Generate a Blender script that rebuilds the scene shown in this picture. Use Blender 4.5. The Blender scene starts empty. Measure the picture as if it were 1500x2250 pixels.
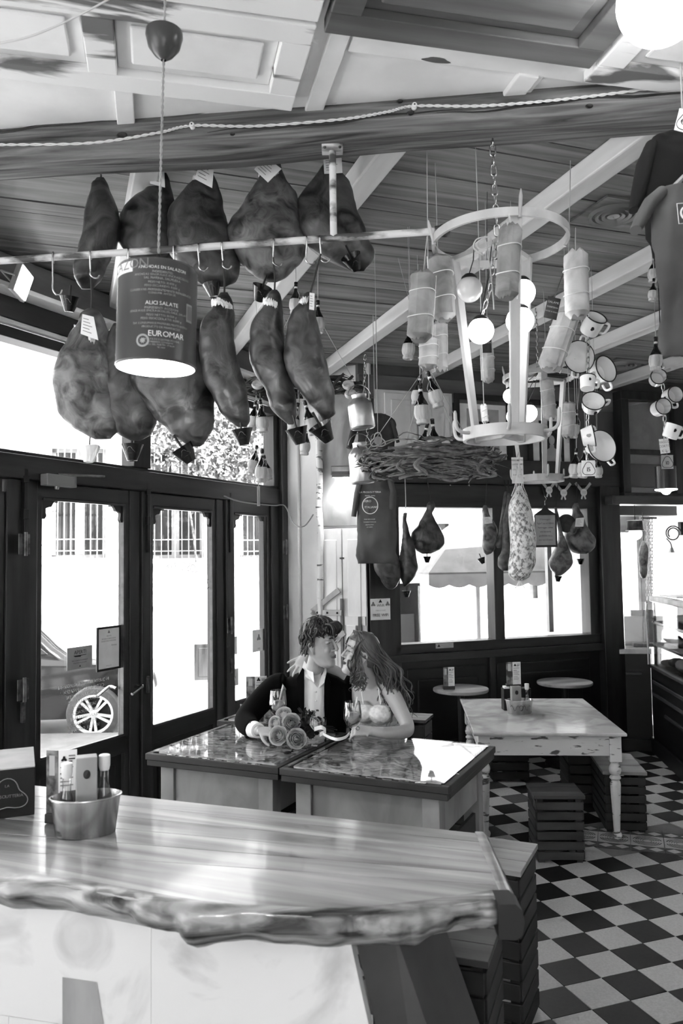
import bpy, math, random
import numpy as np
from mathutils import Vector as V, Matrix
random.seed(7)
SC = bpy.context.scene
COL = SC.collection
PI = math.pi
# ---------------------------------------------------------------- camera
FPX = 1750.0; PITCH = math.radians(3.306); ROLL = math.radians(-.822); EYE = V((0, 0, 1.941))
fwd = V((0, math.cos(PITCH), math.sin(PITCH))); rgt0 = V((1, 0, 0)); up0 = rgt0.cross(fwd)
rgt = rgt0*math.cos(ROLL) + up0*math.sin(ROLL); upv = up0*math.cos(ROLL) - rgt0*math.sin(ROLL)
cd = bpy.data.cameras.new('camera'); cam = bpy.data.objects.new('camera', cd); COL.objects.link(cam)
cd.sensor_fit = 'VERTICAL'; cd.sensor_height = 36; cd.sensor_width = 24; cd.lens = 36*FPX/2250
cd.clip_start = .05; cd.clip_end = 200
cam.matrix_world = Matrix(((rgt.x, upv.x, -fwd.x, 0), (rgt.y, upv.y, -fwd.y, 0), (rgt.z, upv.z, -fwd.z, EYE.z), (0, 0, 0, 1)))
cd.dof.use_dof = True; cd.dof.focus_distance = 4.5; cd.dof.aperture_fstop = 4.2
SC.camera = cam
# ---------------------------------------------------------------- light and exposure
wd = bpy.data.worlds.new('world'); SC.world = wd; wd.use_nodes = True
wd.node_tree.nodes['Background'].inputs[0].default_value = (1, 1, 1, 1)
wd.node_tree.nodes['Background'].inputs[1].default_value = 2.6
sd = bpy.data.lights.new('sun', 'SUN'); sd.energy = 20; sd.angle = .01
sun = bpy.data.objects.new('sun', sd); COL.objects.link(sun)
sun.rotation_euler = V((-.5, .45, -.74)).to_track_quat('-Z', 'Y').to_euler()
vs = SC.view_settings
vs.view_transform = 'Standard'; vs.look = 'None'; vs.gamma = 1; vs.use_curve_mapping = False; vs.exposure = 1.0
SC.cycles.use_denoising = True; SC.cycles.max_bounces = 6; SC.cycles.diffuse_bounces = 3; SC.cycles.glossy_bounces = 3; SC.cycles.transmission_bounces = 3
SC.cycles.use_adaptive_sampling = True; SC.cycles.adaptive_threshold = .12; SC.cycles.adaptive_min_samples = 12
SC.cycles.transparent_max_bounces = 12; SC.cycles.caustics_reflective = False; SC.cycles.caustics_refractive = False
SC.cycles.sample_clamp_indirect = 8
# ---------------------------------------------------------------- geometry of the photograph
def ray(x, y): return fwd + rgt*((x-750)/FPX) + upv*((1125-y)/FPX)
def at(x, y, Y): d = ray(x, y); return EYE + d*(Y/d.y)
def atz(x, y, z): d = ray(x, y); return EYE + d*((z-EYE.z)/d.z)
def onpl(x, y, p, n): d = ray(x, y); return EYE + d*((p-EYE).dot(n)/d.dot(n))
def S(px, Y): return px*Y/FPX
# ---------------------------------------------------------------- mesh helpers
class MB:
    def __init__(s): s.v = []; s.f = []; s.mi = []; s.cur = 0; s.M = None
    def add(s, vs_, fs):
        o = len(s.v)
        for p in vs_:
            p = V(p); s.v.append(s.M @ p if s.M is not None else p)
        for f in fs: s.f.append([i+o for i in f]); s.mi.append(s.cur)
        return s
    def box(s, a, b):
        x0, y0, z0 = a; x1, y1, z1 = b
        return s.add([(x0,y0,z0),(x1,y0,z0),(x1,y1,z0),(x0,y1,z0),(x0,y0,z1),(x1,y0,z1),(x1,y1,z1),(x0,y1,z1)],
              [(0,3,2,1),(4,5,6,7),(0,1,5,4),(1,2,6,5),(2,3,7,6),(3,0,4,7)])
    def hexa(s, p):   # eight corners: bottom ring, top ring
        return s.add(p, [(0,3,2,1),(4,5,6,7),(0,1,5,4),(1,2,6,5),(2,3,7,6),(3,0,4,7)])
    def rings(s, rings, closed=False, caps=True):
        n = len(rings[0]); m = len(rings); vs_ = [p for r in rings for p in r]; fs = []
        for i in range(m if closed else m-1):
            a = i*n; b = ((i+1) % m)*n
            for k in range(n): fs.append((a+k, a+(k+1) % n, b+(k+1) % n, b+k))
        if caps and not closed: fs.append(tuple(range(n))[::-1]); fs.append(tuple(range((m-1)*n, m*n)))
        return s.add(vs_, fs)
    def tube(s, pts, r, n=8, closed=False, caps=True, flat=1.0):
        pts = [V(p) for p in pts]; m = len(pts); rs = r if hasattr(r, '__len__') else [r]*m
        rings = []; prev = None
        for i, p in enumerate(pts):
            if closed: t = pts[(i+1) % m]-pts[i-1]
            else: t = pts[min(i+1, m-1)]-pts[max(i-1, 0)]
            if t.length < 1e-9: t = V((0, 0, 1))
            t.normalize()
            if prev is None:
                a = V((0, 0, 1)) if abs(t.z) < .9 else V((1, 0, 0))
                u = t.cross(a).normalized()
            else:
                u = (prev - t*prev.dot(t))
                u = u.normalized() if u.length > 1e-6 else t.orthogonal().normalized()
            w = t.cross(u); prev = u
            rings.append([p+(u*math.cos(2*PI*k/n)+w*(math.sin(2*PI*k/n)*flat))*rs[i] for k in range(n)])
        return s.rings(rings, closed, caps)
    def lathe(s, prof, n=24, c=(0, 0, 0), caps=True, ex=1.0, ey=1.0):
        c = V(c)
        return s.rings([[c+V((r*ex*math.cos(2*PI*k/n), r*ey*math.sin(2*PI*k/n), z)) for k in range(n)] for r, z in prof], caps=caps)
    def prism(s, pts, d0, d1):   # outline in local x,z extruded along local y
        n = len(pts)
        return s.add([(x, d0, z) for x, z in pts]+[(x, d1, z) for x, z in pts],
              [tuple(range(n)), tuple(range(2*n-1, n-1, -1))]+[(i, n+i, n+(i+1) % n, (i+1) % n) for i in range(n)])
    def ball(s, c, r, n=16, m=10):
        c = V(c); r = r if hasattr(r, '__len__') else (r, r, r)
        return s.rings([[c+V((r[0]*math.sin(a)*math.cos(2*PI*k/n), r[1]*math.sin(a)*math.sin(2*PI*k/n), -r[2]*math.cos(a))) for k in range(n)]
                 for a in [max(.02, min(PI-.02, PI*i/m)) for i in range(m+1)]])
    def text(s, string, size, thick=.0006, align='CENTER'):   # flat letters in local x,z facing -y
        vs_, fs = glyphs(string, align)
        s.add([(x*size, -thick, y*size) for x, y in vs_], fs)
        return s
    def mesh(s, name, mats, smooth=False, ang=None):
        me = bpy.data.meshes.new(name)
        me.from_pydata([tuple(p) for p in s.v], [], s.f)
        for m in (mats if isinstance(mats, (list, tuple)) else [mats]): me.materials.append(m)
        if any(s.mi): me.polygons.foreach_set('material_index', s.mi)
        if smooth:
            me.polygons.foreach_set('use_smooth', [True]*len(me.polygons))
            if ang is not None: me.set_sharp_from_angle(angle=math.radians(ang))
        me.update(); return me
    def build(s, name, mat, parent=None, smooth=False, ang=40, bevel=0, loc=None, rot=None, label=None, kind=None):
        o = bpy.data.objects.new(name, s.mesh(name, mat, smooth, ang)); COL.objects.link(o)
        if loc is not None: o.location = loc
        if rot is not None: o.rotation_euler = rot
        o.parent = parent
        if bevel:
            b = o.modifiers.new('bevel', 'BEVEL'); b.width = bevel; b.segments = 2; b.limit_method = 'ANGLE'
        if label: o['label'] = label
        if kind: o['kind'] = kind
        return o
_gl = {}; _ch = {}
def glyphs(string, align='CENTER'):   # outlines are made once for every character, then set side by side
    if not _ch:
        obs = []
        for c in 'ABCDEFGHIJKLMNOPQRSTUVWXYZabcdefghijklmnopqrstuvwxyz0123456789.,:;()/-"\'€&':
            cu = bpy.data.curves.new('lettering', 'FONT'); cu.body = c; cu.size = 1; cu.resolution_u = 2
            o = bpy.data.objects.new('lettering', cu); COL.objects.link(o); obs.append((c, o, cu))
        dg = bpy.context.evaluated_depsgraph_get()
        for c, o, cu in obs:
            me = bpy.data.meshes.new_from_object(o.evaluated_get(dg)); xs = [v.co.x for v in me.vertices] or [0, .2]
            _ch[c] = ([(v.co.x-min(xs), v.co.y) for v in me.vertices], [tuple(p.vertices) for p in me.polygons], max(xs)-min(xs)); bpy.data.meshes.remove(me)
        for c, o, cu in obs: bpy.data.objects.remove(o); bpy.data.curves.remove(cu)
    k = (string, align)
    if k not in _gl:
        vs_, fs, x = [], [], 0
        for c in string:
            if c not in _ch: x += .28; continue
            v, f, w = _ch[c]; n = len(vs_); vs_ += [(a+x, b) for a, b in v]; fs += [tuple(i+n for i in q) for q in f]; x += w+.075
        x -= .075; off = x/2 if align == 'CENTER' else 0
        _gl[k] = ([(a-off, b) for a, b in vs_], fs)
    return _gl[k]
def tag(o, label, cat, group=None, kind=None):
    o['label'] = label; o['category'] = cat
    if group: o['group'] = group
    if kind: o['kind'] = kind
    return o
def struct(o, label=None):
    o['kind'] = 'structure'
    if label: o['label'] = label
    return o
def thing(name, label, cat, loc=(0, 0, 0), rotz=0, group=None, rot=None):
    o = bpy.data.objects.new(name, None); COL.objects.link(o); o.empty_display_size = .1
    o.location = loc; o.rotation_euler = rot if rot is not None else (0, 0, rotz)
    return tag(o, label, cat, group)
def dup(root, loc, rotz=0, label=None, group=None, rot=None, scale=None):
    def cp(o, par):
        c = o.copy(); COL.objects.link(c); c.parent = par
        for ch in o.children: cp(ch, c)
        return c
    r = cp(root, None); r.location = loc; r.rotation_euler = rot if rot is not None else (0, 0, rotz)
    if scale: r.scale = (scale, scale, scale)
    if label: r['label'] = label
    if group: r['group'] = group
    return r
def frame_m(o, x, y, z):   # local axes to world
    return Matrix(((x.x, y.x, z.x, o.x), (x.y, y.y, z.y, o.y), (x.z, y.z, z.z, o.z), (0, 0, 0, 1)))
def rz(a): return Matrix.Rotation(a, 4, 'Z')
def lerp(a, b, t): return a+(b-a)*t
def smooth_pts(pts, n):   # Catmull-Rom through points
    pts = [V(p) for p in pts]; out = []
    for i in range(len(pts)-1):
        p0 = pts[max(i-1, 0)]; p1 = pts[i]; p2 = pts[i+1]; p3 = pts[min(i+2, len(pts)-1)]
        for k in range(n):
            t = k/n
            out.append(.5*((2*p1)+(p2-p0)*t+(2*p0-5*p1+4*p2-p3)*t*t+(3*p1-p0-3*p2+p3)*t**3))
    return out+[pts[-1]]
# ---------------------------------------------------------------- materials (black and white photograph: greys throughout)
def g(v): v = max(v, 0)**2.2; return (v, v, v, 1)
def mat(name, a, b=None, rough=.6, metal=0, scale=6, stretch=(1, 1, 1), kind='noise', lo=.35, hi=.65, bump=0, detail=6, coat=0, dist=0, spec=.5):
    m = bpy.data.materials.new(name); m.use_nodes = True; nt = m.node_tree; N = nt.nodes; L = nt.links; p = N['Principled BSDF']
    p.inputs['Roughness'].default_value = rough; p.inputs['Metallic'].default_value = metal; p.inputs['Base Color'].default_value = g(a)
    p.inputs['Specular IOR Level'].default_value = spec
    if coat: p.inputs['Coat Weight'].default_value = coat; p.inputs['Coat Roughness'].default_value = .08
    if b is None and not bump: return m
    tc = N.new('ShaderNodeTexCoord'); mp = N.new('ShaderNodeMapping'); mp.inputs['Scale'].default_value = stretch
    L.new(tc.outputs['Object'], mp.inputs[0])
    oi = N.new('ShaderNodeObjectInfo'); ml = N.new('ShaderNodeMath'); ml.operation = 'MULTIPLY'; ml.inputs[1].default_value = 17
    L.new(oi.outputs['Random'], ml.inputs[0]); L.new(ml.outputs[0], mp.inputs['Location'])
    if kind == 'wave':
        t = N.new('ShaderNodeTexWave'); t.inputs['Scale'].default_value = scale; t.inputs['Distortion'].default_value = dist or 6; t.inputs['Detail'].default_value = 3
    elif kind == 'voronoi':
        t = N.new('ShaderNodeTexVoronoi'); t.inputs['Scale'].default_value = scale
    elif kind == 'checker': t = N.new('ShaderNodeTexChecker'); t.inputs['Scale'].default_value = scale
    else:
        t = N.new('ShaderNodeTexNoise'); t.inputs['Scale'].default_value = scale; t.inputs['Detail'].default_value = detail; t.inputs['Distortion'].default_value = dist
    L.new(mp.outputs[0], t.inputs['Vector'])
    fac = t.outputs['Fac'] if 'Fac' in t.outputs else t.outputs[0]
    if b is not None:
        cr = N.new('ShaderNodeValToRGB'); cr.color_ramp.elements[0].position = lo; cr.color_ramp.elements[1].position = hi
        cr.color_ramp.elements[0].color = g(a); cr.color_ramp.elements[1].color = g(b)
        L.new(fac, cr.inputs[0]); L.new(cr.outputs[0], p.inputs['Base Color'])
    if bump:
        bn = N.new('ShaderNodeBump'); bn.inputs['Strength'].default_value = bump; bn.inputs['Distance'].default_value = .01
        L.new(fac, bn.inputs['Height']); L.new(bn.outputs[0], p.inputs['Normal'])
    return m
def emis(name, v, strength):
    m = bpy.data.materials.new(name); m.use_nodes = True; p = m.node_tree.nodes['Principled BSDF']
    p.inputs['Base Color'].default_value = g(v); p.inputs['Emission Color'].default_value = (1, 1, 1, 1); p.inputs['Emission Strength'].default_value = strength
    return m
def glassmat(name, tint=1.0, refl=.08, rough=0.0, k=.6):
    m = bpy.data.materials.new(name); m.use_nodes = True; nt = m.node_tree; N = nt.nodes; N.remove(N['Principled BSDF'])
    tr = N.new('ShaderNodeBsdfTransparent'); tr.inputs[0].default_value = (tint, tint, tint, 1)
    gl = N.new('ShaderNodeBsdfGlossy'); gl.inputs['Roughness'].default_value = rough
    lw = N.new('ShaderNodeLayerWeight'); lw.inputs[0].default_value = .25
    mt = N.new('ShaderNodeMath'); mt.operation = 'MULTIPLY_ADD'; mt.inputs[1].default_value = k; mt.inputs[2].default_value = refl
    mx = N.new('ShaderNodeMixShader'); L = nt.links
    L.new(lw.outputs['Fresnel'], mt.inputs[0]); L.new(mt.outputs[0], mx.inputs[0]); L.new(tr.outputs[0], mx.inputs[1]); L.new(gl.outputs[0], mx.inputs[2])
    L.new(mx.outputs[0], N['Material Output'].inputs[0])
    return m
MT = {}
def D(name, *a, **k): MT[name] = mat(name, *a, **k)
D('dark_wood', .09, .19, rough=.38, scale=14, stretch=(1, 1, .12), bump=.15)
D('dark_wood_h', .08, .18, rough=.4, scale=14, stretch=(.12, .12, 1), bump=.15)
D('black_wood', .05, .10, rough=.4, scale=12, stretch=(.15, .15, 1), bump=.1)
D('moulding', .17, .27, rough=.3, scale=14, stretch=(.15, .15, 1))
D('beam', .17, .52, rough=.8, scale=16, stretch=(.09, 1.8, 1.8), bump=.7, dist=.9, lo=.32, hi=.68, detail=9)
D('plank', .36, .52, rough=.6, scale=12, stretch=(.08, 1.3, 1), bump=.15, dist=.8, detail=8)
D('joist', .72, .84, rough=.6, scale=5, stretch=(1.5, .2, 1.5), bump=.1)
D('white_paint', .9, .96, rough=.6, scale=4, bump=.1)
D('worn_paint', .42, .93, rough=.7, scale=6, stretch=(.3, 1.4, 1), lo=.40, hi=.47, detail=12, bump=.25, dist=.5)
D('grey_board', .3, .42, rough=.6, scale=8, stretch=(.15, 1.5, 1), bump=.2)
D('plaster', .84, .9, rough=.85, scale=3, bump=.05)
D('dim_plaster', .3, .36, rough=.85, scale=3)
D('tile_black', .09, .13, rough=.5, scale=60, spec=.25)
D('tile_white', .70, .76, rough=.5, scale=90, spec=.25)
D('tile_grey', .3, .34, rough=.5, scale=60, spec=.25)
D('grout', .45, .5, rough=.9)
D('cream', .80, .88, rough=.55, scale=6, stretch=(1, 1, .4))
D('steel', .62, .78, rough=.25, metal=1, scale=30, stretch=(1, 1, .05))
D('alu', .68, .85, rough=.38, metal=1, scale=6)
D('iron', .25, .45, rough=.5, metal=.7, scale=20)
D('rust_pipe', .3, .85, rough=.6, scale=14, stretch=(.4, 1, 1), lo=.38, hi=.52, detail=8, bump=.2)
D('black', .05, .09, rough=.5, scale=10)
D('black_plastic', .06, rough=.25)
D('matt_black', .08, rough=.8)
D('white_plastic', .85, rough=.4)
D('grey_plastic', .5, rough=.4)
D('paper', .86, .92, rough=.8, scale=8)
D('paper_grey', .6, .68, rough=.8, scale=8)
D('ink', .1, rough=.8)
D('ink_grey', .5, rough=.8)
D('white_ink', .93, rough=.7)
MT['glass'] = glassmat('window_glass', .97, .03)
MT['thin_glass'] = glassmat('thin_glass', .93, .1)
MT['table_glass'] = glassmat('table_glass', .98, .0, 0, .5)
MT['case_glass'] = glassmat('case_glass', .92, .06)
MT['lit'] = emis('lit_bulb', .95, 6)
MT['lit_soft'] = emis('lit_globe', .95, 9)
MT['lit_strong'] = emis('lit_lamp', .95, 16)
MT['opal'] = mat('opal_globe', .8, rough=.15)
m_ = MT
# ================================================================ the room
CEIL = 3.72
TY = math.radians(19.21); ea = V((math.cos(TY), math.sin(TY), 0)); eb = V((-math.sin(TY), math.cos(TY), 0))   # tile axes
def tw(i, j): x = (i+13.695)*.2; y = (j+21.917)*.2; return ea*x+eb*y
# left glazed wall: along ld, room side ln
LA = math.radians(26.5); ld = V((math.sin(LA), math.cos(LA), 0)); ln = V((math.cos(LA), -math.sin(LA), 0)); L0 = V((-1.9, 4.85, 0))
ML = frame_m(L0, ld, -ln, V((0, 0, 1)))          # local x along wall, local -y into the room, z up
def LW(t, z, o=0): return L0+ld*t+ln*o+V((0, 0, z))
def lpx(x, y, o=0): p = onpl(x, y, L0+ln*o, ln); return (p-L0).dot(ld), p.z
# back wall
bd = ea; bn = -eb; B0 = V((-.0228, 7.146, 0))
MBK = frame_m(B0, bd, eb, V((0, 0, 1)))          # local -y into the room
def BW(u, z, o=0): return B0+bd*u+bn*o+V((0, 0, z))
def bpx(x, y, o=0): p = onpl(x, y, B0+bn*o, bn); return (p-B0).dot(bd), p.z
# ---- floor
fl = MB(); fl.box((-5, -2, -.115), (5.4, 9.2, -.006))
floor = struct(fl.build('floor', m_['grout']), 'black and white chequered tile floor')
def tile_mesh(mt):
    b = MB(); h = .099; b.add([(-h,-h,-.006),(h,-h,-.006),(h,h,-.006),(-h,h,-.006),(-h+.001,-h+.001,0),(h-.001,-h+.001,0),(h-.001,h-.001,0),(-h+.001,h-.001,0)],
       [(4,5,6,7),(0,1,5,4),(1,2,6,5),(2,3,7,6),(3,0,4,7)])
    return b.mesh('tile', mt)
TM = [tile_mesh(m_['tile_white']), tile_mesh(m_['tile_black']), tile_mesh(m_['tile_grey'])]
deco = [atz(1180, 1864, 0), atz(1500, 1897, 0)]
dx = (deco[1]-deco[0]).normalized(); dy = V((-dx.y, dx.x, 0)); d0 = atz(1388, 1856, 0)
def in_deco(p): q = p-d0; return -.42 < q.dot(dx) < 2.0 and -.13 < q.dot(dy) < .42
tl = []; rest = MB(); px = py = 0
for m in range(-22, 26):
    for n in range(-26, 22):
        c = tw(m+.5, n+.5)
        if not (-3.6 < c.x < 4.4 and -1.5 < c.y < 8.8): continue
        if (c-L0).dot(ln) < .05 or (c-B0).dot(bn) < .05: continue
        if in_deco(c): continue
        k = 1 if (m+n) % 2 else 0
        d = c-EYE; zz = d.dot(fwd); vis = 0
        if zz > 1.5:
            px = 750+FPX*d.dot(rgt)/zz; py = 1125-FPX*d.dot(upv)/zz
            if 1040 < px < 1540 and 1640 < py < 2290: vis = 1
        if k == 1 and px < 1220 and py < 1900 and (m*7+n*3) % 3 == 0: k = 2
        if vis: tl.append((zz, c, k))
        else:
            h = .099; rest.cur = k
            rest.add([c-ea*h-eb*h, c+ea*h-eb*h, c+ea*h+eb*h, c-ea*h+eb*h], [(0, 1, 2, 3)])
tl.sort(key=lambda e: e[0])
for zz, c, k in tl[:300]:
    o = bpy.data.objects.new('tile', TM[k]); COL.objects.link(o); o.location = c; o.rotation_euler = (0, 0, TY); o.parent = floor
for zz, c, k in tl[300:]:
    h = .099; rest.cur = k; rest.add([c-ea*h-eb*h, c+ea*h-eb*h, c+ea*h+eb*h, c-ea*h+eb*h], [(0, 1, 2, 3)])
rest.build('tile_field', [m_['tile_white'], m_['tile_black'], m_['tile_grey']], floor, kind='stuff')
# decorated tile band in the floor
MD = frame_m(d0, dx, dy, V((0, 0, 1)))
for k in range(-2, 6):
    b = MB(); b.M = MD; x0 = -.006+k*.212; b.box((x0, 0, -.006), (x0+.208, .2, .001)); t = b.build('decorated_tile', m_['tile_white'], floor)
    b = MB(); b.M = MD
    for r in (.03, .045, .06, .075, .09):
        for a0 in (0, PI):
            b.add([(x0+.104+(r+w)*1.02*math.cos(a0+a), .1+(r+w)*.95*math.sin(a0+a), .0016) for w in (-.0035, .0035) for a in np.linspace(.25, PI-.25, 14)], [(i, i+1, i+15, i+14) for i in range(13)])
    b.build('oval_pattern', m_['tile_black'], t)
    for y0 in (-.105, .205):
        b = MB(); b.M = MD; b.box((x0, y0, -.006), (x0+.208, y0+.1, .001)); t = b.build('border_tile', m_['tile_grey'], floor)
        b = MB(); b.M = MD
        for q in (0, .104):
            b.add([(x0+q+.006, y0+.05, .0016), (x0+q+.052, y0+.012, .0016), (x0+q+.098, y0+.05, .0016), (x0+q+.052, y0+.088, .0016)], [(0, 1, 2, 3)])
        b.build('diamond_pattern', m_['tile_white'], t)
# ---- ceiling: boards and joists behind the beam
rp = [LW(-7, 0), LW(3.05, 0), BW(.26, 0), BW(6, 0), V((4.5, -2, 0)), V((-5, -2, 0))]; ce = MB(); n_ = len(rp)
ce.add([p+V((0, 0, CEIL+h)) for h in (.05, .12) for p in rp], [tuple(range(n_)), tuple(range(2*n_-1, n_-1, -1))]+[(i, n_+i, n_+(i+1) % n_, (i+1) % n_) for i in range(n_)]); ceiling = struct(ce.build('ceiling', m_['black']), 'boarded timber ceiling')  # slab is black to put the dark void behind the board gaps
v = -4.6
while v < .3:
    p = BW(0, 0)+eb*(v+.07); ul = ((L0-p).dot(ln)+.02)/bd.dot(ln)
    b = MB(); b.box((max(ul, -3.6), -.0665, 0), (3.9, .0665, .03)); o = b.build('ceiling_board', m_['plank'], ceiling, loc=(p.x, p.y, CEIL+random.uniform(-.002, .005)), rot=(0, 0, TY))
    v += .14
for k, u in enumerate((-2.0, -1.05, -.08, .9, 1.83, 2.9)):
    b = MB(); p = BW(u, CEIL); t0 = next(-4.6+.02*q for q in range(240) if (p+eb*(-4.6+.02*q)).y > 3.34-.107*((p+eb*(-4.6+.02*q)).x+2.1)+.06)
    b.box((-.055, t0, -.10), (.055, .25, .0))
    struct(b.build('trim_%d' % (k+1), m_['joist'], None, loc=p, rot=(0, 0, TY), bevel=.008), 'pale painted ceiling joist number %d along the boards' % (k+1))
# ---- ceiling near the camera: old doors and boards
CA = math.radians(13); CO = V((-.17, 2.97, CEIL-.012))
MC = frame_m(CO, V((math.cos(CA), math.sin(CA), 0)), V((-math.sin(CA), math.cos(CA), 0)), V((0, 0, 1)))
def cpart(name, mt, boxes, bevel=.004, par=None):
    b = MB(); b.M = None
    for q in boxes: b.box(*q)
    o = b.build(name, m_[mt], par or ceiling, bevel=bevel); o.matrix_world = MC; return o
wp_ = [V((-2.72, 3.40, 0)), V((-3.9, 1.0, 0)), V((-4.9, -1.9, 0)), V((4.4, -1.9, 0)), V((4.4, 2.64, 0)), V((2.6, 2.84, 0))]
b = MB(); b.add([p+V((0, 0, CEIL+h)) for h in (-.012, -.001) for p in wp_], [tuple(range(6)), tuple(range(11, 5, -1))]+[(i, 6+i, 6+(i+1) % 6, (i+1) % 6) for i in range(6)]); b.build('white_board', m_['white_paint'], ceiling)
def panel_door(a0, a1, b0, b1, fr, pn, rails):
    cpart('door_stile', fr, [((a0, b0, -.05), (a1, b0+.1, -.0)), ((a0, b1-.1, -.05), (a1, b1, -.0))])
    cpart('door_rail', fr, [((a, b0+.1, -.05), (a+w, b1-.1, -.0)) for a, w in rails])
    for (a, w), (c, _) in zip(rails[:-1], rails[1:]):
        p0, p1 = a+w, c
        cpart('door_panel', pn, [((p0, b0+.1, -.02), (p1, b1-.1, -.0)), ((p0+.05, b0+.15, -.034), (p1-.05, b1-.15, -.02))], .008)
panel_door(-2.4, 0, -.5, 0, 'worn_paint', 'white_paint', [(-2.4, .1), (-1.6, .1), (-.74, .1), (-.1, .1)])
panel_door(.03, .99, -1.3, -.475, 'grey_board', 'grey_board', [(.03, .1), (.89, .1)])
panel_door(1.01, 2.2, -1.1, -.4, 'worn_paint', 'white_paint', [(1.01, .1), (1.9, .1)])
panel_door(-2.4, 0.0, -1.2, -.52, 'worn_paint', 'white_paint', [(-2.4, .1), (-1.2, .1), (-.1, .1)])
cpart('batten', 'white_paint', [((.78, -.35, -.022), (.86, .05, 0))]); cpart('batten', 'white_paint', [((.86, -.35, -.014), (.88, .05, 0))])
cpart('batten', 'white_paint', [((-.66, .02, -.02), (-.59, .3, 0))]); cpart('batten', 'white_paint', [((.06, -.45, -.02), (.13, .06, 0))])
cpart('edge_board', 'white_paint', [((.14, -.47, -.012), (1.7, -.34, 0))])
b = MB(); b.M = MC
b.add([(.46+.05*math.cos(a)*(1+.25*math.sin(3*a)), -.36+.016*math.sin(a), -.0126) for a in np.linspace(0, 2*PI, 18)[:-1]], [tuple(range(17))]); b.build('chipped_patch', m_['grey_board'], ceiling)
# ---- the great beam
P1 = V((-2.1, 3.34, 3.676)); P2 = V((2.3, 2.87, 3.676)); bx_ = (P2-P1).normalized()
MBM = frame_m((P1+P2)*.5, bx_, V((-bx_.y, bx_.x, 0)), V((0, 0, 1)))
b = MB(); rr = []
prof = [(-.105, -.05), (-.10, -.078), (-.075, -.09), (0, -.095), (.075, -.09), (.10, -.075), (.105, -.04), (.105, .03), (.09, .08), (0, .09), (-.085, .08), (-.104, .04), (-.112, 0)]
for k in range(61):
    x = -2.21+4.42*k/60; w = .006*math.sin(x*2.3)+.005*math.sin(x*5.1+1)
    rr.append([(x, y*(1+.03*math.sin(3*x+j))+w*.4, z*(1+.04*math.sin(2*x+j*.7))+w) for j, (y, z) in enumerate(prof)])
b.rings([[V(p) for p in r] for r in rr]); beam = b.build('ceiling_beam', m_['beam'], None, smooth=True, ang=70); beam.matrix_world = MBM
tag(beam, 'rough grey timber beam spanning the ceiling above the hanging hams', 'beam', kind='structure')
for x, z, r in ((-1.55, .03, .012), (-.93, .035, .016), (-.95, -.035, .022), (-.36, .045, .014), (.16, .02, .013), (.33, .05, .018), (.2, -.03, .014), (.87, -.05, .014), (-.5, -.06, .01), (1.3, .05, .013)):
    b = MB(); b.M = MBM; y = -.113 if abs(z) < .045 else -.108
    r *= .7; b.lathe([(r, 0), (r*.75, .003), (r*.3, .001)], 12); 
    for i_ in range(len(b.v)-36, len(b.v)):
        q = MBM.inverted() @ b.v[i_]; b.v[i_] = MBM @ V((x+q.x*1.5, y-q.z, z+q.y))
    b.build('knot', m_['black_wood'], beam).matrix_parent_inverse = MBM.inverted()
for x0, x1, z0, z1 in ((-.75, 1.9, .028, .085), (-2.0, -.9, .01, .03), (-.6, .4, -.05, -.03), (.3, 1.4, -.04, -.02)):
    b = MB(); pts = []
    for k in range(25):
        t = k/24; x = lerp(x0, x1, t); z = lerp(z0, z1, t)+.006*math.sin(x*9)+.003*math.sin(x*23); pts.append(V((x, -.1125, z)))
    b.tube(pts, [.0045*math.sin(PI*k/24)+.0008 for k in range(25)], 5); b.build('crack', m_['black'], beam)
# ---- left glazed wall
DW = m_['dark_wood']; DH = m_['dark_wood_h']
def lpiece(name, x0, x1, z0, z1, y0=-.03, y1=.06, mt=None, par=None, bevel=.006):
    b = MB(); b.box((x0, y0, z0), (x1, y1, z1)); o = b.build(name, mt or (DW if z1-z0 > x1-x0 else DH), par, bevel=bevel)
    if par is None: o.matrix_world = ML
    return o
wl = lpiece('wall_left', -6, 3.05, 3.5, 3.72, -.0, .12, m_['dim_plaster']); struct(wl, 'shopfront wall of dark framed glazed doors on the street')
wl_parts = wl
for x0, x1, z0, z1, y0, nm in ((-6, 3.05, 2.44, 2.585, -.06, 'transom'), (-6, 3.05, 2.585, 2.61, -.03, 'transom_lip'), (-6, 3.05, 3.27, 3.335, -.06, 'header'), (-6, 3.05, 3.37, 3.5, -.10, 'header_board'),
     (-.2, .03, 0, 2.44, -.035, 'post'), (.86, .96, 0, 2.44, -.03, 'post'), (.97, 1.07, 0, 2.44, -.045, 'post'), (1.9, 2.0, 0, 2.44, -.03, 'post'), (2.01, 2.12, 0, 2.44, -.05, 'post'), (2.74, 2.88, 0, 2.44, -.04, 'post'),
     (2.86, 3.05, 0, 3.5, -.09, 'post'), (-1.3, -1.1, 0, 2.44, -.04, 'post'), (-2.5, -2.3, 0, 2.44, -.04, 'post'), (-3.7, -3.5, 0, 2.44, -.04, 'post'), (.88, 1.06, 2.61, 3.27, -.05, 'mullion'), (-1.3, -1.1, 2.61, 3.27, -.05, 'mullion'), (-3.7, -3.5, 2.61, 3.27, -.05, 'mullion'),
     (2.78, 2.86, 2.61, 3.27, -.05, 'mullion')):
    lpiece(nm, x0, x1, z0, z1, y0, .07, None, wl)
lpiece('sunlit_ledge', -6, 3.0, 3.5, 3.53, -.22, -.0, m_['white_paint'], wl)
lpiece('wall_plate', -6, 3.05, 3.53, 3.7, -.2, -.0, m_['grey_board'], wl)
lpiece('light_slit', -6, 3.0, 3.34, 3.37, -.09, -.05, m_['white_plastic'], wl)  # white strip stands in for the bright slit of light above the fanlights
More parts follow.
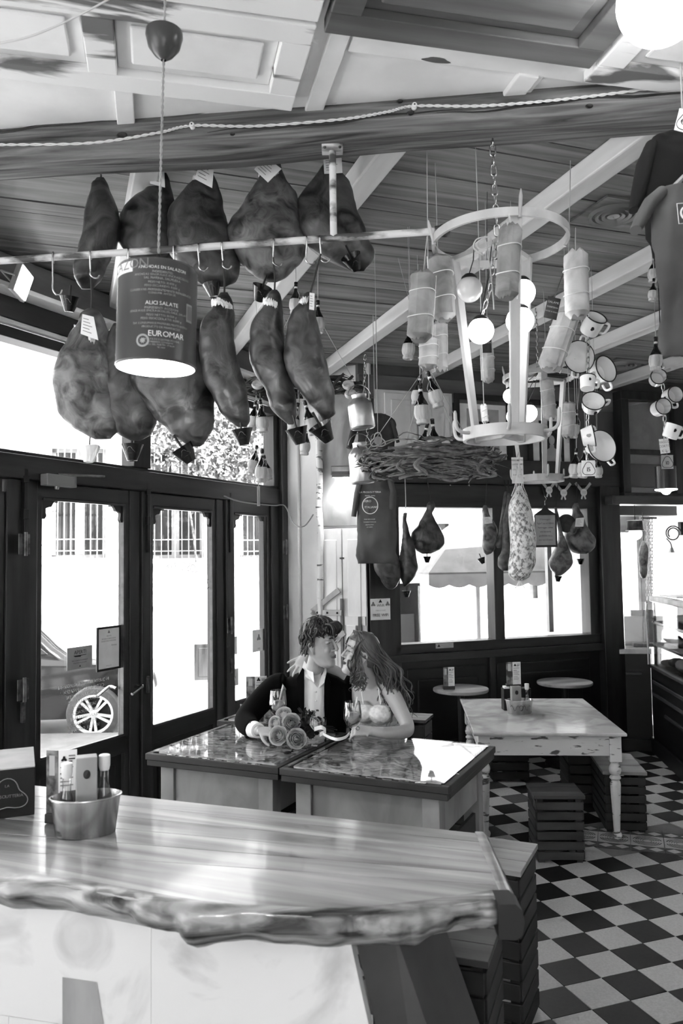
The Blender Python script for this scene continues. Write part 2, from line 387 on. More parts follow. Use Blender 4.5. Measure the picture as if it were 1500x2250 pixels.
G0 = [(-3.5, -2.5), (-2.3, -1.3), (-1.1, -.22), (.03, .86), (1.07, 1.9), (2.12, 2.74)]
for k, (x0, x1) in enumerate(G0):
    dr = lpiece('door_%d' % (k+1), x0, x1, 2.34, 2.44, -.02, .04); struct(dr, 'dark framed glazed door leaf number %d of the shopfront' % (k+1))
    for nm, q in (('lower_rail', (x0, x1, .62, .74)), ('bottom_rail', (x0, x1, 0, .14)), ('stile', (x0-.02, x0+.05, .02, 2.36)), ('stile', (x1-.045, x1+.02, .02, 2.36))):
        if nm == 'stile' and k == 5 and q[0] > 2.5: q = (x1-.1, x1+.02, .02, 2.36)
        lpiece(nm, *q, -.02, .04, None, dr)
    lpiece('kick_panel', x0+.05, x1-.05, .14, .62, 0, .02, m_['black_wood'], dr)
    lpiece('panel_moulding', x0+.12, x1-.12, .2, .56, -.012, .01, m_['black_wood'], dr, bevel=.01)
    lpiece('glazing_bead', x0+.05, x1-.045, .74, .755, -.028, .0, m_['moulding'], dr, .002)
    lpiece('glazing_bead', x0+.05, x1-.045, 2.325, 2.34, -.028, .0, m_['moulding'], dr, .002)
    lpiece('glazing_bead', x1-.062, x1-.045, .74, 2.34, -.028, .0, m_['moulding'], dr, .002)
    b = MB(); b.add([(x0+.05, .012, .74), (x1-.045, .012, .74), (x1-.045, .012, 2.34), (x0+.05, .012, 2.34)], [(0, 1, 2, 3)]); b.build('pane', m_['glass'], dr)
    for sx in (0, 1):   # scalloped corner brackets
        pts = [(0, 0), (.13, 0)]
        for j in range(9):
            a = PI/2*j/8; rr_ = .105+.012*math.sin(j*PI*2.5)
            pts.append((.13-rr_*math.sin(a), -.13+rr_*math.cos(a)-.0))
        pts += [(0, -.13)]
        xs = x0+.05 if sx == 0 else x1-.045
        b = MB(); b.prism([(xs+(p if sx == 0 else -p), 2.34+z) for p, z in pts], -.012, .01); b.build('corner_bracket', m_['black_wood'], dr)
for k, (x0, x1) in enumerate(((-6, -3.7), (-3.5, -1.3), (-1.1, .88), (1.06, 2.78))):
    b = MB(); b.M = ML; b.add([(x0, .02, 2.61), (x1, .02, 2.61), (x1, .02, 3.27), (x0, .02, 3.27)], [(0, 1, 2, 3)])
    struct(b.build('window_%d' % (k+1), m_['glass']), 'clear fanlight pane number %d above the doors' % (k+1))
# hinges, bolts and handle on the doors
def lfit(name, boxes, mt, par, bevel=.002):
    b = MB()
    for q in boxes: b.box(*q)
    return b.build(name, m_[mt], par, bevel=bevel)
for x in (-.085, 1.02, 2.06):
    lfit('surface_bolt', [((x-.012, -.062, 2.0), (x+.012, -.04, 2.5)), ((x-.02, -.066, 2.2), (x+.02, -.04, 2.26)), ((x-.02, -.066, 2.42), (x+.02, -.04, 2.46))], 'black', wl)
    lfit('surface_bolt', [((x-.012, -.06, 1.0), (x+.012, -.04, 1.12))], 'iron', wl)
for x, z in ((-.12, 2.05), (-.12, 1.2), (2.9, 2.05), (2.9, 1.45), (2.0, 1.4)):
    b = MB(); b.tube([(x, -.1, z-.07), (x, -.1, z+.07)], .011, 8); b.box((x-.04, -.092, z-.06), (x+.04, -.085, z+.06)); b.build('hinge', m_['iron'], wl)
b = MB(); b.tube(smooth_pts([(.91, -.03, 1.06), (.91, -.09, 1.07), (.89, -.1, 1.06), (.8, -.1, 1.03)], 4), .011, 8); b.lathe([(.026, 0), (.026, .01)], 12, (0, 0, 0))
b.build('lever_handle', m_['steel'], bpy.data.objects['door_4'])
b = MB(); b.tube(smooth_pts([(.8, .04, 1.06), (.8, .09, 1.07), (.77, .1, 1.06), (.68, .1, 1.02)], 4), .011, 8); b.build('lever_handle', m_['steel'], bpy.data.objects['door_4'])
# ---- corner wall with the white pier and the cream shutter door
CW0 = LW(3.05, 0); CW1 = BW(.26, 0); cx_ = (CW1-CW0).normalized(); clen = (CW1-CW0).length
MCW = frame_m(CW0, cx_, V((-cx_.y, cx_.x, 0)), V((0, 0, 1)))
def cpx(x, y, o=0):
    n = V((-cx_.y, cx_.x, 0)); p = onpl(x, y, CW0-n*o, n); return (p-CW0).dot(cx_), p.z
b = MB(); b.box((-.1, .0, 0), (clen+.05, .12, 3.75)); wc = b.build('wall_corner', m_['plaster']); wc.matrix_world = MCW; struct(wc, 'pale plaster corner wall beside the shopfront')
xa = cpx(706, 1300)[0]; xb = cpx(668, 1300)[0]
b = MB(); b.box((.0, -.10, 0), (xb, .01, 3.7)); o = b.build('pier', m_['plaster'], wc, bevel=.01)
b = MB(); b.box((xb, -.06, 0), (xa, .01, 3.7)); o = b.build('pier', m_['plaster'], wc, bevel=.01)
# ---- back wall
def bpiece(name, u0, u1, z0, z1, y0=-.03, y1=.06, mt=None, par=None, bevel=.006):
    b = MB(); b.box((u0, y0, z0), (u1, y1, z1)); o = b.build(name, mt or (DW if z1-z0 > u1-u0 else DH), par, bevel=bevel)
    if par is None: o.matrix_world = MBK
    return o
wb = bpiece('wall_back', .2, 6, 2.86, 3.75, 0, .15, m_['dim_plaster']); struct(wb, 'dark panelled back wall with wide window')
for nm, q in (('lintel', (.26, 6, 2.62, 2.86, -.1, .12)), ('lintel', (.26, 2.95, 2.40, 2.62, -.05, .12)), ('window_post', (.26, .56, 0, 2.5, -.06, .1)), ('window_post', (1.535, 1.64, 1.0, 2.42, -.05, .1)),
    ('window_post', (2.61, 2.72, 1.0, 2.42, -.05, .1)), ('corner_post', (2.72, 2.95, 0, 2.62, -.12, .12)), ('sill', (.5, 2.75, 1.06, 1.15, -.06, .1)), ('sill_board', (.4, 2.8, .99, 1.06, -.09, .1)),
    ('wainscot', (.5, 2.75, 0, 1.0, -.02, .1)), ('wall_shelf', (.2, 6, 3.40, 3.62, -.03, .05))):
    bpiece(nm, *q, m_['black_wood'] if nm == 'wainscot' else (m_['grey_board'] if nm == 'wall_shelf' else None), wb)
for u0, u1 in ((.62, 1.45), (1.55, 2.6)):
    bpiece('wainscot_panel', u0, u1, .15, .92, -.032, 0, m_['black_wood'], wb, .012)
    bpiece('wainscot_panel', u0+.1, u1-.1, .25, .82, -.045, 0, m_['black_wood'], wb, .012)
bpiece('wainscot_stile', 1.47, 1.53, 0, 1.0, -.05, 0, None, wb)
for k, (u0, u1) in enumerate(((.56, 1.535), (1.64, 2.61))):
    b = MB(); b.M = MBK; b.add([(u0, .02, 1.15), (u1, .02, 1.15), (u1, .02, 2.42), (u0, .02, 2.42)], [(0, 1, 2, 3)])
    struct(b.build('window_%d' % (k+5), m_['glass']), 'wide fixed pane number %d in the back wall' % (k+1))
# side and end of the room out of view
b = MB(); b.box((-5, -2.05, 0), (-.35, -1.95, 3.75)); wr = struct(b.build('wall_rear', m_['plaster']), 'unseen wall added behind the camera, its opening sized for frontal light')
for q in (((.75, -2.05, 0), (4.5, -1.95, 3.75)), ((-.35, -2.05, 2.3), (.75, -1.95, 3.75))): b = MB(); b.box(*q); b.build('wall_piece', m_['plaster'], wr)  # rear wall added to hold back frontal light, opening sized for that
b = MB(); b.box((4.4, -2, 0), (4.5, 9.2, 3.75)); struct(b.build('wall_right', m_['plaster']), 'plain side wall behind the deli counter')
# ================================================================ the street outside
D('facade', .80, .86, rough=.9, scale=1.2)
D('facade_grey', .4, .45, rough=.9, scale=1.2)
D('street_stone', .78, .88, rough=.9, scale=3, kind='voronoi', lo=.0, hi=.6)
D('frame_white', .6, .66, rough=.6)
D('pane_dark', .13, .22, rough=.15, scale=1.5)
D('shutter', .22, .3, rough=.7, scale=30, stretch=(.02, .02, 1))
D('car_paint', .1, rough=.12, coat=.5)
D('car_pale', .78, rough=.2)
D('tyre', .3, .34, rough=.7)
D('rim', .85, rough=.3)
D('leaf_pale', .2, .42, rough=.7, scale=20)
D('canvas', .42, .48, rough=.9)
b = MB(); b.box((-16, 2.2, -.4), (18, 32, -.12)); st = struct(b.build('street', m_['street_stone']), 'bright stone paved street outside the glass')
FA = math.radians(80); fx = V((math.sin(FA), math.cos(FA), 0)); F0 = V((-2.58, 12.8, -.12)); MF = frame_m(F0, fx, V((-fx.y, fx.x, 0)), V((0, 0, 1)))
fc = thing('street_building', 'sunlit pale building with barred windows across the street', 'building', F0)
fc.matrix_world = MF
def fpx(x, y): n = V((-fx.y, fx.x, 0)); p = onpl(x, y, F0, n); return (p-F0).dot(fx), p.z+.12
def fpart(name, mt, boxes, bevel=0):
    b = MB()
    for q in boxes: b.box(*q)
    return b.build(name, m_[mt], fc, bevel=bevel)
wins = []
for xl, xr, yb, yt in ((110, 232, 1228, 985), (322, 446, 1228, 985), (527, 640, 1228, 985), (-100, 20, 1228, 985), (958, 990, 1215, 1150), (1163, 1184, 1316, 1200)):
    a0, z0 = fpx(xl, yb); a1, z1 = fpx(xr, yt); wins.append((a0, a1, z0, z1))
# the wall is built round its window openings
us = sorted({-14, 20} | {w for q in wins for w in q[:2]})
for a0, a1 in zip(us[:-1], us[1:]):
    mid = (a0+a1)/2; cuts = [(q[2], q[3]) for q in wins if q[0] < mid < q[1]]
    z = 0
    for z0, z1 in sorted(cuts): fpart('wall', 'facade', [((a0, 0, z), (a1, .3, z0))]); z = z1
    fpart('wall', 'facade', [((a0, 0, z), (a1, .3, 9.5))])
for k, (a0, a1, z0, z1) in enumerate(wins):
    w = fpart('window', 'frame_white', [((a0, .12, z0), (a0+.06, .2, z1)), ((a1-.06, .12, z0), (a1, .2, z1)), (((a0+a1)/2-.06, .11, z0), ((a0+a1)/2+.06, .2, z1)), ((a0, .12, z0), (a1, .2, z0+.06)), ((a0, .12, z0+(z1-z0)*.55), (a1, .2, z0+(z1-z0)*.55+.05)), ((a0, .12, z1-.06), (a1, .2, z1))])
    if k in (4, 5): w.data.materials[0] = m_['shutter']
    for h in (0, 1):
        b = MB(); x0 = a0+.06 if h == 0 else (a0+a1)/2+.06; x1 = (a0+a1)/2-.06 if h == 0 else a1-.06
        b.box((x0, .16, z0+.06), (x1, .17, z1-.06)); b.build('pane', m_['shutter' if k in (4, 5) else 'pane_dark'], w)
    if k < 4:
        n = 9
        for i in range(n):
            x = lerp(a0+.02, a1-.02, i/(n-1)); b = MB(); b.tube([(x, -.06, z0-.02), (x, -.06, z1)], .009, 6); b.build('bar', m_['frame_white'], w)
        for z in (z0+.12, z0+.3, z0+1.0):
            b = MB(); b.tube([(a0-.1, -.06, z), (a1+.1, -.06, z)], .009, 6); b.build('bar', m_['frame_white'], w)
        fpart('sill', 'facade', [((a0-.1, -.08, z0-.08), (a1+.1, .1, z0))])
a0, z0 = fpx(427, 1495); a1, z1 = fpx(490, 1413); fpart('meter_door', 'dark_wood', [((a0, -.03, z0), (a1, .02, z1)), ((a0+.06, -.045, z0+.06), (a1-.06, 0, z1-.06))], .01)
a0, z0 = fpx(325, 1474); a1, z1 = fpx(397, 1446); fpart('stone_patch', 'facade_grey', [((a0-1, -.01, z0), (a1, .02, z1))])
a0, z0 = fpx(522, 1330); a1, z1 = fpx(568, 1280); fpart('notice_board', 'facade_grey', [((a0, -.02, z0), (a1, .02, z1))])
a0, z0 = fpx(519, 1460); a1, z1 = fpx(532, 1427); fpart('notice_board', 'facade_grey', [((a0, -.02, z0), (a1, .02, z1))])
a0, z0 = fpx(325, 1343); a1, z1 = fpx(430, 1329); fpart('grille', 'facade_grey', [((a0+(a1-a0)*i/26, -.012, z0), (a0+(a1-a0)*(i+.55)/26, .01, z1)) for i in range(26)])
# festoon cables across the street
for k, (ya, yb, sag) in enumerate(((1122, 1133, .0), (1122, 1152, .12))):
    p = [at(956, ya, 11), at(1010, (ya+yb)/2+3, 10.8), at(1075, yb, 10.5), at(1300, yb+4, 10)]
    b = MB(); b.tube(smooth_pts(p, 6), .016, 6); tag(b.build('festoon_cable', m_['frame_white']), ['straight white cable strung across the street behind the back window', 'sagging white cable strung across the street behind the back window'][k], 'cable')
# parked cars
def car(label, paint, p, ln_, sgn, wheel_x):
    t = thing('car', label, 'car', p); t.rotation_euler = (0, 0, math.radians(8))
    side = [(0, .25), (-.02, .5), (.08, .72), (.35, .88), (.95, .98), (1.45, 1.42), (2.0, 1.5), (2.9, 1.46), (3.6, 1.05), (4.1, .95), (4.2, .6), (4.15, .25)]
    b = MB(); side2 = [(sgn*x, z) for x, z in side]
    pts = [(q.x, q.z) for q in smooth_pts([(x, 0, z) for x, z in side2], 4)]
    ri = []
    for yy, sc in ((0, .93), (.06, .985), (.2, 1), (1.5, 1), (1.64, .985), (1.7, .93)):
        ri.append([V((sgn*2.1+(x-sgn*2.1)*sc, yy, .25+(z-.25)*(sc if z > .9 else 1))) for x, z in pts])
    b.rings(ri); b.build('body', m_[paint], t, smooth=True, ang=50)
    b = MB(); b.prism([(sgn*x, z) for x, z in ((1.15, 1.0), (1.55, 1.36), (2.05, 1.42), (2.05, 1.0))], -.012, .02); b.build('side_window', m_['pane_dark'], t)
    b = MB(); b.prism([(sgn*x, z) for x, z in ((2.15, 1.0), (2.15, 1.42), (2.85, 1.38), (3.4, 1.02))], -.012, .02); b.build('side_window', m_['pane_dark'], t)
    b = MB(); b.prism([(sgn*x, z) for x, z in ((.02, .62), (.1, .74), (.42, .86), (.5, .74), (.3, .64))], -.012, .02); b.build('headlamp', m_['glass'], t)
    for wx in wheel_x:
        wh = MB(); M0 = Matrix.Translation((sgn*wx, -.02, .31)) @ Matrix.Rotation(PI/2, 4, 'X'); wh.M = M0
        wh.lathe([(.2, -.1), (.29, -.1), (.31, -.07), (.31, .05), (.29, .09), (.225, .1), (.215, .08), (.2, -.1)], 32, caps=False); w = wh.build('wheel', m_['tyre'], t, smooth=True)
        r = MB(); r.M = M0; r.lathe([(.225, .06), (.225, .1), (.2, .1), (.195, .06)], 32, caps=False); r.lathe([(.05, .02), (.05, .07), (.03, .085)], 16); r.build('rim', m_['rim'], w, smooth=True)
        for q in range(5):
            for dq in (-.1, .1):
                sp = MB(); a = q*2*PI/5+.3; M1 = M0 @ Matrix.Rotation(a, 4, 'Z'); sp.M = M1
                sp.hexa([(.03, dq*.12-.014, .03), (.2, dq*1.0-.02*.9, .06), (.2, dq*1.0+.018, .06), (.03, dq*.12+.014, .03), (.03, dq*.12-.014, .075), (.2, dq*1.0-.018, .09), (.2, dq*1.0+.018, .09), (.03, dq*.12+.014, .075)])
                sp.build('spoke', m_['rim'], w)
        a = MB(); a.M = M0; a.lathe([(.0, -.12), (.2, -.12), (.2, -.0)], 24); a.build('wheel_well', m_['black'], w)
    return t
wp = atz(212, 1622, -.12)
car('dark car parked outside with a pale many-spoked wheel showing', 'car_paint', V((wp.x+.62, wp.y, -.12)), 4, -1, (.62, 3.2))
# creeper on the facade above the second door
cr = thing('climbing_plant', 'leafy creeper hanging over the facade behind the upper pane', 'plant', F0); cr.matrix_world = MF
rnd = random.Random(3)
def leaves(n, cxy, sx, sz, y0, name='foliage', r=.05):
    b = MB()
    for i in range(n):
        x = cxy[0]+rnd.gauss(0, sx); z = cxy[1]+rnd.gauss(0, sz); y = y0+rnd.uniform(-.25, .25); a = rnd.uniform(0, 6.28); e = rnd.uniform(-1, 1); q = r*rnd.uniform(.5, 1.3)
        u = V((math.cos(a), e*.6, math.sin(a)))*q; w = V((-math.sin(a), e, math.cos(a)))*q*.5; c = V((x, y, z))
        b.add([c-u, c-w, c+u, c+w], [(0, 1, 2, 3)])
    return b.build(name, m_['leaf_pale'], cr, kind='stuff')
for px_, py_, n, sx, sz in ((380, 985, 420, .28, .3), (480, 1010, 520, .22, .42), (545, 990, 450, .3, .35), (430, 960, 300, .4, .2), (500, 1060, 200, .25, .15)):
    leaves(n, fpx(px_, py_), sx, sz, -.9)
for pts in (((360, 960), (420, 1010), (470, 1080)), ((520, 950), (540, 1010), (560, 1060)), ((440, 940), (500, 1000), (520, 1050)), ((415, 1110), (425, 1170), (432, 1235))):
    b = MB(); q = [fpx(*p) for p in pts]; b.tube(smooth_pts([(a, -.9, z) for a, z in q], 5), .018, 6); b.build('stem', m_['leaf_pale'], cr)
# parasol beyond the back window
pc = at(965, 1243, 9.5); pa = thing('parasol', 'pale canvas parasol with scalloped valance behind the back window', 'parasol', V((pc.x+.55, pc.y+.6, -.12)))
b = MB(); zt = 2.22; zb_ = 1.86
for s_ in range(4):
    a0 = math.radians(45+90*s_+12); a1 = a0+PI/2; R = 1.35
    c0 = V((R*math.cos(a0), R*math.sin(a0), zb_)); c1 = V((R*math.cos(a1), R*math.sin(a1), zb_)); tp = V((0, 0, zt+.45))
    b = MB(); b.add([c0, c1, tp, c0+V((0, 0, .02)), c1+V((0, 0, .02)), tp+V((0, 0, .02))], [(0, 1, 2), (5, 4, 3), (0, 3, 4, 1), (1, 4, 5, 2), (2, 5, 3, 0)]); b.build('canopy_panel', m_['canvas'], pa)
    b = MB(); vs_ = []; n = 32
    for i in range(n+1):
        p = c0.lerp(c1, i/n); vs_ += [p, p-V((0, 0, .12+.035*abs(math.sin(i*PI/4))))]
    b.add(vs_, [(2*i, 2*i+1, 2*i+3, 2*i+2) for i in range(n)]); b.build('valance', m_['frame_white'], pa)
b = MB(); b.tube([(0, 0, 0), (0, 0, zt+.4)], .03, 10); b.build('pole', m_['frame_white'], pa)
# dark window reflection, modelled as a solid box outside the back window
p = at(895, 1350, 8.6); cb = thing('reflection_box', 'dark window reflection built as a solid box outside the back window', 'cabinet', V((p.x-.02, p.y, -.12)), TY)
b = MB(); b.box((-.3, 0, 0), (.18, .3, 1.78)); b.build('body', m_['dark_wood'], cb, bevel=.01)
for x in (-.26, -.06): b = MB(); b.box((x, -.02, 1.0), (x+.15, .0, 1.45)); b.build('pane', m_['facade_grey'], cb)
b = MB(); b.tube([(.14, -.04, 0), (.14, -.04, 1.75)], .012, 8); b.build('post', m_['steel'], cb)
# open window leaf and ledge outside, at the right of the back window
p0 = BW(2.33, 1.16, -.25); b = MB(); b.box((0, 0, 0), (.05, .05, 1.2)); tag(b.build('shutter_frame', m_['frame_white'], None, loc=p0, rot=(0, 0, TY)), 'white window frame standing outside the right back pane', 'frame')
# ---------------------------------------------------------------- deli corner beyond the dark post
D('white_tile', .86, .92, rough=.35, scale=3, lo=.3)
MDL = MBK
o = bpiece('wall_deli', 2.9, 3.55, 2.2, 3.0, 1.2, 1.3, m_['plaster']); struct(o, 'bright back wall of the deli corner')
bpiece('pier', 4.36, 6.2, 0, 3.0, 1.2, 1.3, m_['white_tile'], o); bpiece('apron', 2.9, 4.4, 0, .95, 1.2, 1.3, m_['plaster'], o)
bpiece('window_head', 3.4, 4.4, 2.2, 3.0, 1.2, 1.3, m_['grey_board'], o); bpiece('dark_beam', 3.0, 4.45, 2.38, 2.56, .75, .95, m_['black_wood'], o)
bpiece('jamb', 4.22, 4.38, .95, 2.4, 1.14, 1.2, m_['grey_board'], o); bpiece('jamb', 3.55, 3.62, .95, 2.4, 1.14, 1.2, m_['grey_board'], o)
bpiece('side_return', 2.93, 3.0, 0, 3.0, .1, 1.2, m_['plaster'], o)
b = MB(); b.M = MBK; b.add([(2.9, 1.25, .95), (4.4, 1.25, .95), (4.4, 1.25, 2.3), (2.9, 1.25, 2.3)], [(0, 1, 2, 3)]); struct(b.build('window_7', m_['glass']), 'street window pane in the deli corner')
tile_b = MB(); tile_b.box((0, 0, 0), (.196, .01, .196)); tmm = tile_b.mesh('wall_tile', m_['white_tile'])
for i in range(5):
    for k in range(7):
        q = bpy.data.objects.new('wall_tile', tmm); COL.objects.link(q); q.parent = o; q.location = (4.4+i*.2, 1.19, .9+k*.2)
# ================================================================ furniture
D('osb', .58, .93, rough=.25, scale=9, stretch=(1, 3.2, 1), kind='voronoi', lo=.0, hi=.75)
D('strand_dark', .45, rough=.4); D('strand_mid', .68, rough=.4); D('strand_pale', .92, rough=.4)
D('pine', .45, .6, rough=.5, scale=6, stretch=(.6, .6, .25), bump=.15, dist=.6)
D('old_dark', .1, .22, rough=.6, scale=6, stretch=(.3, .3, 1), bump=.4)
D('marble', .7, .84, rough=.3, scale=3, dist=1.6, lo=.33, hi=.5, detail=10)
D('marble_top', .62, .8, rough=.14, scale=3.5, dist=1.2, lo=.3, hi=.6, detail=9)
D('chalk_paint', .34, .82, rough=.6, scale=16, stretch=(.5, .5, 2), lo=.36, hi=.41, detail=9, bump=.15)
D('crate', .06, .15, rough=.6, scale=7, stretch=(.35, .35, 1.4), bump=.25)
D('crate_mid', .12, .26, rough=.6, scale=7, stretch=(.35, .35, 1.4), bump=.25)
D('crate_top', .17, .3, rough=.45, scale=7, stretch=(.2, 1.2, 1), bump=.2)
D('crate_light', .42, .6, rough=.45, scale=7, stretch=(.2, 1.2, 1), bump=.2)
D('varnish', .32, .66, rough=.3, scale=7, stretch=(.13, 1.5, 1), dist=1.0, lo=.3, hi=.68, coat=.35, detail=9)
D('bark', .06, .6, rough=.35, scale=8, stretch=(.3, 1, 2.2), dist=1.6, lo=.36, hi=.6, bump=.6, coat=.25, detail=9)
D('charcoal', .2, .25, rough=.5)
# ---- foreground counter with a live edge
CZ = 1.1
fr = [(-420, 1890), (0, 1925), (120, 1943), (250, 1968), (340, 1985), (425, 1999), (560, 2010), (750, 2017), (860, 2008), (940, 1998), (1040, 1984), (1105, 1973)]
front = [atz(x, y, CZ) for x, y in fr]
bk = [atz(x, y, CZ) for x, y in ((1045, 1830), (640, 1785), (250, 1745), (-420, 1672))]
org = V((-.3, 2.4, 0)); ct = thing('bar_counter', 'long varnished plank bar counter with live edge and marble front', 'counter', org)
cdir = (front[-1]-front[1]).normalized(); cang = math.atan2(bk[0].y-bk[2].y, bk[0].x-bk[2].x)
# planks of the top, running along the back edge
def bl(t):  # point on back line
    return bk[3].lerp(bk[0], t)
npl = 6
for i in range(npl):
    t0, t1 = i/npl, (i+1)/npl
    left0 = bk[3].lerp(front[0], t0); left1 = bk[3].lerp(front[0], t1)
    r0 = bk[0].lerp(front[-1], t0); r1 = bk[0].lerp(front[-1], t1)
    seg = 10; vs_ = []
    b = MB()
    top = []; bot = []
    for e, (p, q) in enumerate(((left0, r0), (left1, r1))):
        for k in range(seg+1):
            w = p.lerp(q, k/seg)
            if e == 1 and i == npl-1:   # last plank follows the live edge
                j = k/seg*(len(front)-1); a = int(min(j, len(front)-2)); w = front[a].lerp(front[a+1], j-a)
            top.append(w-org-V((0, 0, .0006 if (e == 0) else 0)))
    n = seg+1; Mi = rz(-cang)
    vv = [Mi @ p for p in top]; dn = [p-V((0, 0, .06)) for p in vv]
    g_ = .0015
    b.add(vv+dn, [(k, n+k, n+k+1, k+1) for k in range(seg)]+[(2*n+k, 2*n+k+1, 3*n+k+1, 3*n+k) for k in range(seg)]+[(k, k+1, 2*n+k+1, 2*n+k) for k in range(seg)]+[(n+k+1, n+k, 3*n+k, 3*n+k+1) for k in range(seg)]+[(seg, n+seg, 3*n+seg, 2*n+seg), (n, 0, 2*n, 3*n)])
    o = b.build('top_plank', m_['varnish'], ct, bevel=.0008); o.rotation_euler = (0, 0, cang)
# live edge: knobbly rim below the front
b = MB(); rg = []; N_ = 90
for k in range(N_+1):
    j = k/N_*(len(front)-1); a = int(min(j, len(front)-2)); p = front[a].lerp(front[a+1], j-a); q = front[min(a+1, len(front)-1)]-front[a]; q.normalize(); nn = V((q.y, -q.x, 0))
    x = k*.16; bulge = .012*math.sin(x*1.3)+.006*math.sin(x*3.7+1)+.004*math.sin(x*7.9)
    kn = math.exp(-((k-42)/2.2)**2)*.02+math.exp(-((k-70)/3)**2)*.018+math.exp(-((k-83)/2.5)**2)*.012
    th = .062+.008*math.sin(x*.9)+kn*.8
    ring = []
    for u, z in ((-.05, .001), (0, .002), (.014, -.004), (.024, -.25), (.026, -.5), (.02, -.8), (.0, -1.0), (-.05, -1.0)):
        zz = z if z > -.01 else z*th
        ring.append(p-org+nn*(u+(bulge+kn*.6 if u > -.04 else 0))+V((0, 0, zz+(.002*math.sin(x*11+u*90) if u > 0 else 0))))
    rg.append(ring)
b.rings(rg); b.build('live_edge', m_['bark'], ct, smooth=True, ang=60)
# rounded end board
b = MB(); e0 = bk[0]-org; e1 = front[-1]-org; dr_ = (e1-e0).normalized(); nn = V((-dr_.y, dr_.x, 0))
b.rings([[e0.lerp(e1, t)+nn*u+V((0, 0, z)) for u, z in ((-.002, .003), (.022, .002), (.036, -.012), (.04, -.04), (.034, -.07), (.02, -.078), (-.002, -.078))] for t in (-.01, .3, .6, .9, 1.04)])
b.build('end_board', m_['varnish'], ct, smooth=True, ang=50)
b = MB(); b.rings([[e1+dr_*(.0+w)+nn*u+V((0, 0, z)) for u, z in ((-.02, .003), (.022, .003), (.038, -.012), (.044, -.04), (.036, -.072), (.02, -.08), (-.02, -.08))] for w in (-.04, .03, .045)]); b.build('end_cap', m_['black'], ct, smooth=True, ang=50)
# marble slabs of the front
f0 = atz(-420, 1945, CZ-.06)+V((0, .06, 0)); f1 = atz(772, 2076, CZ-.06)+V((0, .05, 0)); fdir = (f1-f0); fl_ = fdir.length; fdir.normalize(); fn = V((fdir.y, -fdir.x, 0))
MFc = frame_m(f0, fdir, -fn, V((0, 0, 1)))
sl = [(0, .33*fl_), (.33*fl_, .67*fl_), (.67*fl_, fl_)]
hz = [0, -.3, -1.05]
for r in range(2):
    for i, (x0, x1) in enumerate(sl):
        z0, z1 = hz[r], hz[r+1]; x0_ = x0+(.12 if r and i else 0); x1_ = x1+(.12 if r and i < 2 else 0)
        sh0 = sh1 = 0
        if i == 2: sh0, sh1 = -z0*.22, -z1*.22
        b = MB(); b.hexa([(x0_+.001, -.015, z1), (x1_+sh1, -.015, z1), (x1_+sh1, .015, z1), (x0_+.001, .015, z1), (x0_+.001, -.015, z0-.001), (x1_+sh0, -.015, z0-.001), (x1_+sh0, .015, z0-.001), (x0_+.001, .015, z0-.001)])
        o = b.build('marble_slab', m_['marble'], ct); o.matrix_world = Matrix.Translation(-org) @ MFc; o.matrix_parent_inverse = Matrix.Identity(4)
b = MB(); b.hexa([(fl_+.25, .02, -1.04), (fl_+.46, .06, -1.04), (fl_+.46, .5, -1.04), (fl_+.25, .3, -1.04), (fl_+.0, .02, 0), (fl_+.09, .06, 0), (fl_+.09, .5, 0), (fl_+.0, .3, 0)])
o = b.build('side_panel', m_['charcoal'], ct); o.matrix_local = Matrix.Translation(-org) @ MFc
# dark grey wedge-shaped patch in the marble
b = MB(); q0, q1, q2, q3 = [MFc.inverted() @ onpl(x, y, f0+fn*.0165, fn) for x, y in ((137, 2147), (212, 2158), (236, 2300), (137, 2300))]
b.add([q0, q1, q2, q3], [(0, 1, 2, 3)]); o = b.build('grey_inlay', mat('grey_marble', .5, .62, rough=.3, scale=8, stretch=(1, 1, .3)), ct); o.matrix_local = Matrix.Translation(-org) @ MFc
# ---- crates used as stools
def crate(label, c, rot, w, d, h, top='crate_top', body='crate', nsl=6, group='crate stools'):
    t = thing('crate_stool', label, 'stool', (c[0], c[1], 0), rot, group)
    for sx in (-1, 1):
        for sy in (-1, 1): b = MB(); b.box((sx*(w/2-.02)-.018, sy*(d/2-.02)-.018, 0), (sx*(w/2-.02)+.018, sy*(d/2-.02)+.018, h-.02)); b.build('corner_post', m_[body], t)
    sh = (h-.05)/nsl
    for k in range(nsl):
        z0 = .02+k*sh; z1 = z0+sh-.012; j = random.uniform(-.002, .002)
        for s_ in (-1, 1):
            b = MB(); y0 = s_*(d/2); b.box((-w/2-.004, min(y0, y0+s_*.012), z0), (w/2+.004, max(y0, y0+s_*.012), z1+j)); b.build('slat', m_[body], t, bevel=.003)
            b = MB(); x0 = s_*(w/2); b.box((min(x0, x0+s_*.012), -d/2-.004, z0), (max(x0, x0+s_*.012), d/2+.004, z1-j)); b.build('slat', m_[body], t, bevel=.003)
    nt_ = 3
    for k in range(nt_):
        b = MB(); y0 = -d/2-.02+(d+.04)*k/nt_; b.box((-w/2-.02, y0+.001, h-.022), (w/2+.02, y0+(d+.04)/nt_-.001, h)); b.build('seat_board', m_[top], t, bevel=.002)
    b = MB(); x0 = -w/2-.0125; b.box((x0-.001, -.05, h-.085), (x0+.004, .05, h-.055)); b.build('hand_hole', m_['black'], t)
    return t
crate('dark slatted crate stool standing alone before the marble table', (1.36, 5.28), math.radians(-3), .28, .26, .42, 'crate_top', 'crate_mid', 6)
crate('dark crate stool beside the marble table leg on the open floor side', (1.99, 5.93), math.radians(-8), .26, .5, .42, 'crate_light', 'crate', 6)
crate('dark crate stool behind the one beside the marble table leg', (1.9, 6.5), math.radians(-6), .26, .42, .42, 'crate_light', 'crate', 5)
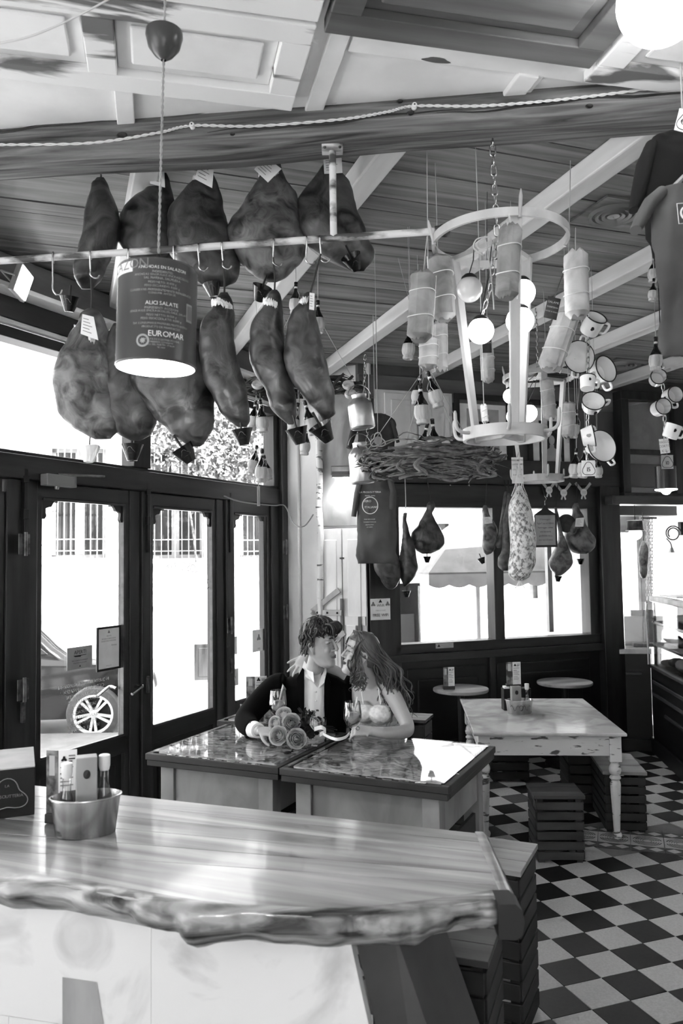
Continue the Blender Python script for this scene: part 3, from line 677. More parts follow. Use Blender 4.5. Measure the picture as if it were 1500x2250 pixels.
crate('dark crate stool on the far side of the marble table', (1.42, 7.1), 0, .3, .26, .36, 'crate_top', 'crate', 4)
crate('dark crate stool between the chipboard table and the marble table', (.74, 5.4), math.radians(-20), .26, .28, .45, 'crate_light', 'crate_mid', 6)
crate('second crate stool between the chipboard and marble tables, farther back', (.82, 5.9), math.radians(-20), .26, .3, .45, 'crate_light', 'crate', 6)
crate('tall crate stool with pale top tucked behind the bar counter end', (.62, 3.45), math.radians(-25), .27, .3, .69, 'crate_light', 'crate', 8)
crate('tall dark crate stool behind the person in white in front of the panelling', (.52, 6.1), math.radians(-20), .21, .22, .74, 'crate_mid', 'crate', 7)
crate('dark crate stool hidden under the bar counter end', (.33, 2.75), math.radians(-20), .3, .3, .69, 'crate_top', 'crate', 8)
b = thing('timber_stool', 'plain wooden stool half hidden under the bar counter', 'stool', (.16, 2.33, 0), math.radians(-20))
q = MB(); q.box((-.12, -.12, .7), (.1, .12, .73)); q.build('seat', m_['pine'], b, bevel=.004)
for x, y in ((-.1, -.1), (.08, -.1), (.08, .1), (-.1, .1)): q = MB(); q.box((x-.022, y-.022, 0), (x+.022, y+.022, .7)); q.build('leg', m_['old_dark'], b)
# ---- chipboard tables with glass tops
OZ = .97
def osb_table(label, fl_, fr_, dep, legs=True):
    x = (fr_-fl_); w = x.length; x.normalize(); a = math.atan2(x.y, x.x)
    c = fl_+x*w/2+V((-x.y, x.x, 0))*dep/2
    t = thing('chipboard_table', label, 'table', (c.x, c.y, 0), a, 'glass topped chipboard tables'); W = w/2; Dp = dep/2
    b = MB(); b.box((-W, -Dp, OZ-.006), (W, Dp, OZ)); b.build('glass_top', m_['table_glass'], t)
    b = MB(); b.box((-W+.02, -Dp+.02, OZ-.03), (W-.02, Dp-.02, OZ-.009)); b.build('chipboard_top', m_['osb'], t)
    b = MB(); rr_ = random.Random(int(c.x*1000))
    for i in range(420):
        px_, py_ = rr_.uniform(-W+.05, W-.05), rr_.uniform(-Dp+.05, Dp-.05); an = rr_.gauss(0, .8); l_ = rr_.uniform(.02, .075); h_ = rr_.uniform(.005, .015)
        u = V((math.cos(an), math.sin(an), 0))*l_; v_ = V((-math.sin(an), math.cos(an), 0))*h_; p = V((px_, py_, OZ-.0088+i*2e-6)); b.cur = i % 3
        b.add([p-u-v_*.6, p+u-v_, p+u*.9+v_, p-u*.95+v_*.8], [(0, 1, 2, 3)])
    b.build('strands', [m_['strand_dark'], m_['strand_mid'], m_['strand_pale']], t, kind='stuff')
    for q in (((-W-.03, -Dp-.03), (W+.03, -Dp)), ((-W-.03, Dp), (W+.03, Dp+.03)), ((-W-.03, -Dp), (-W, Dp)), ((W, -Dp), (W+.03, Dp))):
        b = MB(); b.box((*q[0], OZ-.045), (*q[1], OZ-.012)); b.build('edge_board', m_['old_dark'], t, bevel=.004)
        b = MB(); b.box((q[0][0]*.985, q[0][1]*.985, OZ-.075), (q[1][0]*.985, q[1][1]*.985, OZ-.046)); b.build('under_board', m_['old_dark'], t, bevel=.004)
    for k in range(8):   # forks wedged along the front edge
        b = MB(); x0 = -W+.1+k*(2*W-.2)/7.3; z = OZ-.0065
        b.box((x0, -Dp-.026, z-.006), (x0+.022, -Dp-.004, z-.003))
        for s_ in range(4): b.box((x0+.023+0, -Dp-.025+s_*.006, z-.006), (x0+.048, -Dp-.022+s_*.006, z-.003))
        b.build('fork', m_['steel'], t)
    for sy in (-1, 1):
        b = MB(); b.box((-W+.11, sy*(Dp-.05)-.012, OZ-.29), (W-.11, sy*(Dp-.05)+.012, OZ-.076)); b.build('apron', m_['pine'], t)
    for sx in (-1, 1):
        b = MB(); b.box((sx*(W-.05)-.012, -Dp+.1, OZ-.26), (sx*(W-.05)+.012, Dp-.1, OZ-.076)); b.build('apron', m_['pine'], t)
        for sy in (-1, 1): b = MB(); b.box((sx*(W-.07)-.04, sy*(Dp-.06)-.04, 0), (sx*(W-.07)+.04, sy*(Dp-.06)+.04, OZ-.076)); b.build('leg', m_['pine'], t, bevel=.003)
    b = MB(); b.box((W-.035, -Dp+.12, .58), (W-.02, Dp-.2, .68)); b.build('side_rail', m_['old_dark'], t)
    return t
A = atz(337, 1648, OZ); B_ = atz(606, 1676.3, OZ); Bq = atz(632, 1680, OZ); Cq = atz(975, 1718, OZ)
T1 = osb_table('glass topped chipboard table under the bouquet nearer the shopfront', A, B_, .74)
T2 = osb_table('glass topped chipboard table before the person in white with bright window reflection', Bq, Cq, .74)
x_ = (Cq-A).normalized(); y_ = V((-x_.y, x_.x, 0))
p3 = A+y_*.83-x_*.12+V((0, 0, 0)); T3 = osb_table('glass topped chipboard table farthest back beside the shopfront behind the suited person', p3, p3+x_*.66, .72)
# ---- marble table with turned legs
MZ = .72; mt_ = thing('marble_table', 'pale painted farmhouse table with marble top and turned legs', 'table', (1.46, 6.22, 0), math.radians(-4.5))
W, Dp = .49, .68
b = MB(); b.box((-W-.03, -Dp, MZ-.022), (W+.03, Dp, MZ)); b.build('marble_top', m_['marble_top'], mt_, bevel=.008)
for sx in (-1, 1):
    for sy in (-1, 1):
        x, y = sx*(W-.045), sy*(Dp-.07)
        b = MB(); b.box((x-.04, y-.04, MZ-.2), (x+.04, y+.04, MZ-.022)); leg = b.build('leg', m_['chalk_paint'], mt_, bevel=.003)
        b = MB(); b.lathe([(.036, .52), (.03, .515), (.026, .505), (.038, .48), (.042, .46), (.036, .435), (.024, .425), (.036, .415), (.039, .405), (.026, .39), (.033, .38), (.036, .36), (.022, .06), (.02, .045), (.032, .03), (.034, .018), (.028, 0)], 20, (x, y, 0)); b.build('turned_shaft', m_['chalk_paint'], leg, smooth=True, ang=50)
    b = MB(); b.box((sx*(W-.03)-.012, -Dp+.11, MZ-.16), (sx*(W-.03)+.012, Dp-.11, MZ-.022)); b.build('apron', m_['chalk_paint'], mt_)
for sy in (-1, 1): b = MB(); b.box((-W+.085, sy*(Dp-.055)-.012, MZ-.16), (W-.085, sy*(Dp-.055)+.012, MZ-.022)); b.build('apron', m_['chalk_paint'], mt_)
# ---- round wall tables
for k, (x, y, rx, lab) in enumerate(((1012, 1512, 60, 'round wooden wall table with an upright menu card'), (1240, 1497, 59, 'round wooden wall table bare of menus by the dark corner'))):
    p = at(x, y, 7.15+k*.35); t = thing('round_table', lab, 'table', (p.x, p.y, 0), TY, 'round tables along the panelling'); r = S(rx, p.y)
    b = MB(); b.lathe([(r*.97, -.028), (r, -.02), (r, -.004), (r*.985, 0)], 40, (0, 0, p.z)); b.build('round_top', m_['crate_light'], t, smooth=True, ang=40)
    b = MB(); b.tube([(0, .0, 0), (0, .0, p.z-.028)], .03, 12); b.build('post', m_['black'], t); b = MB(); b.lathe([(.2, 0), (.2, .02), (.05, .04)], 24, (0, .0, 0)); b.build('foot_plate', m_['black'], t)
# ---- deli counter along the right
k0 = V((2.70, 8.02, 0)); k1 = atz(1436, 1650, 0); k2 = atz(1520, 1728, 0); k2 = k1+(k2-k1).normalized()*1.9
dc = thing('deli_counter', 'black panelled deli counter with moulded rails at the room edge', 'counter', k1)
def kbox(name, p, q, z0, z1, th, mt, o0=0):
    x = (q-p); L_ = x.length; x.normalize(); n = V((-x.y, x.x, 0)); b = MB(); b.M = Matrix.Translation(-k1) @ frame_m(p, x, n, V((0, 0, 1))); b.box((0, o0, z0), (L_, o0+th, z1)); return b.build(name, m_[mt], dc, bevel=.005)
kbox('far_front', k0, k1, 0, .95, .05, 'black_wood'); kbox('far_worktop', k0-V((.03, .03, 0)), k1+V((.0, -.03, 0)), .95, 1.0, .5, 'marble')
kbox('skirting', k0, k1, 0, .12, .03, 'black_wood', -.03)
kk = k2-k1; kx = kk.normalized(); kn = V((kx.y, -kx.x, 0))
kbox('near_front', k2, k1, 0, .82, .05, 'black_wood', -.05); kbox('near_skirting', k2, k1, 0, .14, .03, 'black_wood', 0)
for z in (.68, .56): kbox('moulding_rail', k2, k1+kx*.08, z, z+.03, .02, 'moulding', .0)
kbox('moulding_rail', k2, k1+kx*.5, .42, .45, .02, 'moulding', .0)
kbox('near_ledge', k2, k1, .82, .85, .5, 'old_dark', -.48)
kbox('rail', k0+(k1-k0)*.3, k0+(k1-k0)*.75, .74, .77, .02, 'moulding', -.02)

# ---- bench end at the lower frame corner
t = thing('plank_bench', 'dark plank bench end in front of the marble slabs', 'bench', V((-.72, 1.62, 0)), math.radians(-6))
for k in range(3): b = MB(); b.box((-.6, -.2+k*.13, .62), (.12, -.075+k*.13, .65)); b.build('seat_plank', m_['old_dark'], t, bevel=.004)
for x in (-.5, .05): b = MB(); b.box((x-.03, -.15, 0), (x+.03, .15, .62)); b.build('leg', m_['old_dark'], t)
# ================================================================ hams, hanging pipe, pendant lamp
from mathutils import noise as NZ
D('ham_skin', .05, .32, rough=.36, scale=11, detail=12, dist=1.2, bump=.55, lo=.33, hi=.68)
D('ham_light', .1, .46, rough=.4, scale=12, detail=12, dist=1.2, bump=.55, lo=.32, hi=.66)
D('ham_flesh', .12, .3, rough=.5, scale=9, detail=9, bump=.4)
D('lace', .75, .95, rough=.8, scale=60, bump=.5)
D('string', .6, .75, rough=.9)
D('dark_string', .22, rough=.9)
D('straw', .62, .82, rough=.7, scale=30, stretch=(1, 1, .04), bump=.3)
D('bottle', .05, rough=.08, coat=.5)
D('tin_dark', .22, .27, rough=.3, scale=4)
D('tin_in', .93, rough=.5)
D('enamel', .9, .95, rough=.18, scale=5)
def blob(sil, Y, tk=.55, seed=0, amp=.012, nseg=30, sub=5, tilt=0, dmax=.14):
    """closed body from a list of (y, left x, right x) pixel rows standing at depth Y; thickness tk x width"""
    rows = []
    for y, a, c in sil:
        p = at(a, y, Y); q = at(c, y, Y); rows.append(V(((p.x+q.x)/2, abs(q.x-p.x)/2, (p.z+q.z)/2)))
    rows = smooth_pts(rows, sub); org_ = V((rows[0].x, Y, rows[0].z)); b = MB(); rg = []
    n = len(rows); dpt = []
    for r in rows: dpt.append(min(max(r.y, .004)*tk+.012, dmax))
    for i, r in enumerate(rows):
        w = max(r.y, .002); d = dpt[i]; t = i/(n-1); ring = []
        e = min(1, math.sin(PI*min(max(t, .0), 1))*3+.15)
        for k in range(nseg):
            a = 2*PI*k/nseg; x = r.x+w*math.cos(a); y = Y+d*math.sin(a)*e+tilt*(r.z-org_.z)
            p = V((x, y, r.z)); f = NZ.noise(p*9+V((seed*3.1, 0, 0)))*amp+NZ.noise(p*26+V((seed*7.7, 2, 0)))*amp*.4+abs(NZ.noise(V((p.x*24+seed, p.y*24, p.z*5))))*amp*.9
            nrm = V((math.cos(a)*d, math.sin(a)*w, 0)); nrm.normalize()
            ring.append(p+nrm*f*min(1, w*12)-org_)
        rg.append(ring)
    b.rings(rg); return b, org_, rows
def ham(label, sil, Y, up, tk=.5, seed=0, mt='ham_skin', lace=None, tags=(), name='ham', cat='ham', group='hams hanging from the beam and pipe', flesh=None, strmat='dark_string', **kw):
    b, og, rows = blob(sil, Y, tk, seed, **kw)
    t = thing(name, label, cat, og, 0, group)
    b.build('body', m_[mt], t, smooth=True, ang=75)
    if up is not None:
        u = V(up)-og; s_ = MB(); s_.tube([(0, 0, -.02), u*.3+V((.004, 0, 0)), u], .004, 6); s_.build('string', m_[strmat], t)
    if flesh:   # paler cut edge or fold running down one side
        f = MB(); pts = [at(x, y, Y)-og+V((0, -dd, 0)) for x, y, dd in flesh]; pts = smooth_pts(pts, 5); n = len(pts)
        f.tube(pts, [.003+.012*math.sin(PI*i/(n-1)) for i in range(n)], 7, flat=.6); f.build('fat_fold', m_['ham_light'], t, smooth=True)
    if lace:    # frilly collar band
        for (x0, y0, x1, y1, dd) in lace:
            l_ = MB(); p0 = at(x0, y0, Y)-og; p1 = at(x1, y1, Y)-og; n = 26; rg = []
            rn = random.Random(seed)
            for i in range(n):
                q = p0.lerp(p1, i/(n-1))+V((0, -dd*math.sin(PI*i/(n-1))-.008, 0)); w = .011+.005*rn.random(); h = .006*rn.uniform(-1, 1)
                rg.append([q+V((0, -.004-.004*rn.random(), w+h)), q+V((0, -.009, h)), q+V((0, -.004, -w+h)), q+V((0, .006, h))])
            l_.rings(rg); l_.build('lace_collar', m_['lace'], t)
    for (q4, dd, txt) in tags:
        g_ = MB(); ps = [at(x, y, Y)-og+V((0, -dd, 0)) for x, y in q4]
        g_.add(ps+[p+V((0, .002, 0)) for p in ps], [(0, 1, 2, 3), (7, 6, 5, 4), (0, 4, 5, 1), (1, 5, 6, 2), (2, 6, 7, 3), (3, 7, 4, 0)]); tg = g_.build('paper_tag', m_['paper'], t)
        l2 = MB()
        for k in range(5):
            f0 = .18+k*.15; a_ = ps[0].lerp(ps[3], f0).lerp(ps[1].lerp(ps[2], f0), .12); c_ = ps[0].lerp(ps[3], f0).lerp(ps[1].lerp(ps[2], f0), .55+.3*((k*37) % 3)/3)
            e_ = (ps[3]-ps[0])*.035; o_ = V((0, -.001, 0)); l2.add([a_+o_, c_+o_, c_+e_+o_, a_+e_+o_], [(0, 1, 2, 3)])
        l2.build('print', m_['ink_grey'], tg)
    return t
def z3(l): return [(340+y/2, a/2, c/2) for y, a, c in l]
def z5(l): return [(560+y*.24, 500+a*.24, 500+c*.24) for y, a, c in l]
YU = 3.47
def bm(x, y): return at(x, y, YU-.06)
ham('upper row ham nearest the shopfront, narrow with frayed white side', z3([(100, 425, 455), (130, 408, 470), (160, 402, 478), (200, 392, 498), (250, 382, 520), (300, 375, 525), (350, 365, 518), (400, 350, 500), (450, 340, 480), (500, 332, 460), (550, 335, 440), (590, 360, 410)]), YU, bm(220, 378), .8, 1)
ham('upper row ham behind the pendant lamp cord, pale tag on its shank', z3([(80, 680, 730), (110, 665, 745), (150, 640, 755), (180, 600, 765), (220, 560, 775), (260, 530, 790), (300, 525, 800), (350, 527, 800), (400, 535, 790), (450, 570, 760), (478, 625, 700)]), YU+.06, bm(352, 372), .5, 2, lace=[(328, 412, 352, 422, .0)], tags=[(((337, 385), (370, 382), (372, 432), (340, 424)), .09, '')])
ham('upper row ham third from the shopfront, round with lace and tilted tag', z3([(70, 870, 930), (110, 850, 950), (150, 815, 960), (200, 775, 975), (260, 745, 985), (320, 735, 1000), (380, 740, 1020), (440, 760, 1050), (500, 800, 1055), (550, 850, 1040), (582, 920, 990)]), YU-.03, bm(450, 368), .5, 3, lace=[(424, 398, 442, 402, .02)], tags=[(((452, 372), (478, 388), (474, 436), (436, 416)), .1, '')])
ham('upper row ham in the middle, broad with vertical creases', z3([(40, 1160, 1230), (80, 1140, 1240), (120, 1130, 1260), (180, 1090, 1300), (240, 1050, 1315), (300, 1010, 1330), (350, 1003, 1345), (400, 1015, 1350), (450, 1040, 1335), (500, 1080, 1300), (540, 1140, 1250), (560, 1180, 1215)]), YU-.03, bm(596, 352), .5, 4, 'ham_light', lace=[(568, 388, 622, 392, .04)], tags=[(((588, 369), (622, 395), (593, 424), (564, 396)), .1, '')])
ham('upper row ham behind the pipe bracket, darkest with ragged lower rim', [(358, 712, 742), (375, 700, 748), (400, 680, 765), (440, 656, 780), (480, 650, 790), (520, 664, 806), (550, 690, 818), (575, 735, 815), (596, 775, 800)], YU-.03, bm(733, 345), .5, 5, lace=[(712, 372, 745, 368, .02)], tags=[(((711, 368), (750, 362), (752, 400), (713, 402)), .085, '')])
# ---- pipe rail
pl0 = at(-40, 576, 3.285); pl1 = at(955, 508, 3.07); pd = (pl1-pl0).normalized()
pr = thing('hanging_rail', 'white flaking pipe rail hung below the beam with steel hooks', 'rail', pl0)
b = MB(); b.tube([pl0+pd*(k*.1)-pl0 for k in range(int((pl1-pl0).length/.1)+2) if k*.1 < (pl1-pl0).length]+[pl1-pl0], .0145, 12); b.build('pipe', m_['rust_pipe'], pr, smooth=True)
hp = pl0+pd*((at(733, 523, 3.12)-pl0).dot(pd)); tp = V((hp.x, hp.y, 3.586))
b = MB(); b.tube([hp-pl0, tp-pl0], .014, 12); b.build('drop_pipe', m_['rust_pipe'], pr, smooth=True)
b = MB(); b.box((tp.x-.042-pl0.x, tp.y-.05-pl0.y, tp.z-.012-pl0.z), (tp.x+.042-pl0.x, tp.y+.03-pl0.y, tp.z+.0-pl0.z)); pt_ = b.build('plate', m_['rust_pipe'], pr, bevel=.002)
for sx in (-.03, .03): b = MB(); b.ball((tp.x+sx-pl0.x, tp.y-.04-pl0.y, tp.z-.014-pl0.z), .006, 8, 6); b.build('bolt', m_['iron'], pt_)
b = MB(); b.tube([pl1-pl0, pl1+pd*.02-pl0], .02, 14); b.build('collar', m_['iron'], pr)
b = MB(); b.ball(pl1+pd*.035-pl0, .026, 16, 10); b.build('end_ball', m_['black'], pr, smooth=True)
# S hooks
hk = MB(); pts = smooth_pts([(-.0, .019, -.02), (0, .021, .0), (0, .0, .021), (0, -.02, .0), (0, -.012, -.05), (0, 0, -.10), (.0, .0, -.135), (.012, 0, -.155), (.028, 0, -.155), (.036, 0, -.135)], 4); hk.tube(pts, .0038, 7); hm = hk.mesh('hook', m_['steel'], True)
for x in (118, 200, 283, 385, 438, 490, 600, 672, 705):
    y = 573+(508-573)*(x/955); Yp = lerp(3.28, 3.07, x/955); p = at(x, y, Yp); p = pl0+pd*((p-pl0).dot(pd))
    o = bpy.data.objects.new('hook', hm); COL.objects.link(o); o.location = p; o.rotation_euler = (0, 0, random.uniform(-.3, .3)); o.scale = (1, 1, 1.0 if x == 118 else .62)
    tag(o, {118: 'bare steel hook hanging from the pipe beside the floodlight', 200: 'steel hook on the pipe holding the pear shaped ham', 283: 'steel hook on the pipe at the edge of the tin lamp', 385: 'steel hook on the pipe over the widest ham', 438: 'bare steel hook on the pipe just past the tin lamp', 490: 'steel hook on the pipe holding the slim leaning ham', 600: 'steel hook on the pipe holding the long knotted ham', 672: 'bare steel hook on the pipe between the last two hams', 705: 'steel hook on the pipe holding the last ham'}[x], 'hook', 'hooks on the hanging rail')
def pp(x): y = 573+(508-573)*(x/955); p = at(x, y, lerp(3.28, 3.07, x/955)); return pl0+pd*((p-pl0).dot(pd))-V((0, 0, .06))
def YP(x): return lerp(3.28, 3.07, x/955)
ham('lower row ham nearest the shopfront, pear shaped with frilled collar', z3([(675, 385, 415), (700, 358, 440), (740, 345, 455), (780, 312, 468), (830, 280, 475), (900, 250, 490), (960, 238, 503), (1020, 238, 512), (1080, 245, 517), (1130, 262, 517), (1180, 305, 515), (1220, 360, 510), (1250, 420, 485)]), YP(200)+.03, pp(200), .5, 11, 'ham_light', lace=[(165, 722, 190, 742, .02), (195, 742, 222, 760, .05)], tags=[(((198, 706), (222, 712), (232, 762), (194, 748)), .1, '')])
ham('lower row ham half hidden behind the tin lamp, deep folded side', z3([(740, 500, 530), (780, 480, 545), (850, 450, 575), (920, 430, 610), (1000, 412, 645), (1060, 420, 668), (1120, 445, 682), (1180, 480, 686), (1230, 525, 660), (1256, 575, 620)]), YP(270)+.07, pp(283), .55, 12)
ham('lower row ham hanging right under the tin lamp, widest and lopsided', z3([(690, 745, 790), (740, 710, 800), (800, 680, 850), (860, 640, 885), (920, 600, 905), (980, 582, 928), (1040, 602, 942), (1100, 645, 945), (1160, 690, 936), (1220, 745, 925), (1265, 810, 900), (1283, 845, 880)]), YP(390)+.03, pp(385), .5, 13)
ham('lower row ham beside the tin lamp, slim and leaning with lace collar', z3([(605, 968, 1000), (640, 945, 1020), (680, 930, 1028), (720, 900, 1030), (780, 880, 1022), (850, 872, 1027), (920, 880, 1046), (1000, 900, 1066), (1060, 930, 1082), (1120, 962, 1092), (1170, 1010, 1097), (1197, 1045, 1082)]), YP(488), pp(490), .75, 14, lace=[(465, 668, 512, 680, .05)])
ham('lower row ham with lace rosette, long and knotted, second from the end', z5([(320, 405, 450), (360, 370, 480), (420, 350, 498), (500, 310, 505), (600, 240, 515), (700, 208, 522), (800, 205, 532), (900, 205, 547), (1000, 212, 566), (1080, 242, 582), (1160, 300, 597), (1240, 350, 607), (1320, 378, 617), (1400, 405, 624), (1480, 475, 625), (1553, 555, 600)]), YP(595), pp(600), .75, 15, lace=[(578, 666, 617, 680, .04)])
ham('last ham of the lower row, dark with torn fibrous flank', z5([(340, 725, 765), (380, 682, 785), (450, 645, 795), (520, 590, 802), (600, 560, 812), (700, 540, 836), (800, 526, 852), (900, 524, 886), (1000, 532, 915), (1100, 562, 936), (1200, 605, 956), (1300, 685, 970), (1400, 772, 977), (1460, 832, 980), (1512, 865, 915)]), YP(680)-.03, pp(705), .7, 16, lace=[(656, 672, 682, 664, .03)], tags=[(((681, 652), (692, 654), (691, 690), (680, 688)), .05, '')])
# ---- drip cups speared under the hams
def cup_proto():
    t = thing('drip_cup', 'x', 'cup', (0, 0, 0), 0, 'black drip cups under the hams')
    b = MB(); b.lathe([(.018, 0), (.02, -.001), (.044, .062), (.045, .0645), (.042, .0645), (.019, .004), (.0, .003)], 24); b.build('cup_wall', m_['black_plastic'], t, smooth=True, ang=40)
    b = MB(); b.tube([(0, 0, .0), (0, 0, .115)], .005, 6); b.build('spike', m_['black'], t)
    lg = MB(); P = []
    for k in range(25):
        a = 2*PI*k/24; r = .014-.004*math.sin(3*a); x = r*math.cos(a)*1.15; z = .036+r*math.sin(a)*.85; rr_ = .0185+(z/.0645)*.0255+.0006
        P.append((rr_*math.sin(x/rr_), -rr_*math.cos(x/rr_), z))
    lg.tube(P[:-1], .0008, 4, closed=True)
    for z, w in ((.038, .02), (.034, .022), (.029, .016)):
        rr_ = .0185+(z/.0645)*.0255+.0008; vs_ = []
        for k in range(7):
            x = -w/2+w*k/6; vs_ += [(rr_*math.sin(x/rr_), -rr_*math.cos(x/rr_), z), (rr_*math.sin(x/rr_), -rr_*math.cos(x/rr_), z+.0022)]
        lg.add(vs_, [(2*k, 2*k+2, 2*k+3, 2*k+1) for k in range(6)])
    lg.build('badge', m_['ink_grey'], t)
    return t
cp = cup_proto(); first = True
for x, y, Y, tx, ty, sc, lab in ((152, 685, 3.45, 8, 6, 1.0, 'black drip cup speared under the ham with frayed white side'), (290, 1012, 3.3, 0, 0, 1.05, 'black drip cup hanging straight below the ham half hidden by the lamp'),
      (420, 1014, 3.22, 12, -32, 1.1, 'black drip cup tilted under the widest lower ham'), (536, 978, 3.16, 5, -8, 1.0, 'black drip cup under the slim leaning ham beside the lamp'),
      (660, 975, 3.12, 8, -14, 1.0, 'black ragged drip cup under the long knotted ham'), (722, 968, 3.06, 20, -30, 1.1, 'black drip cup tilted under the last ham of the lower row'),
      (783, 592, 3.38, 38, -30, 1.0, 'black drip cup seen from below under the ham behind the bracket'), (567, 660, 3.42, 30, 25, 1.0, 'black drip cup tipped below the broad creased upper ham'), (470, 652, 3.42, 0, -10, .9, 'black drip cup behind the slim ham, under the round upper ham')):
    p = at(x, y, Y); R_ = (math.radians(tx), math.radians(ty), 0)
    if first: cp.location = p; cp.rotation_euler = R_; cp['label'] = lab; first = False
    else: dup(cp, p, 0, lab, None, R_, sc)
pc_ = thing('paper_cup', 'crumpled white paper drip cup under the pear shaped ham', 'cup', at(196, 1015, 3.3))
b = MB(); rn = random.Random(4); b.rings([[V(((r+rn.uniform(-.004, .004))*math.cos(a), (r+rn.uniform(-.004, .004))*math.sin(a), z+rn.uniform(-.004, .004))) for a in np.linspace(0, 2*PI, 17)[:-1]] for r, z in ((.02, 0), (.03, .03), (.046, .066), (.042, .062), (.018, .004))]); b.build('cup_wall', m_['paper'], pc_)
b = MB(); b.tube([(0, 0, .02), (.003, 0, .11)], .003, 6); b.build('spike', m_['black'], pc_)
# ---- pendant lamp made from an anchovy tin
YL = 2.3; c0 = at(342, 810, YL); R = S(87, YL); h = S(222, YL)
lp = thing('pendant_lamp', 'pendant lamp made from a printed anchovy tin on a twisted cord', 'lamp', c0, 0, rot=(math.radians(0), math.radians(1.5), 0))
b = MB(); b.lathe([(R, 0), (R*1.015, .003), (R*1.015, .008), (R, .012), (R, h-.012), (R*1.012, h-.006), (R*.98, h), (.012, h+.004), (.012, h+.0), (R*.97, h-.004), (R*.985, 0)], 56, caps=False); b.build('tin_shade', m_['tin_dark'], lp, smooth=True, ang=40)
b = MB(); b.lathe([(R*.98, .004), (R*.975, h-.006)], 40, caps=False); b.build('lamp_lining', m_['tin_in'], lp, smooth=True)
b = MB(); b.lathe([(R*.975, .0), (.002, .002)], 40, caps=False); b.build('diffuser', m_['lit_strong'], lp)
def on_tin(name, string, size, ang, z, mt, sl=0, par=None, th=.0006):
    vs_, fs = glyphs(string, 'CENTER'); q = MB()
    q.add([((R+th)*math.sin(ang+x*size/R), -(R+th)*math.cos(ang+x*size/R), z+y*size-sl*(x*size)) for x, y in vs_], fs); return q.build(name, m_[mt], lp)
def bar_tin(a0, a1, z0, z1, mt, name='print', th=.0005):
    q = MB(); n = 14; vs_ = []
    for k in range(n+1):
        a = lerp(a0, a1, k/n); vs_ += [((R+th)*math.sin(a), -(R+th)*math.cos(a), z0), ((R+th)*math.sin(a), -(R+th)*math.cos(a), z1)]
    q.add(vs_, [(2*k, 2*k+2, 2*k+3, 2*k+1) for k in range(n)]); return q.build(name, m_[mt], lp)
hh = h; az = .25
for s_, z, sz in (('ANCHOAS EN SALAZON', .885, .0125), ('INGREDIENTES:', .845, .009), ('ANCHOAS (ENGRAULIS ENCRASICOLUS)', .815, .009), ('SAL MARINA, SALMUERA', .78, .0095), ('PESO NETO: 10.000 g', .74, .009), ('PESO ESCURRIDO: 8.000 g', .705, .009), ('CONSERVAR PREFERENTEMENTE REFRIGERADO', .665, .009), ('CONSUMIR ANTES DE', .635, .008),
     ('ALICI SALATE', .53, .0155), ('INGREDIENTI: ACCIUGHE', .49, .009), ('(ENGRAULIS ENCRASICOLUS) SALE, SALAMOIA', .46, .009), ('PESO NETTO: 10.000 g', .42, .009), ('PESO SGOCCIOLATO: 8.000 g', .385, .009), ('DA CONSUMARSI PREFERIBILMENTE ENTRO', .34, .0085), ('PRODUCTO DE MARRUECOS', .305, .0085), ('EUROMAR', .225, .023), ('IMPORTATO E DISTRIBUITO DA', .185, .0075), ('FABBRICA CONSERVE', .16, .007), ('VIA DEL PORTO - ITALIA', .135, .007), ('TEL FAX', .11, .006)):
    on_tin('lettering', s_, sz, az+.1 if s_ != 'EUROMAR' else az+.24, z*hh, 'white_ink' if sz > .012 else 'paper_grey')
bar_tin(-1.45, -.42, hh*.86, hh*.985, 'paper', 'label_band'); on_tin('lettering', 'SALAZON', .04, -.8, hh*.89, 'ink_grey', 0, None, .0012)
bar_tin(-1.32, -1.25, .02, hh*.85, 'white_ink', 'stripe'); bar_tin(1.02, 1.24, hh*.42, hh*.6, 'paper_grey', 'barcode_box'); 
for k in range(9): bar_tin(1.05+k*.02, 1.058+k*.02, hh*.44, hh*.58, 'ink', 'barcode_line', .001)
for k in range(3): bar_tin(-1.5+k*.02, -1.3, hh*(.1+k*.25), hh*(.13+k*.25), 'white_ink', 'stripe')
q = MB(); a0 = -.1; zc = hh*.18
def rt(r, t): x = r*math.cos(t); z = r*math.sin(t); return ((R+.0008)*math.sin(a0+x/R), -(R+.0008)*math.cos(a0+x/R), zc+z)
n = 32; q.add([rt(r, 2*PI*k/n) for k in range(n) for r in (.013, .0185)], [(2*k, 2*k+1, (2*k+3) % (2*n), (2*k+2) % (2*n)) for k in range(n)])
q.add([rt(.0095*(1 if k % 2 else .55), PI*k/8) for k in range(16)], [tuple(range(16))]); q.build('round_emblem', m_['paper_grey'], lp)
# cord and ceiling cup
ctop = at(345, -60, YL); l0 = c0+V((0, 0, h)); b = MB(); b.lathe([(.009, 0), (.009, .035), (.005, .05)], 12, (0, 0, h)); b.build('cord_grip', m_['black'], lp)
b = MB(); n = 260; L_ = CEIL-.01-l0.z
for s_ in (0, PI):
    b.tube([(.0022*math.cos(k*.55+s_), .0022*math.sin(k*.55+s_), h+.04+(L_-.05)*k/n) for k in range(n+1)], .0022, 5)
b.build('twisted_cord', m_['paper_grey'], lp, smooth=True)
cz = at(342, 133, YL).z-c0.z; Rc = S(42, YL); b = MB(); b.lathe([(.008, cz), (.012, cz+.004), (Rc*.5, cz+.016), (Rc*.85, cz+.042), (Rc, cz+.075), (Rc*.98, cz+.088), (Rc*.9, cz+.09), (Rc*.8, cz+.05), (.004, cz+.01)], 32, caps=False); b.build('ceiling_cup', m_['tin_dark'], lp, smooth=True, ang=50)
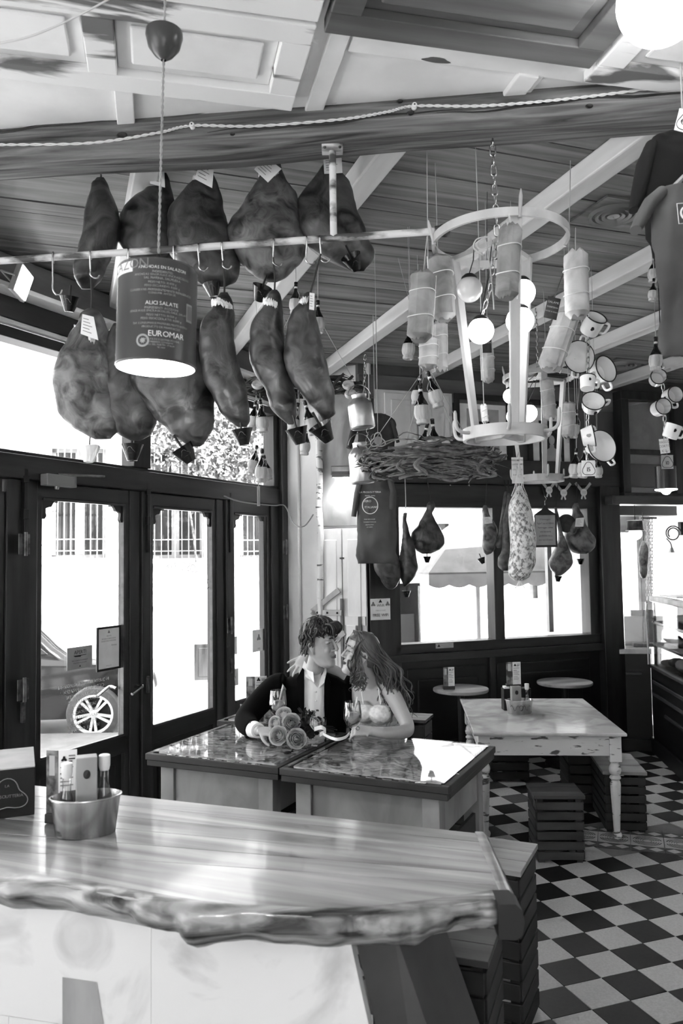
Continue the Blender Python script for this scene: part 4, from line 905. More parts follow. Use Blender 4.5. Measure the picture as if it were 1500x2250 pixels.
pl_ = bpy.data.lights.new('tin_lamp_bulb', 'POINT'); pl_.energy = 6; pl_.shadow_soft_size = .05; o = bpy.data.objects.new('tin_lamp_bulb', pl_); COL.objects.link(o); o.location = c0-V((0, 0, .06))
# ---- twisted cable along the beam with porcelain knobs
def bface(x, y): return onpl(x, y, MBM @ V((0, -.122, 0)), V((bx_.y, -bx_.x, 0)))
ck = [(-60, 318), (0, 318), (200, 314), (345, 292), (422, 276), (560, 277), (750, 262), (850, 246), (910, 233), (1050, 233), (1200, 222), (1350, 205), (1520, 180)]
cb_ = thing('twisted_cable', 'white twisted cable swagged along the great beam', 'cable', bface(0, 318))
pts = smooth_pts([bface(*p) for p in ck], 26); og = bface(0, 318); b = MB()
for s_ in (0, PI): b.tube([p-og+V((0, .0032*math.cos(i*.9+s_), .0032*math.sin(i*.9+s_))) for i, p in enumerate(pts)], .003, 5)
b.build('twisted_wires', m_['white_plastic'], cb_, smooth=True)
for (x, y), lab in (((422, 276), 'porcelain cable knob on the beam near the pendant cord'), ((910, 233), 'porcelain cable knob on the beam above the chandelier')):
    p = bface(x, y); t = thing('cable_knob', lab, 'insulator', p); nb_ = V((bx_.y, -bx_.x, 0))
    b = MB(); b.M = Matrix(((1, 0, 0, 0), (0, 0, -1, 0), (0, 1, 0, 0), (0, 0, 0, 1))); b.lathe([(.011, -.012), (.011, -.004), (.007, .0), (.011, .006), (.009, .012), (.003, .013)], 16); b.build('knob_body', m_['enamel'], t, smooth=True)
    b = MB(); b.ball((0, -.014, 0), .003, 8, 6); b.build('screw', m_['black'], t)
# ================================================================ chandeliers and everything hung from the ceiling
D('pale_wood', .60, .76, rough=.55, scale=6, stretch=(1, 1, .3), bump=.15)
D('twig', .25, .5, rough=.8, scale=20)
D('twig_dark', .12, .25, rough=.8, scale=20)
D('wrap', .62, .77, rough=.7, scale=9, bump=.35, dist=.8)
D('wrap_dark', .44, .6, rough=.7, scale=9, bump=.35, dist=.8)
D('slate', .1, .2, rough=.6, scale=30)
D('tee_black', .035, rough=.95)
D('tee_grey', .2, .25, rough=.95, scale=12)
D('tee_mid', .26, .34, rough=.95, scale=4, bump=.2)
link_m = MB(); link_m.tube([(.0075*math.cos(a)*(1), 0, .0105*math.sin(a)+(.006 if math.sin(a) > 0 else -.006)) for a in np.linspace(0, 2*PI, 15)[:-1]], .0026, 6, closed=True); LINK = link_m.mesh('link', m_['steel'], True)
def chain(label, pts, sc=1.0, group='steel chains', mt=None):
    pts = [V(p) for p in pts]; t = thing('chain', label, 'chain', pts[0], 0, group); i = 0; step = .026*sc
    for a, c in zip(pts[:-1], pts[1:]):
        d = c-a; n = max(1, int(d.length/step)); q = d.to_track_quat('-Z', 'Y')
        for k in range(n):
            o = bpy.data.objects.new('link', LINK); COL.objects.link(o); o.parent = t; o.location = a+d*((k+.5)/n)-pts[0]
            e = q.to_matrix().to_4x4() @ Matrix.Rotation(PI/2*(i % 2), 4, 'Z'); o.rotation_euler = e.to_euler(); o.scale = (sc, sc, sc); i += 1
    return t
def hoop(b, c, R, hgt, th, n=56):
    b.lathe([(R, -hgt/2), (R, hgt/2), (R-th, hgt/2), (R-th, -hgt/2), (R, -hgt/2)], n, c, caps=False)
def chandelier(label, c, z_top, z_bot, R1, R2, angs, rot):
    t = thing('hoop_chandelier', label, 'chandelier', c, rot, 'pale wooden hoop racks'); W = m_['pale_wood']
    b = MB(); hoop(b, (0, 0, z_top), R1, .032, .012); b.build('top_hoop', W, t, smooth=True, ang=40)
    b = MB(); hoop(b, (0, 0, z_bot), R2, .045, .012); b.build('bottom_hoop', W, t, smooth=True, ang=40)
    for a in angs:
        d = V((math.cos(a), math.sin(a), 0)); n = V((-d.y, d.x, 0)); b = MB()
        p0 = d*(R1-.02)+V((0, 0, z_top)); p1 = d*(R2-.018)+V((0, 0, z_bot-.015))
        b.hexa([p1-n*.016-d*.009, p1+n*.016-d*.009, p1+n*.016+d*.009, p1-n*.016+d*.009, p0-n*.022-d*.011, p0+n*.022-d*.011, p0+n*.022+d*.011, p0-n*.022+d*.011]); b.build('stave', W, t, bevel=.003)
        for R_, z in ((R1, z_top), (R2, z_bot)):
            b = MB(); b.hexa([d*.0-n*.014+V((0, 0, z-.012)), d*(R_-.006)-n*.014+V((0, 0, z-.012)), d*(R_-.006)+n*.014+V((0, 0, z-.012)), n*.014+V((0, 0, z-.012)), -n*.014+V((0, 0, z+.008)), d*(R_-.006)-n*.014+V((0, 0, z+.008)), d*(R_-.006)+n*.014+V((0, 0, z+.008)), n*.014+V((0, 0, z+.008))]); b.build('spoke', W, t)
    for k in range(6):
        a = k*PI/3-.12-PI/2; d = V((math.cos(a), math.sin(a), 0)); b = MB()
        p = d*R2+V((0, 0, z_bot)); b.tube(smooth_pts([p-d*.01, p+d*.03, p+d*.055+V((0, 0, .02)), p+d*.06+V((0, 0, .08))], 4), [.007]*12+[.004], 7); b.build('twig_hook', m_['pale_wood'], t, smooth=True)
    for k in range(4):
        a = k*PI/2-PI/2+.08; d = V((math.cos(a), math.sin(a), 0)); b = MB(); p = d*R1+V((0, 0, z_top)); b.tube([p-d*.006-V((0, 0, .02)), p+d*.012+V((0, 0, .05)), p+d*.016+V((0, 0, .075))], [.007, .007, .002], 8); b.build('peg', m_['pale_wood'], t, smooth=True)
    return t
YC = 3.06; cc = at(1102, 700, YC); zt = at(1100, 528, YC).z-cc.z; zb_ = at(1107, 955, YC).z-cc.z
chandelier('pale wooden hoop chandelier hung on a chain below the great beam', cc, zt, zb_, S(152, YC), S(92, YC), (math.radians(-88), math.radians(128), math.radians(52)), 0)
ctop = at(1085, 330, YC)
chain('heavy steel chain from the great beam to the hoop chandelier', [V((cc.x-.02, cc.y, 3.6)), V((cc.x-.01, cc.y, cc.z+zt+.02))], 1.45)
chain('steel chain hanging loose inside the hoop chandelier', [V((cc.x-.012, cc.y+.01, cc.z+zt)), at(1075, 640, YC+.03), at(1056, 700, YC+.05)], 1.1)
b = MB(); p = [at(x, y, YC-.02) for x, y in ((1060, 560), (1040, 545), (1048, 525), (1075, 522), (1078, 540), (1055, 548), (1045, 535), (1065, 528), (1072, 560), (1080, 620), (1085, 680))]; b.tube([q-cc for q in smooth_pts(p, 5)], .003, 6); t = b.build('looped_string', m_['string'], None, loc=cc, smooth=True); tag(t, 'looped pale string knotted inside the hoop chandelier', 'string')
# globes inside
def globe(label, x, y, r, Y, lit, top):
    p = at(x, y, Y); R_ = S(r, Y); t = thing('globe_bulb', label, 'bulb', p, 0, 'globe bulbs in the chandeliers')
    b = MB(); b.ball((0, 0, 0), R_, 24, 16); b.build('glass_globe', m_['lit'] if lit else m_['opal'], t, smooth=True)
    b = MB(); b.lathe([(R_*.62, R_*.8), (R_*.6, R_*.95), (R_*.35, R_*1.18), (.004, R_*1.22)], 20); b.build('cap', m_['black'], t, smooth=True)
    q = V(top)-p; b = MB(); b.tube([(0, 0, R_*1.2), q*.6+V((.004, 0, 0)), q], .0025, 6); b.build('flex', m_['dark_string'], t)
    return t
hubp = cc+V((0, 0, zt))
globe('unlit opal globe bulb with dark cap in the hoop chandelier', 1031, 636, 29, YC-.02, False, hubp+V((-.1, 0, 0)))
globe('lit globe bulb lowest on the shopfront side of the chandelier', 1056, 727, 29, YC+.0, True, hubp+V((-.03, 0, 0)))
globe('lit globe bulb lower in the chandelier beside the front stave', 1142, 705, 31, YC+.06, True, hubp+V((.05, .02, 0)))
globe('lit globe bulb half hidden behind the paper salami', 1146, 643, 30, YC+.14, True, hubp+V((.05, .1, 0)))
# second chandelier farther back
YC2 = 5.6; c2 = at(1185, 940, YC2)
chandelier('smaller looking pale hoop chandelier farther back above the panelling', c2, at(1180, 830, YC2).z-c2.z, at(1184, 1052, YC2).z-c2.z, S(78, YC2), S(50, YC2), (math.radians(-100), math.radians(20), math.radians(140)), .1)
chain('thin chain carrying the far hoop chandelier', [V((c2.x, c2.y, 3.7)), V((c2.x, c2.y, at(1180, 830, YC2).z))], 1.0)
globe('lit bulb showing through the front chandelier on the far one, nearer the wreath', 1122, 870, 17, YC2, True, c2+V((0, 0, .4)))
globe('lit bulb on the far chandelier just above the front lower hoop', 1160, 908, 20, YC2, True, c2+V((0, 0, .4)))
globe('lit bulb on the far chandelier behind the front stave', 1128, 915, 16, YC2+.1, True, c2+V((0, 0, .4)))
# ---- salami wrapped in paper
def up_(x, y, Y): p = at(x, y, Y); return V((p.x, Y, CEIL-.002))
def salami(label, x0, y0, x1, y1, w, Y, hang, mt='wrap', seed=0):
    a = at(x0, y0, Y); c = at(x1, y1, Y); d = c-a; L_ = d.length; R_ = S(w/2, Y); q = d.to_track_quat('-Z', 'Y')
    t = thing('wrapped_salami', label, 'salami', a, 0, 'paper wrapped salami', rot=q.to_euler())
    b = MB(); rg = []; rn = random.Random(seed); n = 26; cr_ = [rn.choice((-.07, -.02, .0, .02, .05)) for _ in range(n)]
    for k in range(17):
        s_ = k/16; z = -L_*s_; e = min(1, .6+7*s_, .62+8*(1-s_)); rg.append([V((R_*e*(1+.022*rn.uniform(-1, 1)+cr_[j]*(1-.5*math.sin(PI*s_))+.03*math.cos(3*j*2*PI/n+seed))*math.cos(2*PI*j/n), R_*e*(1+.022*rn.uniform(-1, 1)+cr_[j]*(1-.5*math.sin(PI*s_)))*math.sin(2*PI*j/n), z+(cr_[j]*.12 if k in (0, 16) else 0))) for j in range(n)])
    b.rings(rg); b.build('paper_wrap', m_[mt], t, smooth=True, ang=30)
    for z in (.3, .68): b = MB(); b.tube([(R_*1.06*math.cos(a_), R_*1.06*math.sin(a_), -L_*z+.004*math.sin(a_*2)) for a_ in np.linspace(0, 2*PI, 25)[:-1]], .0018, 5, closed=True); b.build('twine', m_['paper'], t)
    b = MB(); b.tube([(R_*.3, -R_*1.06, -L_*.02), (R_*.25, -R_*1.07, -L_*.5), (R_*.3, -R_*1.02, -L_*.98)], .0018, 5); b.build('twine', m_['paper'], t)
    if hang is not None: h_ = q.inverted() @ (V(hang)-a); b = MB(); b.tube([(0, 0, -.01), h_*.5+V((.003, 0, 0)), h_], .002, 5); b.build('hanging_string', m_['string'], t)
salami('paper wrapped salami at the pipe end, front of the pair', 930, 598, 921, 746, 56, 3.0, at(938, 520, 3.07), 'wrap_dark', 1)
salami('paper wrapped salami behind the one at the pipe end', 965, 562, 975, 702, 54, 3.16, at(952, 530, 3.1), 'wrap_dark', 2)
salami('paper wrapped salami on the front peg of the chandelier', 1122, 496, 1112, 656, 50, 2.72, at(1117, 470, 2.78), 'wrap_dark', 3)
salami('paper wrapped salami hanging off the window side twig of the hoop, palest', 1264, 553, 1268, 697, 54, 3.02, at(1264, 500, 3.02), 'wrap', 4)
salami('paper wrapped salami hanging aslant beside the colander', 1247, 690, 1205, 812, 54, 3.5, up_(1262, 640, 3.5), 'wrap', 5)
salami('paper wrapped salami low behind the pair at the pipe end', 942, 742, 940, 808, 42, 3.4, up_(945, 690, 3.4), 'wrap', 6)
salami('narrow paper salami low beside the pair at the pipe end', 966, 708, 967, 815, 32, 3.5, up_(962, 640, 3.5), 'wrap', 7)
salami('paper salami seen between the staves of the chandelier', 1070, 765, 1072, 838, 30, 3.9, up_(1072, 700, 3.9), 'wrap', 8)
salami('paper salami hanging from the far chandelier', 1200, 832, 1208, 920, 30, 5.2, up_(1198, 790, 5.2), 'wrap', 9)
salami('thin paper salami on a long string beside the enamel pots', 1250, 884, 1247, 961, 28, 4.5, up_(1246, 780, 4.5), 'wrap', 10)
salami('scrap of paper salami hung from the front lower twig', 1062, 890, 1066, 928, 14, 3.3, up_(1057, 830, 3.3), 'paper', 11)
# ---- straw covered wine flasks
def flask_proto():
    t = thing('wine_flask', 'x', 'flask', (0, 0, 0), 0, 'straw covered wine flasks')
    b = MB(); b.lathe([(.043, .118), (.046, .125), (.036, .15), (.02, .18), (.0145, .2), (.0135, .262), (.016, .264), (.016, .272), (.013, .274)], 20); b.build('neck', m_['bottle'], t, smooth=True, ang=50)
    b = MB(); b.lathe([(.0142, .215), (.0142, .235)], 18, caps=False); b.build('neck_label', m_['paper'], t, smooth=True)
    b = MB(); b.lathe([(.0148, .242), (.0148, .276), (.004, .277)], 18); b.build('capsule', m_['black'], t, smooth=True)
    b = MB(); b.lathe([(.038, .028), (.05, .05), (.054, .075), (.052, .1), (.047, .123), (.044, .124), (.044, .118)], 28, caps=False); b.build('straw_basket', m_['straw'], t, smooth=True)
    b = MB(); b.lathe([(.012, .006), (.034, .0), (.042, .006), (.044, .018), (.04, .03), (.034, .032), (.03, .012), (.012, .01)], 28, caps=False); b.lathe([(.03, .008), (.001, .01)], 20, caps=False); b.build('straw_foot', m_['straw'], t, smooth=True)
    for s_ in (-1, 1): b = MB(); b.tube([(s_*.05, -.02, .11), (s_*.03, -.03, .16), (s_*.015, -.012, .2)], .0016, 5); b.build('twine', m_['paper'], t)
    return t
fk = flask_proto(); ff = [True]
def flask(label, x0, y0, x1, y1, Y, yaw=0, sc=None, string=True):   # neck top pixel -> base pixel
    a = at(x0, y0, Y); c = at(x1, y1, Y); d = a-c; s_ = sc or d.length/.277
    q = d.to_track_quat('Z', 'Y').to_matrix().to_4x4() @ Matrix.Rotation(yaw, 4, 'Z')
    if ff[0]: ff[0] = False; o = fk; o.location = c; o.rotation_euler = q.to_euler(); o.scale = (s_,)*3; o['label'] = label
    else: o = dup(fk, c, 0, label, None, q.to_euler(), s_)
    if string:
        Mw = Matrix.LocRotScale(c, q.to_euler(), V((s_,)*3)).inverted(); w = MB(); w.M = Mw; w.tube([a-V((0, 0, .01)), V((a.x, a.y, CEIL-.002))], .0016, 5); w.build('hanging_string', m_['string'], o)
    return o
flask('straw flask hanging upright over the twig wreath, dark neck, lowest of the cluster', 922, 842, 929, 932, 4.6)
flask('straw flask tilted out of the cluster above the twig wreath', 939, 816, 964, 895, 4.55, .3)
flask('straw flask at the back of the cluster above the twig wreath', 923, 822, 914, 890, 4.75)
flask('straw flask standing in the twig wreath, front one', 949, 920, 957, 1003, 4.62, 0, None, False)
flask('straw flask leaning in the twig wreath behind the front one', 939, 930, 922, 1004, 4.74, 0, None, False)
for x0, y0, x1, y1, Y, lab in ((564, 978, 553, 1040, 6.1, 'straw flask of the window cluster, tilted towards the fanlight'), (576, 986, 573, 1060, 6.0, 'straw flask of the window cluster, front and centre'), (580, 1000, 590, 1055, 6.15, 'straw flask of the window cluster, hidden behind the front one'),
      (571, 878, 578, 950, 5.3, 'straw flask under the dark wreath between two hams'), (562, 880, 552, 945, 5.4, 'straw flask under the dark wreath, mostly behind a ham cup'), (655, 885, 640, 950, 5.2, 'straw flask behind the long knotted ham'), (668, 880, 690, 955, 5.2, 'straw flask beside the drip cup of the long knotted ham'),
      (1266, 985, 1260, 1050, 4.6, 'straw flask beside the 15 price card, outer one'), (1286, 980, 1279, 1050, 4.55, 'straw flask half behind the 15 price card'), (1312, 1000, 1315, 1050, 4.8, 'straw flask behind the 15 price card'),
      (1268, 900, 1258, 962, 4.7, 'straw flask behind the small enamel pot'), (1135, 780, 1133, 850, 4.0, 'straw flask seen through the chandelier below the lit globes'), (1128, 690, 1130, 757, 3.9, 'straw flask above the other one inside the chandelier'),
      (900, 715, 896, 790, 4.2, 'straw flask poking out behind the pipe end salami'), (650, 620, 648, 690, 4.4, 'straw flask hanging between the last two hams'), (698, 660, 700, 732, 4.6, 'straw flask peeping out beside the last ham'),
      (1436, 560, 1434, 620, 3.9, 'straw flask beside the grey tee shirt, upper of two'), (1436, 612, 1432, 662, 3.8, 'straw flask beside the grey tee shirt, lower of two'), (1440, 740, 1440, 815, 3.9, 'straw flask at the head of the mug chain'), (675, 940, 668, 1000, 5.6, 'pale straw flask under the ragged drip cup')):
    flask(lab, x0, y0, x1, y1, Y, random.uniform(-.5, .5))
# ---- twig wreaths
def wreath(label, x, y, rx, Y, thick, mt, n, cords, seed, ry=1.0, name='twig_wreath'):
    c = at(x, y, Y); R_ = S(rx, Y); t = thing(name, label, 'wreath', c); rn = random.Random(seed); b = MB()
    for i in range(n):
        a0 = rn.uniform(0, 2*PI); sp = rn.uniform(.5, 1.3); ro = rn.gauss(0, thick*.42); zo = rn.gauss(0, thick*.36); tw_ = rn.uniform(-.3, .3); pts = []
        for k in range(8):
            f = k/7; a = a0+sp*f; r = R_-thick*.4+ro+.018*math.sin(f*5+i); pts.append((r*math.cos(a), ry*r*math.sin(a), zo+tw_*thick*(f-.5)+.01*math.sin(f*7+i*2)))
        if rn.random() < .3: pts[-1] = (pts[-1][0]*1.12, pts[-1][1]*1.12, pts[-1][2]-.03*rn.random())
        w = rn.choice((.003, .004, .004, .006, .009)); b.tube(pts, [w]*6+[w*.7, w*.3], 5)
    b.build('twigs', m_[mt], t, smooth=True, kind='stuff')
    for i in range(7):
        a = rn.uniform(PI, 2*PI); p = V((R_*.85*math.cos(a), R_*.85*math.sin(a), -thick*.5)); b = MB(); b.tube(smooth_pts([p+V((.05, 0, .05)), p, p+V((rn.uniform(-.05, .05), -.02, -.04)), p+V((rn.uniform(-.08, .08), -.03, -.06))], 4), [.01]*9+[.008, .006, .005, .004], 7); b.build('branch', m_[mt], t, smooth=True)
    for q in cords:
        e = at(*q[2:4], Y)-c if len(q) == 4 else None; p = at(q[0], q[1], Y)-c; b = MB(); b.tube([p, e], .0022, 5); b.build('cord', m_['string'], t)
    return t
wreath('wide wreath of bare grey twigs hung on cords with flasks inside', 945, 1012, 146, 4.65, .12, 'twig', 330, [(800, 1000, 936, 805), (1015, 985, 936, 805), (885, 1000, 930, 830), (1048, 1005, 944, 812)], 5, .75)
wreath('dark wreath with straw discs behind the hanging hams', 668, 850, 132, 5.4, .05, 'twig_dark', 130, [(560, 842, 665, 640), (780, 842, 668, 640)], 6, .6, 'vine_wreath')
for x, y, lab in ((566, 845, 'straw disc on the dark wreath at the window side'), (765, 846, 'straw disc on the dark wreath beside the milk can'), (770, 866, 'lower straw disc on the dark wreath beside the milk can')):
    b = MB(); b.lathe([(.004, -.012), (.036, -.012), (.04, 0), (.036, .012), (.004, .012)], 20); o = b.build('straw_disc', m_['straw'], None, smooth=True, loc=at(x, y, 5.1), rot=(.9, 0, 0)); tag(o, lab, 'basket')
# ---- milk cans
for k, (x, y0, y1, w, Y, lab) in enumerate(((797, 866, 940, 56, 5.0, 'dented aluminium milk can on a chain beside the dark tee shirt'), (797, 972, 1060, 54, 4.85, 'dented aluminium milk can hanging lower at the wreath end'))):
    p = at(x, y1, Y); L_ = S(y1-y0, Y); R_ = S(w/2, Y); t = thing('milk_can', lab, 'can', p, 0, 'aluminium milk cans', rot=(.0, math.radians(-4 if k else -6), 0))
    b = MB(); b.lathe([(R_*.96, 0), (R_, .004), (R_, L_*.66), (R_*.93, L_*.74), (R_*.6, L_*.86), (R_*.55, L_*.9), (R_*.6, L_*.98), (R_*.62, L_), (R_*.55, L_)], 32); b.build('body', m_['alu'], t, smooth=True, ang=50)
    b = MB(); b.tube([(R_*.95*math.cos(a), 0, L_*.9+R_*1.1*math.sin(a)) for a in np.linspace(.2, PI-.2, 16)], .003, 6); b.build('handle', m_['steel'], t)
    b = MB(); b.tube([(R_*.9*math.cos(a), R_*.9*math.sin(a), -.002) for a in np.linspace(0, 2*PI, 25)[:-1]], .004, 6, closed=True); b.build('base_ring', m_['alu'], t, smooth=True)
chain('thin chain down to the upper milk can', [at(802, 780, 5.05), at(800, 868, 5.02)], 1.1)
chain('short chain between the two milk cans', [at(808, 940, 4.95), at(806, 972, 4.9)], 1.1)
# ---- enamel ware on chains
def mug(label, x, y, w, Y, rot, kind='mug', sticker=False):
    R_ = S(w/2, Y); t = thing('enamel_'+kind, label, kind, at(x, y, Y), 0, 'enamel ware on chains', rot=[math.radians(q) for q in rot]); H_ = R_*(1.75 if kind == 'mug' else 1.05); top = R_; bot = R_*(.92 if kind == 'mug' else .8)
    if kind == 'colander':
        pr_ = [(R_*.3, -R_*.62), (R_*.34, -R_*.66), (R_*.55, -R_*.6), (R_*.85, -R_*.32), (R_*.97, -.0), (R_, .002), (R_*.96, .002), (R_*.82, -R_*.3), (R_*.5, -R_*.56), (.002, -R_*.6)]
    else: pr_ = [(bot*.93, 0), (bot, .006), (top, H_), (top*1.02, H_+.001), (top*.97, H_), (bot*.94, .01), (.002, .009)]
    b = MB(); b.lathe(pr_, 32, caps=kind != 'colander'); b.build('bowl', m_['enamel'], t, smooth=True, ang=50)
    zr = H_ if kind != 'colander' else .001
    b = MB(); b.tube([(R_*1.0*math.cos(a), R_*1.0*math.sin(a), zr) for a in np.linspace(0, 2*PI, 37)[:-1]], .0028, 6, closed=True); b.build('black_rim', m_['black'], t, smooth=True)
    if kind == 'colander':
        b = MB()
        for c_ in range(6):
            a = c_*PI/3
            for k in range(14):
                r = .62+.09*math.sin(k*2.4); aa = a+.22*math.cos(k*2.4); rr_ = r*R_; zz = -R_*(.66-.42*(r-.3)**1.6*1.6)*.99-.0005
                b.ball((rr_*1.02*math.cos(aa), rr_*1.02*math.sin(aa), zz*.86-.004), .0022, 5, 4)
        b.build('holes', m_['ink'], t, kind='stuff')
        for s_ in (-1, 1): b = MB(); b.tube(smooth_pts([(s_*R_*.95, -.014, -.004), (s_*R_*1.28, -.012, .004), (s_*R_*1.28, .012, .004), (s_*R_*.95, .014, -.004)], 4), .005, 6); b.build('handle', m_['enamel'], t, smooth=True)
    else:
        b = MB(); b.tube(smooth_pts([(R_*.98, 0, H_*.85), (R_*1.45, 0, H_*.8), (R_*1.4, 0, H_*.3), (R_*.95, 0, H_*.2)], 5), .0045, 7, flat=1.4); b.build('handle', m_['enamel'], t, smooth=True)
        bd_ = MB(); bd_.add([(R_*.985*math.sin(.16*math.cos(a)*(1+.2*math.cos(3*a))), -R_*.985*math.cos(.2*math.cos(a))-.001, H_*.55+R_*.22*math.sin(a)) for a in np.linspace(0, 2*PI, 17)[:-1]], [tuple(range(16))]); bd_.build('emblem', m_['paper_grey' if sticker else 'ink'], t)
    return t
mug('enamel mug with black rim topmost on the pot chain', 1292, 730, 46, 3.6, (48, 22, 0))
mug('enamel colander hanging high on the pot chain, seen from its side', 1272, 784, 72, 3.65, (100, -75, 0), 'colander')
mug('enamel pot with square sticker jutting out behind the pot chain', 1308, 822, 60, 3.75, (60, 70, 0), 'pot', True)
mug('enamel mug with dark emblem hanging level on the pot chain', 1290, 855, 34, 3.6, (-15, 8, 0))
mug('open enamel pot facing the room in the middle of the pot chain', 1298, 897, 50, 3.6, (62, -6, 0), 'pot')
mug('enamel pot with square sticker turned sideways low on the pot chain', 1278, 962, 48, 3.65, (15, 80, 0), 'pot', True)
mug('enamel colander lowest on the pot chain, rim turned outwards', 1322, 980, 72, 3.65, (70, 62, 0), 'colander')
mug('enamel mug with emblem highest on the far mug chain', 1440, 836, 34, 4.0, (80, -60, 0))
mug('enamel mug on the far mug chain turned towards the frame edge', 1466, 874, 36, 4.0, (80, 75, 0))
mug('enamel mug with emblem below the others on the far mug chain', 1442, 900, 36, 4.0, (85, -55, 10))
mug('enamel mug lowest on the far mug chain above the price slip', 1470, 962, 36, 4.0, (10, 20, 0))
chain('pot chain carrying the enamel mugs and colanders', [at(1290, 690, 3.62), at(1292, 760, 3.64), at(1290, 960, 3.66), at(1288, 1010, 3.66)], 1.0)
chain('far mug chain beside the grey tee shirt', [at(1450, 760, 4.02), at(1458, 880, 4.02), at(1462, 970, 4.02)], 1.0)
def card(label, x0, y0, x1, y1, Y, lines, cat='card', mt='paper', hang=None, border=False, name='price_card', tilt=0, fs=None):
    a = at(x0, y0, Y); c = at(x1, y1, Y); w = c.x-a.x; h_ = a.z-c.z; t = thing(name, label, cat, V(((a.x+c.x)/2, Y, c.z)), 0, rot=(0, tilt, 0))
    b = MB(); b.box((-w/2, -.0015, 0), (w/2, .0015, h_)); b.build('sheet', m_[mt], t)
    for s_, z, sz, mm in lines: q = MB(); q.M = Matrix.Translation((0, -.0022, z*h_)); q.text(s_, sz*h_); q.build('lettering', m_[mm], t)
    if border:
        q = MB(); P = []
        for k in range(36): aa = 2*PI*k/36; r = (.385-.05*math.sin(3*aa)); P.append((r*math.cos(aa)*w*1.15, -.0025, h_*.44+r*math.sin(aa)*h_*1.05))
        q.tube(P, .0012, 4, closed=True); q.build('cloud_outline', m_['ink'], t)
    if hang: p = at(*hang, Y)-V(((a.x+c.x)/2, Y, c.z)); q = MB(); q.tube([(0, 0, h_), p], .002, 5); q.build('wire', m_['iron'], t)
    return t
card('white price card reading 15 below the pot chain', 1277, 1012, 1308, 1046, 3.65, [('15', .3, .38, 'ink')], 'card', 'paper', (1290, 1005), True)
card('grey price card reading 10 above the small tin lamp', 1452, 1000, 1479, 1030, 4.0, [('10', .3, .38, 'ink')], 'card', 'paper_grey', (1464, 990), True)
card('handwritten white price slip on the far mug chain', 1450, 964, 1472, 996, 4.0, [('FIASCO', .7, .22, 'ink_grey'), ('CORTO', .42, .22, 'ink_grey'), ('€ 12,-', .1, .22, 'ink_grey')], 'card', 'paper', (1461, 968), tilt=math.radians(-6))
card('tilted price card starting 15 euro at the top frame edge', 1478, 242, 1520, 290, 2.45, [('€15', .3, .4, 'ink')], 'card', 'paper', None, True, tilt=math.radians(16))
card('small black slate tag hanging in the chandelier on the pot side', 1192, 653, 1222, 700, 3.2, [('SALAME', .72, .14, 'paper_grey'), ('toscano', .5, .16, 'paper_grey'), ('fatto a mano', .3, .12, 'paper_grey')], 'tag', 'slate', (1212, 590), name='slate_tag', tilt=math.radians(14))
card('small black slate tag half hidden behind a lit globe', 1058, 730, 1080, 775, 3.8, [('SALAME', .7, .14, 'paper_grey'), ('toscano', .45, .16, 'paper_grey')], 'tag', 'slate', (1070, 400), name='slate_tag')
card('printed product label above the netted mortadella', 1123, 1005, 1150, 1062, 5.5, [('PESO NETTO', .86, .08, 'ink'), ('LOTTO 4471', .7, .08, 'ink_grey'), ('CONS. 4 C', .5, .08, 'ink_grey'), ('EURO/KG', .3, .08, 'ink_grey')], 'tag', 'paper', (1140, 990), name='product_label')
# ---- small tin lamp by the cabinet
p = at(1463, 1075, 5.0); t = thing('tin_lamp', 'small dark tin pendant lamp glowing under the 10 price card', 'lamp', p); R_ = S(22, 5.0); L_ = S(50, 5.0)
b = MB(); b.lathe([(R_, 0), (R_, L_), (.01, L_+.004), (.008, L_), (R_*.96, L_-.004), (R_*.96, 0)], 28, caps=False); b.build('tin_shade', m_['black_plastic'], t, smooth=True, ang=40)
b = MB(); b.lathe([(R_*1.08, .0), (R_*1.05, -.006), (R_*.5, -.014), (R_*.3, -.03), (.002, -.036)], 24); b.build('bulb', m_['lit'], t, smooth=True)
b = MB(); b.tube([(0, 0, L_), (0, 0, 3.7-p.z)], .003, 6); b.build('cord', m_['black'], t)
# ---- big opal globe at the top edge
p = at(1452, 0, 2.25); R_ = S(98, 2.25); t = thing('opal_globe_lamp', 'large opal globe lamp at the top corner of the ceiling', 'lamp', p); b = MB(); b.ball((0, 0, 0), R_, 32, 20); b.build('globe', m_['lit_soft'], t, smooth=True)
b = MB(); b.lathe([(.045, R_*.9), (.05, R_*1.05), (.02, R_*1.15)], 20); b.build('cap', m_['black'], t); b = MB(); b.tube([(0, 0, R_*1.1), (0, 0, CEIL-p.z)], .006, 8); b.build('stem', m_['black'], t)
# ---- tee shirts
def tee(label, Y, sil, sleeves, mt, hanger=None, tk=.14, seed=0, cat='shirt', drape=.02):
    b, og, rows = blob(sil, Y, tk, seed, drape, 40, 5, dmax=.07); t = thing('tee_shirt', label, cat, og, 0, 'souvenir tee shirts'); b.build('shirt_body', m_[mt], t, smooth=True, ang=80)
    for pts in sleeves:
        q = MB(); ps = [at(x, y, Y)-og for x, y, r in pts]; rs = [S(r, Y) for x, y, r in pts]; q.tube(ps, rs, 16, flat=.5, caps=True); q.build('sleeve', m_[mt], t, smooth=True, ang=70)
    tpz = sil[0]; q = MB(); p_ = at((tpz[1]+tpz[2])/2, tpz[0], Y)-og; q.tube([p_-V((0, 0, .01)), V((p_.x, 0, CEIL-.002-og.z))], .003, 6); q.build('hanging_cord', m_['string'], t)
    if hanger:
        q = MB(); q.tube([at(x, y, Y)-og for x, y in hanger], .008, 8); q.build('hanger', m_['pine'], t, smooth=True)
    return t, og
def onshirt(t, og, x, y, Y, dd, string, size, mt='paper'):
    q = MB(); p = at(x, y, Y)-og; q.M = Matrix.Translation((p.x, -dd, p.z)); q.text(string, size); return q.build('print', m_[mt], t)
